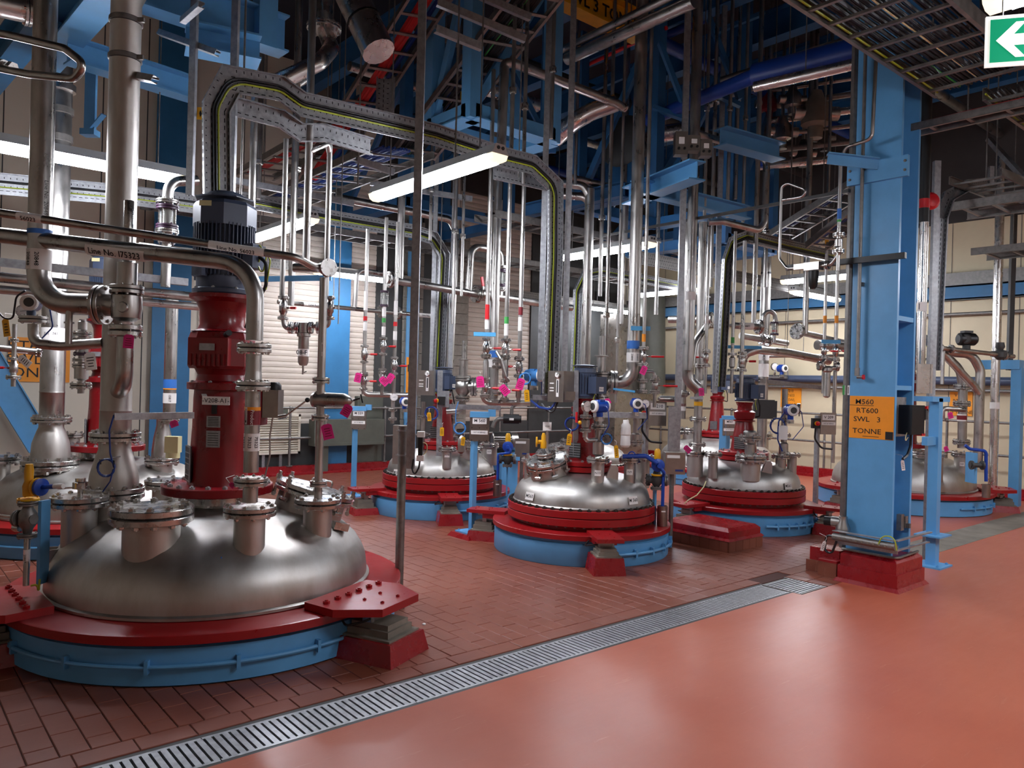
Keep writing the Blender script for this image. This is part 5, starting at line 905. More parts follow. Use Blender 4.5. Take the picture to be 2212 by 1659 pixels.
# cable trays
def T(pts, Y): return [OY(x, y, Y) for x, y in pts]
K3 = ((CABL, 0.009, 0.0), (CABL, 0.007, 0.02), (CABY, 0.007, -0.02))
tray('front_tray', 'perforated cable tray arching from the front motor to vessel M560, with green earth cable', T([(466, 440), (464, 232), (496, 172), (606, 192), (652, 226), (940, 292), (1085, 340), (1150, 356), (1198, 402), (1197, 560), (1186, 850)], 5.5), -B, 0.18, 0.035, K3)
tray('lower_tray', 'short perforated tray stepping down below the front cable tray', T([(508, 232), (606, 258), (648, 288), (700, 288), (800, 318)], 5.62), -B, 0.13, 0.05, ())
t = tray('lower_tray', 'short perforated tray under the bend of the front cable tray above vessel M560', T([(1065, 372), (1120, 384), (1180, 398)], 5.62), -B, 0.13, 0.05, ()); hang(t, OY(1120, 384, 5.62))
tray('rear_tray', 'perforated cable tray running past the second lamp and down to vessel M559', T([(500, 428), (560, 438), (700, 468), (890, 500), (935, 515), (957, 552), (950, 700), (943, 850)], 8.5), -B, 0.17, 0.05, K3)
tray('side_tray', 'dark cable tray bending down to vessel M561 from the right', T([(1800, 556), (1700, 534), (1612, 512), (1580, 525), (1567, 565), (1560, 700), (1552, 835)], 5.45), -B, 0.15, 0.05, K3)
tray('far_tray', 'cable tray behind vessel M560 turning down beside the thick vertical pipe', T([(1530, 634), (1480, 622), (1300, 588), (1262, 596), (1246, 630), (1238, 850)], 8.4), -B, 0.15, 0.05, K3)
# louvred unit, olive duct and handrail along the back wall
x0, x1 = OY(560, 900, 12.3).x, OY(665, 900, 12.3).x; g = thing('louvre_unit', 'grey louvred air unit on legs against the ribbed wall', 'air unit', (x0, 12.7, 0)); z0, z1 = OY(600, 985, 12.3).z, OY(600, 897, 12.3).z; m = MB(); m.bx(x0, x1, 12.62, 12.74, z0, z1); m.bx(x0, x1, 12.57, 12.62, z1 - 0.04, z1); m.bx(x0, x1, 12.57, 12.62, z0, z0 + 0.04); m.bx(x0, x0 + 0.04, 12.57, 12.62, z0, z1); m.bx(x1 - 0.04, x1, 12.57, 12.62, z0, z1); obj('frame', m, CRM, g)
for i in range(15): m = MB(); z = z0 + 0.06 + i * (z1 - z0 - 0.12) / 14; m.box(((x0 + x1) / 2, 12.595, z), (x1 - x0 - 0.08, 0.045, 0.012), A, (B * 0.8 + UP * 0.6).normalized()); obj('louvre_blade', m, CRM, g)
m = MB(); m.bx(x0 + 0.2, x0 + 0.25, 12.63, 12.7, 0, z0); obj('leg', m, GAL, g); m = MB(); m.bx(x1 - 0.35, x1 - 0.3, 12.63, 12.7, 0, z0); obj('leg', m, GAL, g); m = MB(); m.bx(x0 + 0.4, x1 - 0.2, 12.66, 12.74, z1, z1 + 0.1); obj('top_box', m, OLIVE, g)
x0, x1 = OY(668, 930, 12.5).x, OY(818, 930, 12.5).x; z0, z1 = OY(740, 960, 12.5).z, OY(740, 905, 12.5).z; m = MB(); m.bx(x0, x1, 12.3, 12.52, z0, z1); m.bx(x0, x1, 12.28, 12.3, z0, z0 + 0.05); m.bx(x0 + .2, x0 + .3, 12.35, 12.45, 0.03, z0); solo('machine_casing', m, OLIVE, 'long olive grey casing low on the wall beside the louvred unit', 'casing')
x0, x1 = OY(775, 900, 12.5).x, OY(830, 900, 12.5).x; m = MB(); m.bx(x0, x1, 12.56, 12.67, 0.14, 1.35); m.bx(x0 + .05, x1 - .05, 12.55, 12.56, 0.4, 1.3); solo('machine_casing', m, OLIVE, 'upright olive cabinet behind the M 559 sign post', 'casing')
hr = thing('handrail', 'grey tubular handrail along the back kerb', 'handrail', (4.5, 12.42, 0.14))
for z in (1.14, 0.62): m = MB(); m.cyl((4.6, 12.45, z), (14.0, 12.45, z), 0.021, 10); obj('rail', m, GALD, hr)
for px in (627, 832, 985, 1080, 1185): x = OY(px, 900, 12.45).x; m = MB(); m.cyl((x, 12.45, 0.14), (x, 12.45, 1.14), 0.021, 10); m.sph((x, 12.45, 1.14), 0.036, 10); m.sph((x, 12.45, 0.62), 0.036, 10); m.lathe([(0.06, 0), (0.06, 0.012)], (x, 12.45, 0.14), UP, 12); obj('stanchion', m, GALD, hr)
# sign posts
sign_post('blue sign post M 559 standing behind the horizontal strainer near the back kerb', 763, 1079, 'M 559', 886, plate_w=0.21)
sign_post('blue sign post M 560 on a square red pad between vessels M559 and M560', 1019, 1158, 'M 560', 900, plate_w=0.21)
sign_post('wide blue sign post M561 just left of the M561 agitator', 1562, 1065, 'M561', 905, plate_w=0.22, hat=True, base=False, post=0.12)
# M559 dosing manifold
hd = (rgt * 0.95 - fwd * 0.2).normalized(); DM = 8.85
def manifold(tagname, D, cols, hdr_y, x0, x1, group, r=0.024):
    for px, yt, items, lb in cols: vline('dosing_line', lb, 'pipe', px, 700, D, yt, hdr_y, r * 0.9, items, group=group)
    a_ = P(x0, hdr_y, D); b_ = P(x1, hdr_y + 2, D + 0.05); g = run('manifold_header', tagname, 'pipe', [a_ + UP * 0.12, a_, b_], r * 1.25, bend=0.07); return g
V_ = lambda y: ('v', y, hd, BRED, 0.1)
manifold('horizontal dosing header under the three drop lines left of the tall strut', DM, [
    (789, 495, [V_(765), V_(823), ('f', 810, 0.05), ('b', 705, 0.1, WHT), ('b', 688, 0.05, BRED), ('b', 650, 0.22, WHT)], 'thin dosing drop pipe with two red-handled valves nearest the ribbed wall'),
    (829, 470, [V_(748), V_(815), ('f', 806, 0.05), ('b', 715, 0.1, WHT), ('b', 692, 0.05, GREENM), ('b', 665, 0.2, WHT), ('g', 660, 630, 0.05)], 'thin dosing drop pipe with a small sight glass and two red-handled valves'),
    (854, 480, [V_(790), ('b', 725, 0.1, WHT), ('b', 700, 0.05, BRED), ('b', 665, 0.16, WHT)], 'thin dosing drop pipe with one red-handled valve beside the tall strut')], 852, 785, 890, 'dosing drop lines of vessel M559')
for px, py, a, lb in ((777, 800, -0.2, 'magenta tag on the dosing line nearest the ribbed wall'), (818, 812, 0.8, 'magenta tag on the middle dosing line by the ribbed wall'), (851, 803, -0.5, 'magenta tag on the dosing line beside the tall strut')): tag_card('service_tag', lb, P(px, py, DM - 0.1), (0.075, 0.11), a)
g = vline('gauge_stand', 'valve stub under the dosing header carrying a dial gauge', 'pipe', 848, 900, 8.7, 858, 915, 0.022, [('f', 885, 0.05), ('f', 905, 0.05)]); gauge('dial gauge under the dosing header left of the tall strut', P(851, 858, 8.65), r=0.045); transmitter('royal blue transmitter with white cap beside the dial gauge, left of the tall strut', P(874, 868, 8.6), s=1.15)
m = MB(); q = P(868, 960, 9.2); m.box(q, (0.2, 0.14, 0.46), rgt, fwd); solo('field_cabinet', m, GBOX, 'plain steel cabinet standing behind the tall strut on vessel M559', 'cabinet')
# M559 cabinet, cables, stop button
panel_box('steel control cabinet with a dial between the tall strut and the M559 motor', P(921, 827, 9.35), 0.2, 0.3, 0.22); strut('cabinet_post', 'galvanised post carrying the control cabinet of vessel M559', P(948, 985, 9.5), P(951, 800, 9.5), 0.06, 0.05)
m = MB(); q = P(958, 862, 9.3); m.box(q, (0.14, 0.01, 0.2), rgt, fwd); t = thing('stop_button_plate', 'galvanised plate with a red and yellow stop button below the M559 motor', 'switch', q - UP * 0.1); obj('plate', m, GAL, t); m = MB(); m.box(q - fwd * 0.04 - UP * 0.02 - rgt * .02, (0.09, 0.07, 0.1), rgt, fwd); obj('switch_body', m, BLK, t); m = MB(); m.lathe([(0.026, 0), (0.026, 0.015)], q - fwd * 0.06 - rgt * 0.06 - UP * .02, (-rgt - fwd * .4), 14); obj('yellow_ring', m, YEL, t); m = MB(); m.lathe([(0.02, 0.015), (0.024, 0.035), (0.01, 0.045)], q - fwd * 0.06 - rgt * 0.06 - UP * .02, (-rgt - fwd * .4), 14); obj('button', m, BRED, t); m = MB(); m.bar(q, P(949, 862, 9.5), 0.03, 0.03); obj('bracket', m, GAL, t)
coil('blue cable coil under the control cabinet of vessel M559', P(932, 893, 9.1), 0.075, CABB, 4, 0.007); coil('light blue cable coil left of the M 560 sign post', P(993, 925, 8.8), 0.065, CABL2, 4, 0.007)
cable('light blue lead dropping to the coil left of the M 560 sign post', [P(990, 868, 8.8), P(985, 885, 8.8), P(984, 905, 8.8), P(986, 918, 8.8)], 0.006, CABL2)
for px, py, a, lb in ((926, 885, 0.1, 'yellow framed tag hanging on the blue coil of vessel M559'), (955, 917, 0.0, 'yellow framed tag hanging below the stop button of vessel M559'), (1002, 938, -0.1, 'yellow framed tag hanging on the light blue coil')): tag_card('cable_tag', lb, P(px, py, 8.75), (0.045, 0.1), a, material=YEL)
# relief valve of M559 and its cross arm
q = P(1000, 835, 9.7); t = thing('relief_valve', 'angle relief valve with slim capped stem right of the M559 motor', 'valve', q - UP * 0.3); m = MB(); m.lathe([(0.05, -0.12), (0.09, -0.06), (0.1, 0.0), (0.09, 0.06), (0.075, 0.075)], q, UP, 20); m.cyl(q, q + rgt * 0.13, 0.07, 16); obj('valve_body', m, SS, t); flange(t, q + UP * 0.1, UP, 0.06, 0.1, 0.025, 8, material=SS); m = MB(); m.lathe([(0.055, 0.12), (0.055, 0.33), (0.065, 0.335), (0.065, 0.345), (0.028, 0.35), (0.028, 0.58)], q, UP, 16); obj('bonnet', m, SS, t); flange(t, q + rgt * 0.14, rgt, 0.07, 0.12, 0.025, 8, material=SS); flange(t, q - UP * 0.15, UP, 0.05, 0.09, 0.025, 8); m = MB(); m.tube([q - UP * 0.18, q - UP * 0.3, q - UP * 0.32 - rgt * 0.2], 0.045, 0.1, 14); obj('inlet_pipe', m, SS, t)
bar_thing('galvanised_arm', 'galvanised arm passing behind the M 560 sign post', 'bracket', P(970, 878, 9.4), P(1080, 882, 9.6), 0.05, 0.06, GAL, 'arm')
vline('nozzle_riser', 'flanged riser on vessel M559 left of its red agitator', 'pipe', 914, 900, 9.75, 868, 965, 0.03, [('f', 900, 0.07), ('f', 938, 0.075)]); vline('nozzle_riser', 'flanged riser on vessel M559 right of its red agitator', 'pipe', 979, 900, 10.1, 880, 965, 0.033, [('f', 900, 0.08), ('f', 945, 0.075), ('r', 915, 940, 0.045)])
m = MB(); m.lathe([(0.02, 0), (0.02, 0.03), (0.055, 0.05), (0.055, 0.2), (0.01, 0.25)], P(996, 985, 9.2), UP, 4); solo('sensor_hood', m, GBOX, 'pointed steel sensor hood on the shell of vessel M559', 'sensor')
# royal blue hand valves and cups
def bluevalve(lb, px, py, D, cup_px, cup_py):
    c = P(px, py, D); t = thing('drain_valve', lb, 'valve', Z(cup_px, cup_py, 0.29)); m = MB(); e = TOC; m.lathe([(0.06, -0.02), (0.065, -0.01), (0.065, 0.02), (0.04, 0.03)], c, e, 18); m.cyl(c + e * 0.03, c + e * 0.09, 0.022, 10); obj('handle_hub', m, VBLU, t); m = MB(); m.lathe([(0.03, 0.04), (0.034, 0.08), (0.03, 0.14), (0.018, 0.16)], c + fwd * 0.03, UP, 12); obj('yellow_body', m, YEL, t); m = MB(); m.lathe([(0.06, -0.045), (0.06, -0.03)], c + fwd * .03 - UP * 0.06, UP, 14); obj('yellow_flange', m, YEL, t)
    cb = Z(cup_px, cup_py, 0.29); k = c + e * 0.08; m = MB(); m.tube([c + e * 0.05, k + rgt * 0.05 - UP * 0.06, V((cb.x, cb.y, c.z - 0.1)) , V((cb.x, cb.y, cb.z + 0.12))], 0.017, 0.04, 12); obj('drain_pipe', m, VBLU, t)
    b = V((c.x, c.y, 0)) + fwd * 0.05; m = MB(); m.lathe([(0.025, -0.22), (0.045, -0.19), (0.06, -0.14), (0.045, -0.1), (0.03, -0.06)], c + fwd * 0.04, UP, 16); m.cyl(c + fwd * 0.04 - UP * 0.15 - rgt * 0.09, c + fwd * 0.04 - UP * 0.15 + rgt * 0.09, 0.035, 14); obj('globe_body', m, DGR, t); flange(t, c + fwd * 0.04 - UP * 0.15 - rgt * 0.085, rgt, 0.03, 0.06, 0.012, 6, material=DGR); flange(t, c + fwd * 0.04 - UP * 0.15 + rgt * 0.085, rgt, 0.03, 0.06, 0.012, 6, material=GALD); flange(t, c + fwd * 0.04 - UP * 0.23, UP, 0.03, 0.06, 0.012, 6, material=GALD)
    m = MB(); z = c.z - 0.2; m.bar(V((c.x, c.y, 0.29)) + fwd * 0.12, V((c.x, c.y, c.z - 0.02)) + fwd * 0.12, 0.1, 0.02, rgt); obj('support_bracket', m, BLUE, t)
    m = MB(); m.lathe([(0.05, 0), (0.052, 0.01), (0.052, 0.2), (0.048, 0.2), (0.046, 0.05)], cb, UP, 20, cap1=False); k = MB(); k.box(cb + TOC * 0.0535 + UP * 0.15, (0.04, 0.002, 0.012), rgt, fwd); cu_ = solo('drip_cup', m, GBOX, lb.replace('drain valve', 'catch cup under the drain valve'), 'cup'); obj('cup_label', k, WHT, cu_); return t
bluevalve('royal blue drain valve between vessels M560 and M561', 1421, 1005, 7.55, 1430, 1136); bluevalve('royal blue drain valve between vessels M559 and M560', 1097, 965, 9.2, 1074, 1072)
g = run('spray_arm', 'royal blue arm reaching over the right nozzles of vessel M560', 'pipe', [P(1418, 1000, 7.5), P(1395, 985, 7.5), P(1345, 986, 7.5)], 0.022, VBLU, 0.03); m = MB(); m.tube([P(1355, 984, 7.5), P(1366, 970, 7.5), P(1372, 982, 7.5)], 0.007, 0.03, 8); obj('grip', m, VBLU, g)
# junction boxes
for px, py, D, lb, w_ in ((1456, 1000, 7.85, 'grey weigher box on a post between vessels M560 and M561', 0.2), (1128, 967, 9.6, 'grey weigher box between vessels M559 and M560', 0.18)):
    q = P(px, py, D); t = thing('weigher_box', lb, 'junction box', V((q.x, q.y, 0.3))); m = MB(); m.box(q, (w_, 0.13, 0.22), rgt, fwd); b_ = obj('box_body', m, GBOX, t); m = MB(); m.box(q + UP * 0.07 - fwd * 0.066 - rgt * .02, (0.13, 0.002, 0.03), rgt, fwd); obj('box_label', m, WHT, b_); m = MB(); m.box(q - UP * 0.07 - fwd * 0.066 + rgt * .04, (0.08, 0.002, 0.02), rgt, fwd); obj('maker_label', m, CABB, b_); m = MB(); m.cyl(V((q.x, q.y, 0.0)) + fwd * 0.09, q + fwd * 0.09, 0.024, 10); obj('stand', m, GALD, t)
# pump motor behind
q = P(1088, 955, 10.95); t = thing('pump_motor', 'grey finned electric motor lying behind the M 560 sign post', 'motor', q - UP * 0.15); e = (rgt * 0.97 + fwd * 0.2).normalized(); m = MB(); m.lathe([(0.12, -0.17), (0.13, -0.16), (0.13, 0.1), (0.14, 0.1), (0.14, 0.19), (0.1, 0.2)], q, e, 24); obj('motor_frame', m, GBOX, t); m = MB(); n1, n2, _ = frame(e)
for i in range(24): a = 2 * math.pi * i / 24; k = n1 * math.cos(a) + n2 * math.sin(a); m.box(q + k * 0.138 - e * 0.03, (0.25, 0.02, 0.006), e, k)
obj('cooling_fins', m, DGR, t); m = MB(); m.box(q - UP * 0.2, (0.5, 0.35, 0.1), e, fwd); m.bar(q - UP * 0.25, V((q.x, q.y, 0)), 0.3, 0.3); obj('base_frame', m, BLUE, t)
m = MB(); q = P(1105, 905, 10.2); m.cyl(q - rgt * 0.11, q + rgt * 0.1, 0.065, 18); m.cyl(q + rgt * 0.1, q + rgt * 0.13, 0.05, 14); t = thing('suction_pump', 'black pump head with curved suction pipe behind the M 560 sign post', 'pump', q - UP * 0.08); obj('pump_body', m, BLK, t); m = MB(); m.tube([q - rgt * 0.11, q - rgt * 0.2, q - rgt * 0.25 - UP * 0.12], 0.03, 0.1, 10); m.tube([q + UP * 0.06, q + UP * 0.2, q + UP * 0.2 + rgt * 0.2], 0.025, 0.08, 10); obj('hose', m, GALD, t); m = MB(); m.box(q - fwd * 0.066, (0.06, 0.002, 0.03), rgt, fwd); obj('maker_label', m, WHT, t)
# M560 dosing manifold
DK = 7.75
manifold('horizontal dosing header behind the M 560 sign post', DK, [
    (1052, 150, [('r', 775, 845, 0.03), V_(752), V_(838), ('f', 768, 0.055), ('b', 700, 0.1, WHT), ('b', 675, 0.16, BRED), ('f', 855, 0.055)], 'dosing drop pipe with red banding and red-handled valves above the M 560 sign'),
    (1094, 150, [('r', 768, 820, 0.032), V_(755), ('f', 735, 0.055), ('f', 770, 0.055), ('v', 842, hd, BRED, 0.1), ('b', 712, 0.12, WHT), ('b', 692, 0.07, GREENM)], 'dosing drop pipe with a green band beside the thick cable trays'),
    (1124, 380, [('f', 775, 0.055), ('v', 792, -hd, BRED, 0.1), ('f', 812, 0.055), ('r', 830, 860, 0.03), ('b', 700, 0.14, WHT), ('b', 672, 0.08, MAROON)], 'dosing drop pipe with a dark red band beside the thick cable trays')], 869, 1044, 1145, 'dosing drop lines of vessel M560')
run('sample_branch', 'slanting stainless branch between two dosing lines of vessel M560', 'pipe', [P(1073, 760, 7.7), P(1082, 775, 7.65), P(1092, 815, 7.65), P(1098, 822, 7.7)], 0.018, bend=0.03); vline('sample_valve', 'short valve column between two dosing lines of vessel M560', 'pipe', 1073, 800, 7.75, 772, 862, 0.02, [('f', 780, 0.05), ('f', 793, 0.05), ('f', 850, 0.05), ('b', 852, 0.02, YEL), ('f', 868, 0.05)])
for px, py, a, lb in ((1036, 806, 0.1, 'big magenta tag on the red-banded dosing line of vessel M560'), (1078, 828, 0.7, 'magenta tag on the green-banded dosing line of vessel M560'), (1130, 812, -0.3, 'magenta tag by the light blue cable loop')): tag_card('service_tag', lb, P(px, py, 7.55), (0.075, 0.11), a)
transmitter('teal blue transmitter beside the light blue cable loop', P(1154, 811, 7.9), face=(rgt * 0.8 - fwd * 0.6), body=CABL2, s=1.5); coil('light blue cable loop next to the teal transmitter', P(1134, 818, 7.6), 0.055, CABL2, 3, 0.006); tag_card('cable_tag', 'yellow framed tag under the light blue cable loop', P(1137, 835, 7.55), (0.05, 0.12), 0.08, material=YEL); strut('bracket_arm', 'short galvanised arm under the teal transmitter', P(1148, 858, 7.9), P(1190, 860, 8.0), 0.05, 0.05)
# M560 cabinet and instruments
panel_box('steel control cabinet with a dial on the left of the M560 motor', P(1212, 835, 7.45), 0.17, 0.3, 0.22, q=(TOC * 0.85 - rgt * 0.52).normalized()); strut('cabinet_post', 'galvanised post carrying the control cabinet of vessel M560', P(1243, 985, 7.75), P(1244, 800, 7.75), 0.05, 0.05); m = MB(); q = P(1232, 855, 7.3); m.box(q, (0.09, 0.06, 0.08), rgt, fwd); solo('junction_box', m, GBOX, 'small light grey box under the steel cabinet of vessel M560', 'junction box')
cable('dark cables looping from the steel cabinet of vessel M560', [P(1200, 868, 7.4), P(1190, 885, 7.4), P(1165, 880, 7.5), P(1148, 866, 7.7)], 0.012, CABB); cable('second dark cable drooping below the steel cabinet of vessel M560', [P(1205, 868, 7.4), P(1195, 893, 7.4), P(1180, 886, 7.45), P(1170, 872, 7.5)], 0.009, CABL)
coil('blue cable coil left of the red agitator of vessel M560', P(1235, 916, 7.35), 0.062, CABB, 4, 0.007); tag_card('cable_tag', 'yellow framed tag under the blue coil of vessel M560', P(1232, 930, 7.3), (0.045, 0.11), -0.1, material=YEL)
gauge('large dial gauge in front of the M560 agitator', P(1268, 878, 7.2), r=0.055, face=(TOC * 0.8 + rgt * 0.6)); transmitter('royal blue twin transmitter in front of the M560 agitator', P(1296, 878, 7.25), s=1.4, face=(-rgt * 0.9 - fwd * 0.6)); vline('nozzle_riser', 'cone riser with instrument valve on nozzle N10 of vessel M560', 'pipe', 1292, 930, 7.42, 890, 985, 0.03, [('f', 922, 0.08, 0.018), ('r', 985, 950, 0.055), ('f', 905, 0.05)], xy=V((Z(1292, 989, 0.96).x, Z(1292, 989, 0.96).y, 0))); vline('gauge_stand', 'valve stub carrying the large dial gauge of vessel M560', 'pipe', 1265, 915, 7.3, 890, 945, 0.026, [('f', 900, 0.055), ('f', 930, 0.055), ('r', 905, 925, 0.04)]); run('stub_elbow', 'small elbow joining the gauge stub to the N10 riser', 'pipe', [P(1264, 945, 7.3), P(1268, 952, 7.3), P(1290, 950, 7.38)], 0.022, bend=0.03)
m = MB(); q = P(1246, 890, 7.25); m.cyl(q, q - UP * 0.1, 0.012, 8); t = thing('hand_lever', 'red lever with yellow tip left of the large dial gauge', 'valve', q - UP * 0.1); obj('lever', m, BRED, t); m = MB(); m.sph(q - UP * 0.1 + rgt * 0.03, 0.02); obj('tip', m, YEL, t)
m = MB(); q = P(1182, 921, 7.6); m.box(q, (0.085, 0.004, 0.085), rgt, fwd); t = thing('label_plate', 'small octagonal steel label plate above the manway of vessel M560', 'label', q - UP * 0.09); obj('plate', m, WHT, t); text(t, 'V208', 0.022, q - fwd * 0.004, rgt, UP); m = MB(); m.cyl(q - UP * 0.04, q - UP * 0.3, 0.012, 8); obj('stem', m, SS, t)
m = MB(); q = P(1174, 955, 7.5); m.lathe([(0.03, -0.06), (0.03, 0.0), (0.022, 0.02), (0.022, 0.06), (0.012, 0.09)], q, UP, 14); m.cyl(q, q - rgt * 0.07, 0.02, 12); m.lathe([(0.05, 0), (0.05, 0.015)], q - rgt * 0.06, -rgt, 16); solo('yellow_valve', m, YEL, 'yellow angle valve above the manway of vessel M560', 'valve')
for px, py, lb in ((1352, 925, 'upper white plastic cover right of the M560 agitator'), (1351, 948, 'lower white plastic cover on nozzle N9 of vessel M560')): m = MB(); q = P(px, py, 7.4); m.lathe([(0.035, -0.08), (0.05, -0.06), (0.045, 0.03), (0.03, 0.05), (0.028, 0.08)], q, UP, 10); solo('plastic_cover', m, WHT, lb, 'cover')
vline('nozzle_riser', 'stainless cone riser behind the white plastic covers', 'pipe', 1375, 920, 8.0, 895, 965, 0.035, [('r', 962, 935, 0.055), ('f', 955, 0.08)]); tag_card('cable_tag', 'yellow framed tag beside the white plastic covers of vessel M560', P(1330, 955, 7.25), (0.04, 0.12), 0.1, material=YEL); coil('light blue coil beside the white plastic covers', P(1310, 948, 7.35), 0.05, CABL2, 3, 0.006); tag_card('service_tag', 'magenta tag hanging by the M560 motor', P(1303, 857, 7.5), (0.09, 0.06), 0.5)
transmitter('royal blue transmitter right of the M560 agitator', P(1374, 872, 7.7), s=1.2, face=(TOC + rgt * .1)); gauge('dial gauge right of the royal blue transmitter above vessel M560', P(1394, 872, 7.75), r=0.045); strut('instrument_arm', 'galvanised arm carrying gauge and transmitter right of the M560 agitator', P(1280, 895, 7.75), P(1396, 898, 7.8), 0.055, 0.055); vline('gauge_stand', 'flanged stub below the transmitter right of the M560 agitator', 'pipe', 1374, 930, 7.9, 885, 905, 0.025, [('f', 893, 0.05)])
# M560 relief valve and thick vent pipe
q = P(1298, 825, 8.0); t = thing('relief_valve', 'angle relief valve with slim capped stem right of the M560 motor', 'valve', q - UP * 0.3); m = MB(); m.lathe([(0.05, -0.12), (0.09, -0.06), (0.1, 0.0), (0.09, 0.05)], q, UP, 20); m.cyl(q, q + rgt * 0.1, 0.07, 16); obj('valve_body', m, SS, t); flange(t, q + UP * 0.075, UP, 0.06, 0.1, 0.02, 8, material=SS); flange(t, q + rgt * 0.13, rgt, 0.065, 0.12, 0.03, 8, material=SS); m = MB(); m.lathe([(0.05, 0.09), (0.05, 0.26), (0.075, 0.265), (0.075, 0.275), (0.032, 0.28), (0.032, 0.48)], q, UP, 16); obj('bonnet', m, SS, t); m = MB(); m.cyl(q - UP * 0.3, q - UP * 0.1, 0.05, 14); obj('inlet_pipe', m, SS, t); flange(t, q - UP * 0.16, UP, 0.05, 0.09, 0.02, 8)
vb = VX(1377, 400, 8.0); g = run('vent_pipe', 'thick vertical stainless pipe turning left into the M560 relief valve', 'pipe', [V((vb.x, vb.y, 7.15)), V((vb.x, vb.y, zat(1358, 829, 8.0))), q + rgt * 0.16], 0.064, bend=0.17, n=20); X2 = lambda py: V((vb.x, vb.y, zat(1364, py, 8.0))); b_ = band(g, X2(745), UP, 0.064, 0.085, BBLU); b_ = band(g, X2(772), UP, 0.064, 0.1, WHT, 'pipe_label'); [text(b_, '20840', 0.03, X2(772) + (TOC * math.cos(a) + rgt * math.sin(a)) * 0.069, -UP, rgt * math.cos(a) - TOC * math.sin(a), INK) for a in (-0.3, 0.6)]
m = MB(); q = X2(710); m.box(q + rgt * 0.06 - fwd * 0.07, (0.2, 0.012, 0.045), rgt, fwd); solo('tape_strip', m, TAPE, 'blue tape strip tied across the thick vent pipe above vessel M560', 'tape')
vline('nitrogen_line', 'slim pipe right of the thick vent pipe with a red-tipped ball valve', 'pipe', 1402, 300, 7.9, -200, 850, 0.019, [('v', 770, hd, BRED, 0.16), ('f', 752, 0.055), ('f', 788, 0.055), ('b', 730, 0.08, ORG), ('f', 822, 0.055), ('r', 828, 840, 0.03), ('f', 845, 0.055)]); tag_card('service_tag', 'magenta tag right of the thick vent pipe', P(1397, 785, 7.75), (0.06, 0.09), -0.4); run('valve_bypass', 'inverted U pipe with a second red-tipped valve right of the vent pipe', 'pipe', [P(1389, 812, 7.9), P(1391, 803, 7.9), P(1412, 803, 7.95), P(1415, 815, 7.95)], 0.018, bend=0.05); vline('nitrogen_branch', 'short valve column with a long red-tipped lever right of the vent pipe', 'pipe', 1415, 830, 7.95, 810, 880, 0.019, [('v', 833, hd, BRED, 0.18), ('f', 822, 0.055), ('f', 846, 0.055)])
vline('jacket_pipe', 'broad vertical pipe left of the thick vent pipe behind vessel M560', 'pipe', 1272, 500, 9.4, 408, 800, 0.058); run('jacket_elbow', 'pipe elbow feeding the broad pipe behind vessel M560', 'pipe', [P(1180, 392, 9.6), P(1262, 402, 9.4), P(1274, 425, 9.4)], 0.05, bend=0.12)
bar_thing('tommy_bar', 'light blue lever bar pointing right from the M560 relief valve', 'lever', P(1325, 840, 7.8), P(1372, 846, 7.7), 0.012, 0.02, TAPE)
# long process lines at mid height
g = run('process_line', 'long horizontal stainless pipe passing behind the tall strut towards vessel M560', 'pipe', T([(835, 603), (860, 607), (1015, 633), (1170, 656), (1235, 665)], 8.0), 0.048, bend=0.1, n=16); hang(g, OY(950, 622, 8.0)); hang(g, OY(1200, 660, 8.0))
for px, py in ((1030, 636), (1062, 641)): flange(g, OY(px, py, 8.0), A, 0.048, 0.11, 0.026, 6); 
v_ = OY(1046, 638, 8.0); m = MB(); m.cyl(v_ - A * 0.06, v_ + A * 0.06, 0.075, 16); m.cyl(v_, v_ + UP * 0.12, 0.015, 8); vb_ = obj('valve_body', m, SSF, g); m = MB(); m.bar(v_ + UP * 0.12 - A * 0.02, v_ + UP * 0.24 - A * 0.05, 0.02, 0.035, A); obj('valve_handle', m, BRED, vb_); flange(g, OY(842, 604, 8.0), A, 0.048, 0.1, 0.02, 6)
g = run('loop_pipe', 'inverted U loop rising from the long process line to a sight glass', 'pipe', T([(1013, 628), (1018, 532), (1081, 540), (1082, 572)], 8.0), 0.045, bend=0.13, n=16); vline('sight_glass_unit', 'sight glass with purple flanges below the U loop', 'sight glass', 1081, 600, dep(OY(1081, 600, 8.0)), 568, 645, 0.04, [('f', 577, 0.09, 0.014), ('g', 617, 585, 0.088), ('f', 624, 0.09, 0.014)])
vline('riser_pipe', 'vertical pipe dropping onto the long process line left of the tall strut', 'pipe', 866, 500, dep(OY(866, 560, 8.0)), 415, 606, 0.045); straight('process_line', 'lower long horizontal pipe labelled Line No. 65417 near the blue wall column', 'pipe', OY(600, 652, 8.6), OY(945, 684, 8.6), 0.026, [('t', 0.22, 'Line No. 65417', 0.04, 0.36), ('f', 0.61, 0.08), ('f', 0.72, 0.085), ('t', 0.93, 'Line No. 65417', 0.035, 0.3)]); hang(COL.objects[-1] if False else bpy.data.objects['process_line.001'], OY(720, 663, 8.6)); run('process_branch', 'inverted U branch rising from the lower long pipe', 'pipe', T([(766, 664), (772, 582), (832, 592), (832, 610)], 8.6), 0.03, bend=0.1)
run('drop_pipe', 'stainless pipe elbowing down behind the tall strut', 'pipe', T([(720, 425), (880, 456), (972, 474), (985, 500)], 9.2) + [OY(970, 830, 9.2)], 0.052, bend=0.14, n=16); vline('drop_pipe', 'wide vertical pipe with a blue banner behind the M560 dosing lines', 'pipe', 1070, 600, 10.0, -40, 880, 0.06, [('b', 765, 0.09, BBLU), ('t', 785, '20835', 0.03, 0.1)])
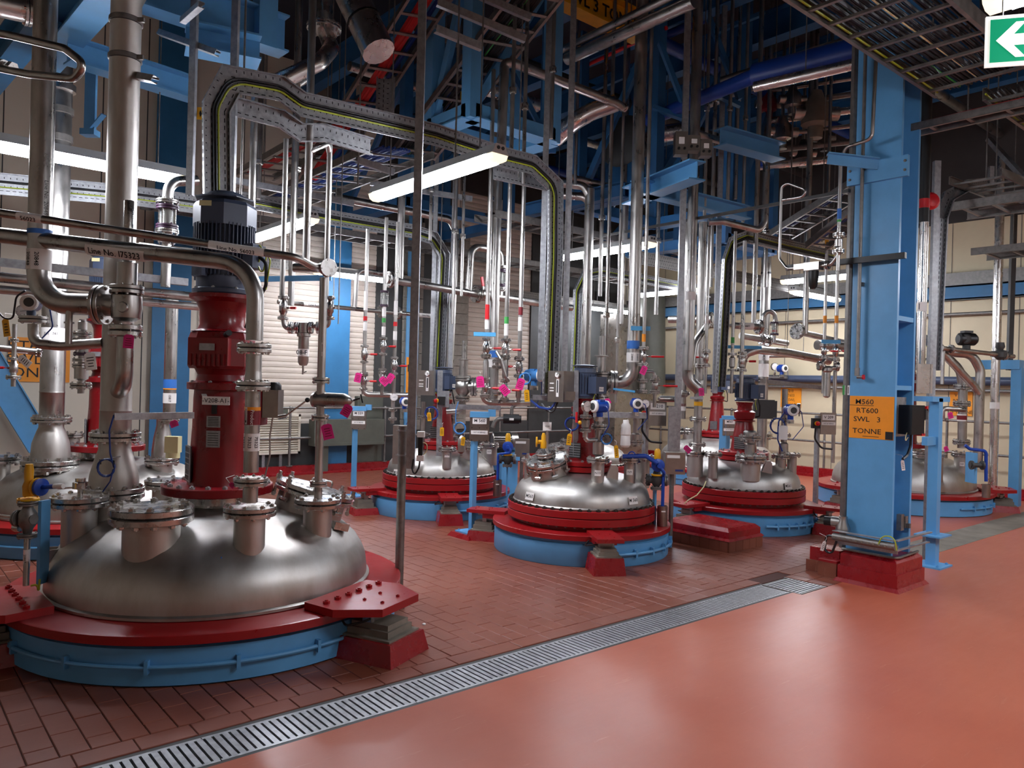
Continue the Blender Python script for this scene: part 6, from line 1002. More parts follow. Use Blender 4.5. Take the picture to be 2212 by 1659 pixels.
for px, yr, y0, y1, D, r, lb in ((613, 500, 300, 640, 6.3, 0.021, 'left leg pipe of the small filter beside the ribbed wall'), (668, 300, -60, 565, 6.0, 0.029, 'vertical stainless pipe left of the filter leg pipes'), (709, 450, 310, 640, 6.2, 0.022, 'right leg pipe of the small filter beside the ribbed wall'), (630, 600, -100, 660, 7.2, 0.03, 'vertical pipe behind the left filter leg'), (548, 300, 100, 450, 6.6, 0.03, 'vertical pipe behind the bend of the front tray')): vline('vertical_pipe', lb, 'pipe', px, yr, D, y0, y1, r)
run('cross_pipe', 'short sloping pipe linking two vertical pipes below the front tray', 'pipe', [P(667, 330, 6.0), P(672, 326, 6.0), P(708, 310, 6.15), P(711, 330, 6.2)], 0.021, bend=0.03)
# filter 208-F between its legs
D6 = 6.25; g = thing('line_filter', 'small stainless cartridge filter labelled 08-F between two valves', 'filter', P(657, 800, D6)); m = MB(); q = P(657, 703, D6); m.tube([P(612, 690, D6), P(614, 708, D6), P(632, 712, D6), q - rgt * 0.04], 0.018, 0.05, 12); m.tube([P(711, 690, D6), P(709, 705, D6), P(690, 706, D6), q + rgt * 0.04], 0.018, 0.05, 12); obj('pipe', m, SS, g); m = MB(); m.lathe([(0.02, 0.03), (0.045, 0.02), (0.045, -0.06), (0.055, -0.065), (0.055, -0.09), (0.043, -0.095), (0.043, -0.3), (0.03, -0.325), (0.008, -0.33), (0.008, -0.4)], q, UP, 20); m.cyl(q - rgt * 0.08, q + rgt * 0.08, 0.024, 12); obj('filter_housing', m, SS, g); lz = P(655, 762, D6); band(g, V((q.x, q.y, lz.z)), UP, 0.043, 0.06, WHT, 'filter_label'); text(g, '08-F', 0.05, V((q.x, q.y, lz.z)) + TOC * 0.052, rgt, UP, INK, bold=0.01)
for px, py in ((612, 665), (712, 665)): valve(g, P(px, py, D6), UP, 0.02, hd, BRED if px < 700 else None, 0.06)
for px in (628, 643, 672, 688): flange(g, P(px, 708, D6), rgt, 0.018, 0.05, 0.012, 4, gasket=False)
m = MB(); m.bar(q - UP * 0.385, q - UP * 0.375 + rgt * 0.03, 0.006, 0.006); obj('drain_cock', m, BLK, g)
bar_thing('tape_strip', 'long blue bar behind the filter legs, right of the motor', 'tape', P(560, 603, 6.36), P(716, 600, 6.25), 0.02, 0.045, BLUE)
# low red block
t = thing('machine_plinth', 'low red block on a brown tiled base in front of vessel M561', 'plinth', (7.02, 4.86, 0)); m = MB()
for i in range(5): m.bx(6.71 + i * 0.124, 6.71 + i * 0.124 + 0.12, 4.44, 4.46, 0, 0.115)
for i in range(7): m.bx(6.71, 6.73, 4.44 + i * 0.12, 4.44 + i * 0.12 + 0.116, 0, 0.115)
obj('base_tiles', m, TILE, t); m = MB(); m.bx(6.715, 7.325, 4.445, 5.275, 0, 0.112); obj('core', m, GROUT, t); m = MB(); frust(m, 6.70, 7.34, 4.43, 5.29, 0.112, 0.135, 0.02); m.bx(6.73, 7.31, 4.46, 5.26, 0.13, 0.2); frust(m, 6.73, 7.31, 4.46, 5.26, 0.2, 0.235, 0.04); obj('red_cap', m, PRED, t)
# struts flanking the vertical tray legs
for px, yr, D, z0, lb in ((1172, 600, 7.75, 1.7, 'galvanised strut on the left of the front tray leg above vessel M560'), (1224, 600, 7.7, 1.7, 'galvanised strut on the right of the front tray leg above vessel M560'), (936, 650, 10.3, 1.7, 'galvanised strut on the left of the rear tray leg above vessel M559'), (976, 650, 10.5, 1.7, 'galvanised strut on the right of the rear tray leg above vessel M559'), (1549, 650, 9.5, 1.6, 'galvanised strut on the left of the dark tray leg above vessel M561')):
    b = VX(px, yr, D); strut('tray_strut', lb, V((b.x, b.y, z0)), V((b.x, b.y, 7.15)), 0.055, 0.045)
# ================================================================ RIGHT SIDE
# --- column services
cb = P(1839, 700, 6.62); cxy = V((6.6, cb.y * 6.6 / cb.x + 0.0, 0)); c0 = V((6.7, cy1 + 0.036, 0)); strut('column_channel', 'brownish galvanised channel running up the left edge of the thick blue column', V((6.7, c0.y, 0.27)), V((6.7, c0.y, 7.1)), 0.06, 0.06, material=GALD)
q = V((6.7, c0.y, OX(1836, 843, 6.7).z)); m = MB(); m.box(q + V((-0.034, 0, 0)), (0.002, 0.065, 0.085)); t = solo('flow_label', m, WHT, 'white and green flow label with arrows on the channel beside the blue column', 'label'); m = MB(); m.box(q + V((-0.036, 0.022, 0)), (0.002, 0.02, 0.085)); obj('green_stripe', m, GREENM, t); m = MB(); m.box(q + V((-0.036, -0.004, 0)), (0.002, 0.005, 0.06)); m.box(q + V((-0.036, -0.02, 0)), (0.002, 0.005, 0.06)); obj('arrow_mark', m, INK, t)
yc2 = OX(1857, 600, 6.6).y; t = run('column_conduit', 'thin grey conduit down the face of the blue column ending at a red tap', 'pipe', [V((6.6, yc2, 7)), V((6.6, yc2, OX(1850, 805, 6.6).z))], 0.015, GALD); q = V((6.6, yc2, OX(1850, 812, 6.6).z)); m = MB(); m.cyl(q, q + UP * 0.07, 0.022, 10); m.cyl(q - UP * 0.01, q - UP * 0.01 - B * 0.05, 0.014, 8); obj('tap_body', m, GALD, t); m = MB(); m.lathe([(0.022, 0), (0.022, 0.012)], q - UP * 0.01 - B * 0.05, -B, 10); obj('tap_wheel', m, BRED, t)
for z in (2.6, 3.6): m = MB(); m.box((6.64, yc2, z), (0.04, 0.03, 0.03)); obj('saddle', m, GALD, t)
a_ = 6.45; g = run('air_line', 'thin steel air line stepping left down the blue column to a black filter', 'pipe', [OX(1893, 120, a_), OX(1884, 300, a_), OX(1828, 318, a_), OX(1817, 340, a_), OX(1812, 500, a_)], 0.015, bend=0.06)
vline('air_drop', 'valve column with a blue band carrying the black air filter', 'pipe', 1812, 500, dep(OX(1812, 500, a_)), 350, 585, 0.017, [('b', 462, 0.09, BBLU), ('b', 477, 0.02, GREENM), ('f', 507, 0.05), ('f', 543, 0.05), ('r', 515, 535, 0.032)], xy=V((OX(1812, 500, a_).x, OX(1812, 500, a_).y, 0)))
q = OX(1757, 600, a_); t = thing('air_filter', 'black bowl air filter hanging in front of a lit lamp left of the blue column', 'filter', q - UP * 0.12); m = MB(); m.lathe([(0.02, -0.1), (0.035, -0.08), (0.045, 0.0), (0.045, 0.06)], q, UP, 16); obj('bowl', m, BLK, t); m = MB(); m.box(q + UP * 0.1, (0.09, 0.14, 0.07)); m.box(q + UP * 0.11 + B * 0.12, (0.05, 0.12, 0.05)); obj('head', m, GBOX, t); m = MB(); m.tube([q + UP * 0.1 - B * 0.06, q + UP * 0.1 - B * 0.16, q + UP * 0.2 - B * 0.24, q + UP * 0.3 - B * 0.24], 0.017, 0.06, 10); obj('outlet_pipe', m, SS, t); flange(t, q + UP * 0.1 - B * 0.13, B, 0.017, 0.04, 0.01, 4, gasket=False)
run('tube_loop', 'thin bent steel tube rising in a hook left of the blue column', 'pipe', [OX(1735, 578, a_), OX(1700, 580, a_), OX(1684, 560, a_), OX(1688, 402, a_), OX(1703, 396, a_), OX(1742, 410, a_), OX(1735, 425, a_), OX(1690, 432, a_)], 0.013, bend=0.05)
b0 = OX(1690, 572, 6.5); b1 = OX(1948, 528, 6.5); bar_thing('black_channel', 'black steel channel clamped across the face of the blue column', 'channel', V((6.58, b0.y, b0.z - 0.02)), V((6.58, b1.y, b0.z - 0.02)), 0.04, 0.05, BLK, 'channel'); bar_thing('long_rail', 'long thin dark rail crossing in front of the middle struts to the blue column', 'rail', OX(1300, 510, 7.6), OX(1835, 412, 6.62), 0.03, 0.03, DGR, 'rail')
# control box on the column side
q = OX(1937, 905, 6.85); q.y = cy0 - 0.06; t = thing('isolator_box', 'black isolator box with yellow wires on the side of the blue column', 'switch', q - UP * 0.14); m = MB(); m.box(q, (0.16, 0.13, 0.25), (A - B * .25).normalized(), (B + A * .25).normalized()); obj('box_body', m, BLK, t); m = MB(); m.box(q + V((0.02, 0.1, 0.02)), (0.2, 0.01, 0.34)); obj('back_plate', m, GAL, t); m = MB(); m.box(q + V((0.09, -0.06, 0.05)), (0.04, 0.06, 0.09)); obj('rotary_switch', m, DGR, t); m = MB(); m.box(q + V((0.1, -0.07, 0.1)), (0.03, 0.04, 0.04)); m.box(q + V((0.06, -0.05, -0.125)), (0.06, 0.06, 0.02)); obj('red_seal', m, BRED, t)
cable('black and yellow leads hanging under the isolator box of the blue column', [q - UP * 0.12, q - UP * 0.22, q - UP * 0.3 - A * 0.06, q - UP * 0.33 - A * 0.15], 0.012, CABL); cable('yellow wires beside the isolator box of the blue column', [q - UP * 0.1 - A * 0.07, q - UP * 0.13 - A * 0.1, q - UP * 0.19 - A * 0.12, q - UP * 0.15 - A * 0.06], 0.004, CABW)
tag_card('cable_tag', 'white paper tag hanging on the side of the blue column', V((6.8, cy0 - 0.01, OX(1933, 985, 6.8).z)), (0.03, 0.09), 0.15, material=WHT)
# cable trunk at the column foot
a_ = OX(1800, 1158, 6.5); b_ = OX(1935, 1182, 6.5); t = thing('ribbed_trunking', 'brown ribbed cable trunk across the foot of the blue column', 'trunking', (a_ + b_) / 2 - UP * 0.03); m = MB(); m.cyl(a_, b_, 0.032, 16); obj('trunk', m, GALD, t); m = MB(); m.bar(a_ + UP * 0.05, b_ + UP * 0.05, 0.05, 0.008); m.bar(a_ - UP * .03 + A * .04, b_ - UP * .03 + A * 0.04, 0.01, 0.07); obj('channel', m, GAL, t); m = MB(); [m.cyl(a_ + (b_ - a_) * (i + 0.5) / 11 - A * 0.028, a_ + (b_ - a_) * (i + 0.5) / 11 - A * 0.036, 0.009, 8) for i in range(11)]; obj('stud', m, CONC, t); m = MB(); m.bar(b_ + UP * 0.05, b_ + V((0.7, 0, 0.05)), 0.03, 0.01); m.bar(b_ - UP * 0.03, b_ + V((0.65, 0, -0.03)), 0.03, 0.01); obj('bracket', m, GAL, t)
cable('black cable loop at the left end of the brown cable trunk', [a_, a_ + B * 0.06, a_ + B * 0.08 - UP * 0.14, a_ + B * 0.01 - UP * 0.16, a_ - B * 0.03 - UP * 0.04], 0.01, CABL); cable('yellow earth wires looping over the brown cable trunk', [b_ + B * 0.13 - A * 0.03, b_ + B * 0.1 + UP * 0.08 - A * 0.03, b_ + B * 0.0 + UP * 0.09 - A * 0.03, b_ - B * 0.02 - A * 0.03 - UP * .02], 0.005, CABY); tag_card('cable_tag', 'white tag hanging on the black loop at the column foot', a_ + B * 0.05 - UP * 0.02 - A * .03, (0.03, 0.09), -0.3, material=WHT)
q = OX(1802, 1127, 6.6); t = thing('end_plug', 'steel pipe end with a black rubber plug left of the column foot', 'pipe', q - UP * 0.05); m = MB(); m.cyl(q + B * 0.02, q - B * 0.1 + A * .02, 0.045, 14); m.lathe([(0.06, -.06), (0.06, -0.04), (0.035, 0.02), (0.035, 0.06)], q - B * 0.08, UP, 12); obj('pipe_end', m, SS, t); m = MB(); m.cyl(q + B * 0.02 - A * .005, q + B * 0.08 - A * 0.02, 0.04, 14); obj('plug', m, BLK, t)
q = OX(1945, 1128, 6.9); q.y = cy0 + 0.03; m = MB(); m.box(q, (0.06, 0.04, 0.14)); m.box(q + V((0.06, 0, 0)), (0.05, 0.06, 0.1)); m.box(q + V((0.06, -.04, -0.03)), (0.03, 0.04, 0.04)); solo('limit_switch', m, GALD, 'small grey limit switch low on the side of the blue column', 'switch')
m = MB(); zz1 = 0.275; m.tube([V((6.63, 3.24, zz1)), V((6.63, 2.77, zz1)), V((7.05, 2.77, zz1 + .01))], 0.012, 0.05, 8); solo('floor_conduit', m, GALD, 'grey conduit running round the top of the red column plinth', 'conduit')
# low blue post right of the column
g0 = Z(2013, 1222, 0.0); t = thing('blue_post', 'slim blue box post on a bolted base plate right of the blue column', 'post', g0); D = dep(g0); zt = zat(2013, 862, D); m = MB(); m.box(g0 + UP * (zt / 2 + 0.01), (0.09, 0.09, zt)); obj('post', m, BLUE, t); m = MB(); m.box(g0 + UP * 0.008, (0.3, 0.26, 0.016)); b_ = obj('base_plate', m, BLUE, t); [inst('bolt', bolt_mesh(BLUE), g0 + V((i * 0.11, j * 0.09, 0.016)), b_, None, 0.015) for i in (-1, 1) for j in (-1, 1)]
m = MB(); m.bar(g0 + UP * zt - A * 0.2, g0 + UP * zt + A * 0.22, 0.09, 0.05); obj('top_plate', m, BLUE, t); m = MB(); m.bar(g0 + UP * zt, g0 + UP * zt + B * 0.3, 0.09, 0.05); obj('cantilever', m, BLUE, t); m = MB(); m.bar(g0 + UP * (zt - 0.4), g0 + UP * (zt - 0.4) - A * 0.25, 0.05, 0.08); obj('tie_bracket', m, BLUE, t); m = MB(); m.box(g0 + UP * 0.3, (0.28, 0.24, 0.014)); obj('collar_plate', m, BLUE, t)
for i, (px0, px1) in enumerate(((1976, 2012),)): q = P(1994, 818, 7.3); m = MB(); m.box(q, (0.12, 0.02, 0.28), rgt, fwd); m.box(q + rgt * 0.075 + fwd * 0.05, (0.02, 0.12, 0.28), rgt, fwd); solo('clear_box', m, POL, 'shiny sheet metal box on top of the slim blue post', 'box')
q = P(1998, 640, 7.45); vline('clad_pipe', 'shiny clad vertical pipe just right of the blue column', 'pipe', 1993, 620, 7.5, 470, 800, 0.042, material=POL); vline('cable_riser', 'black lagged riser with a red band right of the blue column', 'pipe', 1999, 320, 7.5, 180, 480, 0.05, [('b', 440, 0.09, BRED)], material=BLK); strut('riser_channel', 'slotted white channel beside the shiny pipe right of the blue column', VX(2012, 800, 7.7), VX(2012, 800, 7.7) + UP * 4.0, 0.06, 0.05); tray('arched_tray', 'cable tray arching up beside the blue column to the ladders', [P(2012, 800, 8.2), P(2028, 470, 8.2), P(2045, 425, 8.3), P(2085, 402, 8.5), P(2150, 395, 9.0)], TOC, 0.12, 0.06, ())
m = MB(); q = P(1992, 662, 7.452); m.box(q, (0.09, 0.002, 0.09), rgt, fwd); t = solo('flow_label', m, WHT, 'white flow arrow label on the shiny pipe right of the blue column', 'label'); m = MB(); m.box(q - rgt * 0.03 - fwd * 0.002, (0.006, 0.002, 0.06), rgt, fwd); obj('arrow_mark', m, INK, t)
# --- right wall: pipes, signs, rail
for px0, px1, py, txt, lb, sz in ((1687, 1731, (838, 880), ('V210', 'RT603', 'SWL', '3 TONNE'), 'orange load sign V210 RT603 on the beige wall behind vessel M561', 0.06), (2052, 2101, (846, 898), ('V209', 'RT602', 'SWL', '3 TONNE'), 'orange load sign on the beige wall right of the blue column', 0.06)):
    y0, y1 = OX(px0, 860, XW - 0.01).y, OX(px1, 860, XW - 0.01).y; z0, z1 = OX((px0 + px1) / 2, py[1], XW - 0.01).z, OX((px0 + px1) / 2, py[0], XW - 0.01).z; t = thing('load_sign', lb, 'sign', (XW - 0.01, y1, z0)); m = MB(); m.bx(XW - 0.02, XW - 0.008, y1, y0, z0, z1); obj('plate', m, ORG, t)
    for i, s_ in enumerate(txt): text(t, s_, (z1 - z0) * 0.2, (XW - 0.0225, (y0 + y1) / 2 + (0.02 if i < 2 else -0.02), z1 - (z1 - z0) * (0.16 + 0.23 * i)), -B, UP, INK, sx=0.95)
t = thing('handrail', 'grey tubular handrail along the beige wall right of the blue column', 'handrail', (XW - 0.4, 4, 0.17))
for z in (1.22, 0.68): m = MB(); m.cyl((XW - 0.38, 2.2, z), (XW - 0.38, 12.3, z), 0.022, 10); obj('rail', m, GALD, t)
for y in (3.35, 5.2, 7.4, 9.5, 11.4): m = MB(); m.cyl((XW - 0.38, y, 0.17), (XW - 0.38, y, 1.22), 0.022, 10); m.sph((XW - 0.38, y, 1.22), 0.037, 10); m.sph((XW - 0.38, y, 0.68), 0.037, 10); obj('stanchion', m, GALD, t)
for z, r_, lb in ((OX(2100, 677, XW - 0.15).z, 0.03, 'upper thin pipe clipped along the beige wall'), (OX(1700, 818, XW - 0.15).z, 0.075, 'dark blue service pipe low along the beige wall'), (OX(1700, 830, XW - 0.15).z - 0.05, 0.03, 'thin dark pipe below the dark blue service pipe')): straight('wall_pipe', lb, 'pipe', (XW - 0.12, 1.6, z), (XW - 0.12, 12.0, z), r_, material=GALD if r_ != 0.075 else SLAT)
vline('clad_pipe', 'shiny clad vertical pipe on the beige wall between ladder and kerb', 'pipe', 2156, 600, 11.6, 330, 1060, 0.062, [('b', 876, 0.1, WHT)], material=POL); strut('wall_channel', 'dark channel beside the shiny clad pipe on the beige wall', P(2180, 800, 11.9), P(2192, 420, 11.9), 0.07, 0.06, material=DGR)
x0 = OX(2196, 900, 13.4); t = thing('blue_gantry', 'blue portal frame standing on the kerb at the right wall', 'frame', V((13.4, x0.y, 0.0))); zt = OX(2196, 795, 13.4).z; m = MB(); m.bar((13.4, x0.y, 0.0), (13.4, x0.y, zt), 0.14, 0.14); obj('post', m, BLUE, t); y2 = OX(2122, 795, 13.4).y; m = MB(); m.bx(13.3, 13.5, x0.y - 0.05, y2, zt - 0.02, zt + 0.12); obj('top_beam', m, BLUE, t)
# vessel behind the column: pipes and valves
g = run('vapour_pipe', 'stainless pipe curving down to the vessel right of the blue column', 'pipe', [P(2025, 745, 11.0), P(2050, 775, 11.0), P(2075, 800, 10.9), P(2080, 840, 10.9), P(2078, 968, 10.9)], 0.06, bend=0.25, n=16)
for py in (836, 872, 955): flange(g, P(2078 - (py - 836) * 0.01, py, 10.9), UP, 0.06, 0.115, 0.024, 8)
band(g, P(2078, 902, 10.9), UP, 0.06, 0.1, WHT); band(g, P(2078, 902, 10.9), UP, 0.0615, 0.06, MAROON); g = run('vapour_pipe', 'second stainless pipe sloping behind the first, right of the blue column', 'pipe', [P(2035, 760, 10.5), P(2100, 765, 10.5), P(2118, 800, 10.5), P(2112, 1000, 10.5)], 0.06, bend=0.2, n=16); run('link_pipe', 'sloping stainless pipe crossing behind the curved pipes right of the blue column', 'pipe', [P(2020, 745, 10.3), P(2105, 835, 10.4), P(2115, 850, 10.4)], 0.05, bend=0.1); q = P(2088, 733, 10.4); t = thing('valve_motor', 'black actuator motor on top of the pipes right of the blue column', 'actuator', q - UP * 0.1); m = MB(); m.lathe([(0.06, -0.12), (0.085, -0.1), (0.085, 0.1), (0.06, 0.13)], q, rgt, 16); m.box(q + UP * 0.1, (0.12, 0.1, 0.03), rgt, fwd); obj('motor_body', m, BLK, t); m = MB(); m.lathe([(0.07, 0), (0.05, 0.02)], q - rgt * 0.05 - fwd * 0.06, -fwd - rgt * .4, 16); m.cyl(q - UP * 0.08, q - UP * 0.16, 0.05, 12); obj('mounting_neck', m, DGR, t)
straight('link_pipe', 'straight horizontal pipe from the black actuator to the right edge', 'pipe', P(2035, 752, 10.2), P(2190, 770, 10.6), 0.03, [('f', 0.12, 0.06), ('f', 0.85, 0.07)]); run('drop_pipe', 'white tipped slim pipe dropping right of the blue column', 'pipe', [P(2060, 754, 10.28), P(2038, 755, 10.25), P(2035, 830, 10.25)], 0.022, bend=0.06); q = P(2160, 765, 10.52); m = MB(); m.lathe([(0.03, -0.08), (0.07, -0.04), (0.07, 0.03), (0.04, 0.06), (0.06, 0.1), (0.05, 0.16)], q, UP, 14); m.cyl(q - rgt * 0.12, q + rgt * 0.12, 0.04, 12); solo('control_valve', m, DGR, 'dark control valve on the pipe at the right edge', 'valve')
g = run('strainer_line', 'horizontal strainer with magenta tag on the vessel right of the blue column', 'pipe', [P(2035, 905, 10.7), P(2036, 882, 10.7), P(2085, 885, 10.7)], 0.035, bend=0.05); flange(g, P(2035, 905, 10.7), UP, 0.03, 0.06, 0.012, 4); m = MB(); m.cyl(P(2033, 906, 10.7), P(2028, 985, 10.7), 0.02, 10); obj('riser', m, SS, g); tag_card('service_tag', 'magenta tag on the strainer right of the blue column', P(2050, 886, 10.6), (0.07, 0.09), 0.3); tag_card('service_tag', 'magenta tag on the nozzle right of the blue column', P(2040, 960, 10.5), (0.06, 0.07), 0.4)
run('spray_arm', 'royal blue bent pipe on the far side of the vessel right of the blue column', 'pipe', [P(2085, 962, 10.45), P(2095, 970, 10.45), P(2130, 974, 10.45), P(2130, 1040, 10.45)], 0.022, VBLU, 0.05); m = MB(); q = Z(2130, 1075, 0.285) + UP * 0.1; m.lathe([(0.05, -0.1), (0.052, 0.08), (0.047, 0.08), (0.046, -0.05)], q, UP, 16, cap1=False); solo('drip_cup', m, GBOX, 'catch cup under the royal blue pipe right of the blue column', 'cup'); m = MB(); q = P(2098, 1010, 10.2); m.box(q, (0.04, 0.2, 0.4), rgt, fwd); solo('support_bracket', m, BLUE, 'blue upright bracket beside the vessel right of the blue column', 'bracket'); q = P(2112, 1005, 10.0); m = MB(); m.cyl(q - rgt * 0.1, q + rgt * 0.08, 0.03, 12); m.lathe([(0.06, -.01), (0.06, .01)], q - rgt * .08, rgt, 12); m.lathe([(0.06, -.01), (0.06, .01)], q + rgt * .06, rgt, 12); solo('drain_valve', m, DGR, 'dark drain valve beside the royal blue pipe right of the blue column', 'valve')
# V209 sign stand with stop button, V210 sign
def stand_sign(lb, px, py, D, txt, base_py, btn=True):
    q = P(px, py, D); t = thing('sign_stand', lb, 'sign', V((q.x, q.y, 0.0))); m = MB(); b = V((q.x, q.y, 0)) - rgt * 0.12 + fwd * .05; m.bar(b, b + UP * (q.z + 0.1), 0.05, 0.05); obj('post', m, GAL, t); m = MB(); m.box(q, (0.2, 0.02, 0.28), rgt, fwd); pb = obj('sign_plate', m, GBOX, t); m = MB(); m.box(q + UP * 0.08 - fwd * 0.012, (0.16, 0.002, 0.07), rgt, fwd); l = obj('sign_label', m, WHT, pb); text(l, txt, 0.05, q + UP * 0.08 - fwd * 0.0145, rgt, UP, INK, bold=0.01); m = MB(); m.box(q - UP * 0.0 - fwd * 0.012, (0.18, 0.002, 0.04), rgt, fwd); l = obj('sign_label', m, WHT, pb); text(l, 'OUT OF SERVICE', 0.02, q - fwd * 0.0145, rgt, UP, INK, sx=0.85, bold=0.01)
    if btn: m = MB(); m.box(q - rgt * 0.16, (0.1, 0.07, 0.13), rgt, fwd); s = obj('switch_body', m, BLK, t); m = MB(); m.lathe([(0.03, 0), (0.03, 0.02)], q - rgt * 0.16 - fwd * 0.035, -fwd, 14); obj('yellow_ring', m, YEL, s); m = MB(); m.lathe([(0.024, 0.02), (0.028, 0.04), (0.01, 0.05)], q - rgt * 0.16 - fwd * 0.035, -fwd, 14); obj('button', m, BRED, s); m = MB(); m.tube([q - rgt * 0.16 - UP * 0.06, q - rgt * 0.17 - UP * 0.2, q - rgt * 0.08 - UP * 0.32, q + rgt * 0.06 - UP * 0.33], 0.012, 0.08, 8); obj('cable', m, CABL, s)
    return t
stand_sign('grey stand reading V 209 with a red stop button left of the blue column', 1789, 915, 9.9, 'V 209', 1075); stand_sign('grey sign plate reading V 210 OUT OF SERVICE right of the M560 gauges', 1420, 893, 8.6, 'V 210', 990)
# middle right: struts, pipes over vessel M561
s0 = VX(1466, 800, 8.35); strut('tall_strut', 'tall galvanised strut between vessels M560 and M561', V((s0.x, s0.y, 0.75)), V((s0.x, s0.y, 7.2)), 0.06, 0.05); s0 = VX(1452, 950, 8.3); strut('short_strut', 'short galvanised post beside the tall strut left of vessel M561', V((s0.x, s0.y, 0.6)), V((s0.x, s0.y, 1.45)), 0.085, 0.05)
for px, yr, y0, y1, D, r, it, lb in (
    (1503, 200, -200, 800, 8.6, 0.058, [('b', 640, 0.09, WHT)], 'thick vertical pipe beside the tall strut above vessel M561'),
    (1513, 700, 480, 985, 9.2, 0.05, [('f', 790, 0.1), ('f', 905, 0.1), ('f', 960, 0.1), ('b', 872, 0.05, YEL), ('r', 845, 820, 0.06)], 'flanged riser on the left nozzle of vessel M561'),
    (1528, 650, 490, 850, 9.0, 0.02, [('v', 772, -hd, BRED, 0.14), ('f', 760, 0.055), ('f', 790, 0.055), ('b', 690, 0.1, WHT)], 'thin dosing pipe with a red lever left of the dark tray'),
    (1585, 650, 500, 850, 9.2, 0.02, [('f', 765, 0.055), ('f', 800, 0.055), ('b', 735, 0.07, GREENM), ('r', 770, 795, 0.035)], 'thin dosing pipe with a green band right of the dark tray'),
    (1606, 650, 520, 860, 9.2, 0.024, [('f', 770, 0.06), ('f', 800, 0.06), ('r', 775, 795, 0.04), ('v', 780, hd, BRED, 0.1)], 'thin dosing pipe with a red lever right of the dark tray'),
    (1630, 620, -60, 710, 9.6, 0.03, [], 'pipe stub behind the dosing pipes above vessel M561'),
    (1652, 700, -100, 965, 11.8, 0.075, [('b', 590, 0.03, BLK), ('t', 770, '20835', 0.05, 0.12), ('b', 800, 0.2, WHT)], 'broad cream pipe standing in front of the beige wall'),
    (1741, 650, -60, 720, 11.0, 0.04, [], 'vertical pipe dropping to a blind flange left of the blue column'),
    (1783, 650, -60, 850, 10.4, 0.022, [('v', 758, hd, BRED, 0.12), ('f', 745, 0.06), ('f', 772, 0.06), ('b', 690, 0.1, ORG)], 'left dosing pipe of the strainer beside the blue column'),
    (1808, 650, 540, 1000, 10.4, 0.024, [('v', 758, hd, BRED, 0.12), ('f', 742, 0.06), ('f', 778, 0.06), ('b', 690, 0.1, ORG)], 'right dosing pipe of the strainer beside the blue column'),
    (1478, 780, 640, 905, 9.3, 0.035, [('f', 850, 0.08), ('f', 935, 0.09), ('b', 880, 0.08, WHT), ('b', 875, 0.03, MAROON), ('r', 858, 843, 0.05)], 'riser with a maroon band left of the tall strut'),
    (1693, 950, 840, 985, 9.35, 0.035, [('f', 940, 0.085), ('r', 985, 955, 0.055), ('f', 905, 0.06)], 'cone riser on the right nozzle of vessel M561'),
    (1620, 950, 930, 985, 9.1, 0.06, [('f', 945, 0.13), ('r', 960, 930, 0.08)], 'short wide riser behind the M561 agitator')):
    vline('vertical_pipe', lb, 'pipe', px, yr, D, y0, y1, r, it)
q = P(1722, 716, 11.0); g = straight('process_line', 'horizontal pipe ending in a round blind flange left of the blue column', 'pipe', q, P(1830, 742, 11.6), 0.045); flange(g, q, (P(1830, 742, 11.6) - q), 0.045, 0.115, 0.02, 10)
hang(run('process_line', 'long cream stainless pipe with clamps running right above the V210 sign', 'pipe', [P(1600, 800, 10.6), P(1606, 766, 10.6), P(1635, 755, 10.6), P(1700, 762, 11.0), P(1790, 780, 11.6)], 0.06, bend=0.15, n=16), P(1700, 762, 11.0)); straight('process_line', 'upper cream pipe above the V210 sign with a capped end', 'pipe', P(1600, 725, 10.8), P(1700, 742, 11.2), 0.045, [('f', 0.45, 0.08), ('f', 0.6, 0.08)]); run('loop_pipe', 'inverted U pipe to a small sight glass above the V210 sign', 'pipe', [P(1645, 725, 10.9), P(1650, 675, 10.9), P(1672, 672, 10.9), P(1676, 695, 10.9)], 0.03, bend=0.1); vline('sight_glass_unit', 'small sight glass with red and yellow trim above the V210 sign', 'sight glass', 1673, 710, 10.9, 690, 740, 0.025, [('g', 722, 697, 0.06), ('b', 723, 0.02, YEL), ('b', 715, 0.03, BRED)]); hang(straight('process_line', 'long thin horizontal pipe below the blind flange on the beige wall', 'pipe', P(1640, 770, 12.0), P(1830, 768, 12.6), 0.025), P(1735, 769, 12.3))
g = thing('line_strainer', 'stainless pot strainer with domed head beside the blue column', 'filter', P(1786, 862, 10.3)); q = P(1787, 795, 10.3); m = MB(); m.lathe([(0.04, 0.03), (0.07, 0.0), (0.07, -0.04), (0.045, -0.06), (0.045, -0.38), (0.02, -0.4)], q, UP, 16); m.tube([P(1783, 778, 10.3), P(1770, 790, 10.3), q], 0.03, 0.04, 10); m.tube([P(1806, 782, 10.3), P(1812, 795, 10.3), q], 0.03, 0.04, 10); obj('housing', m, SS, g); flange(g, P(1770, 790, 10.3), rgt, 0.03, 0.065, 0.014, 6); flange(g, P(1808, 792, 10.3), rgt, 0.03, 0.065, 0.014, 6); g = straight('pipe_stub', 'fat horizontal pipe bend behind the strainer beside the blue column', 'pipe', P(1765, 745, 10.8), P(1830, 750, 11.0), 0.07)
for px, py, D, w_, h_, lb in ((1608, 750, 9.4, 0.42, 0.04, 'blue tape strip tied across the dosing pipes above vessel M561'), (1795, 738, 10.2, 0.25, 0.05, 'blue tape strip tied across the strainer pipes'), (1047, 722, 7.6, 0.22, 0.04, 'blue tape strip tied across the M560 dosing pipes')): m = MB(); q = P(px, py, D); m.box(q, (w_, 0.015, h_), rgt, fwd); solo('tape_strip', m, TAPE, lb, 'tape')
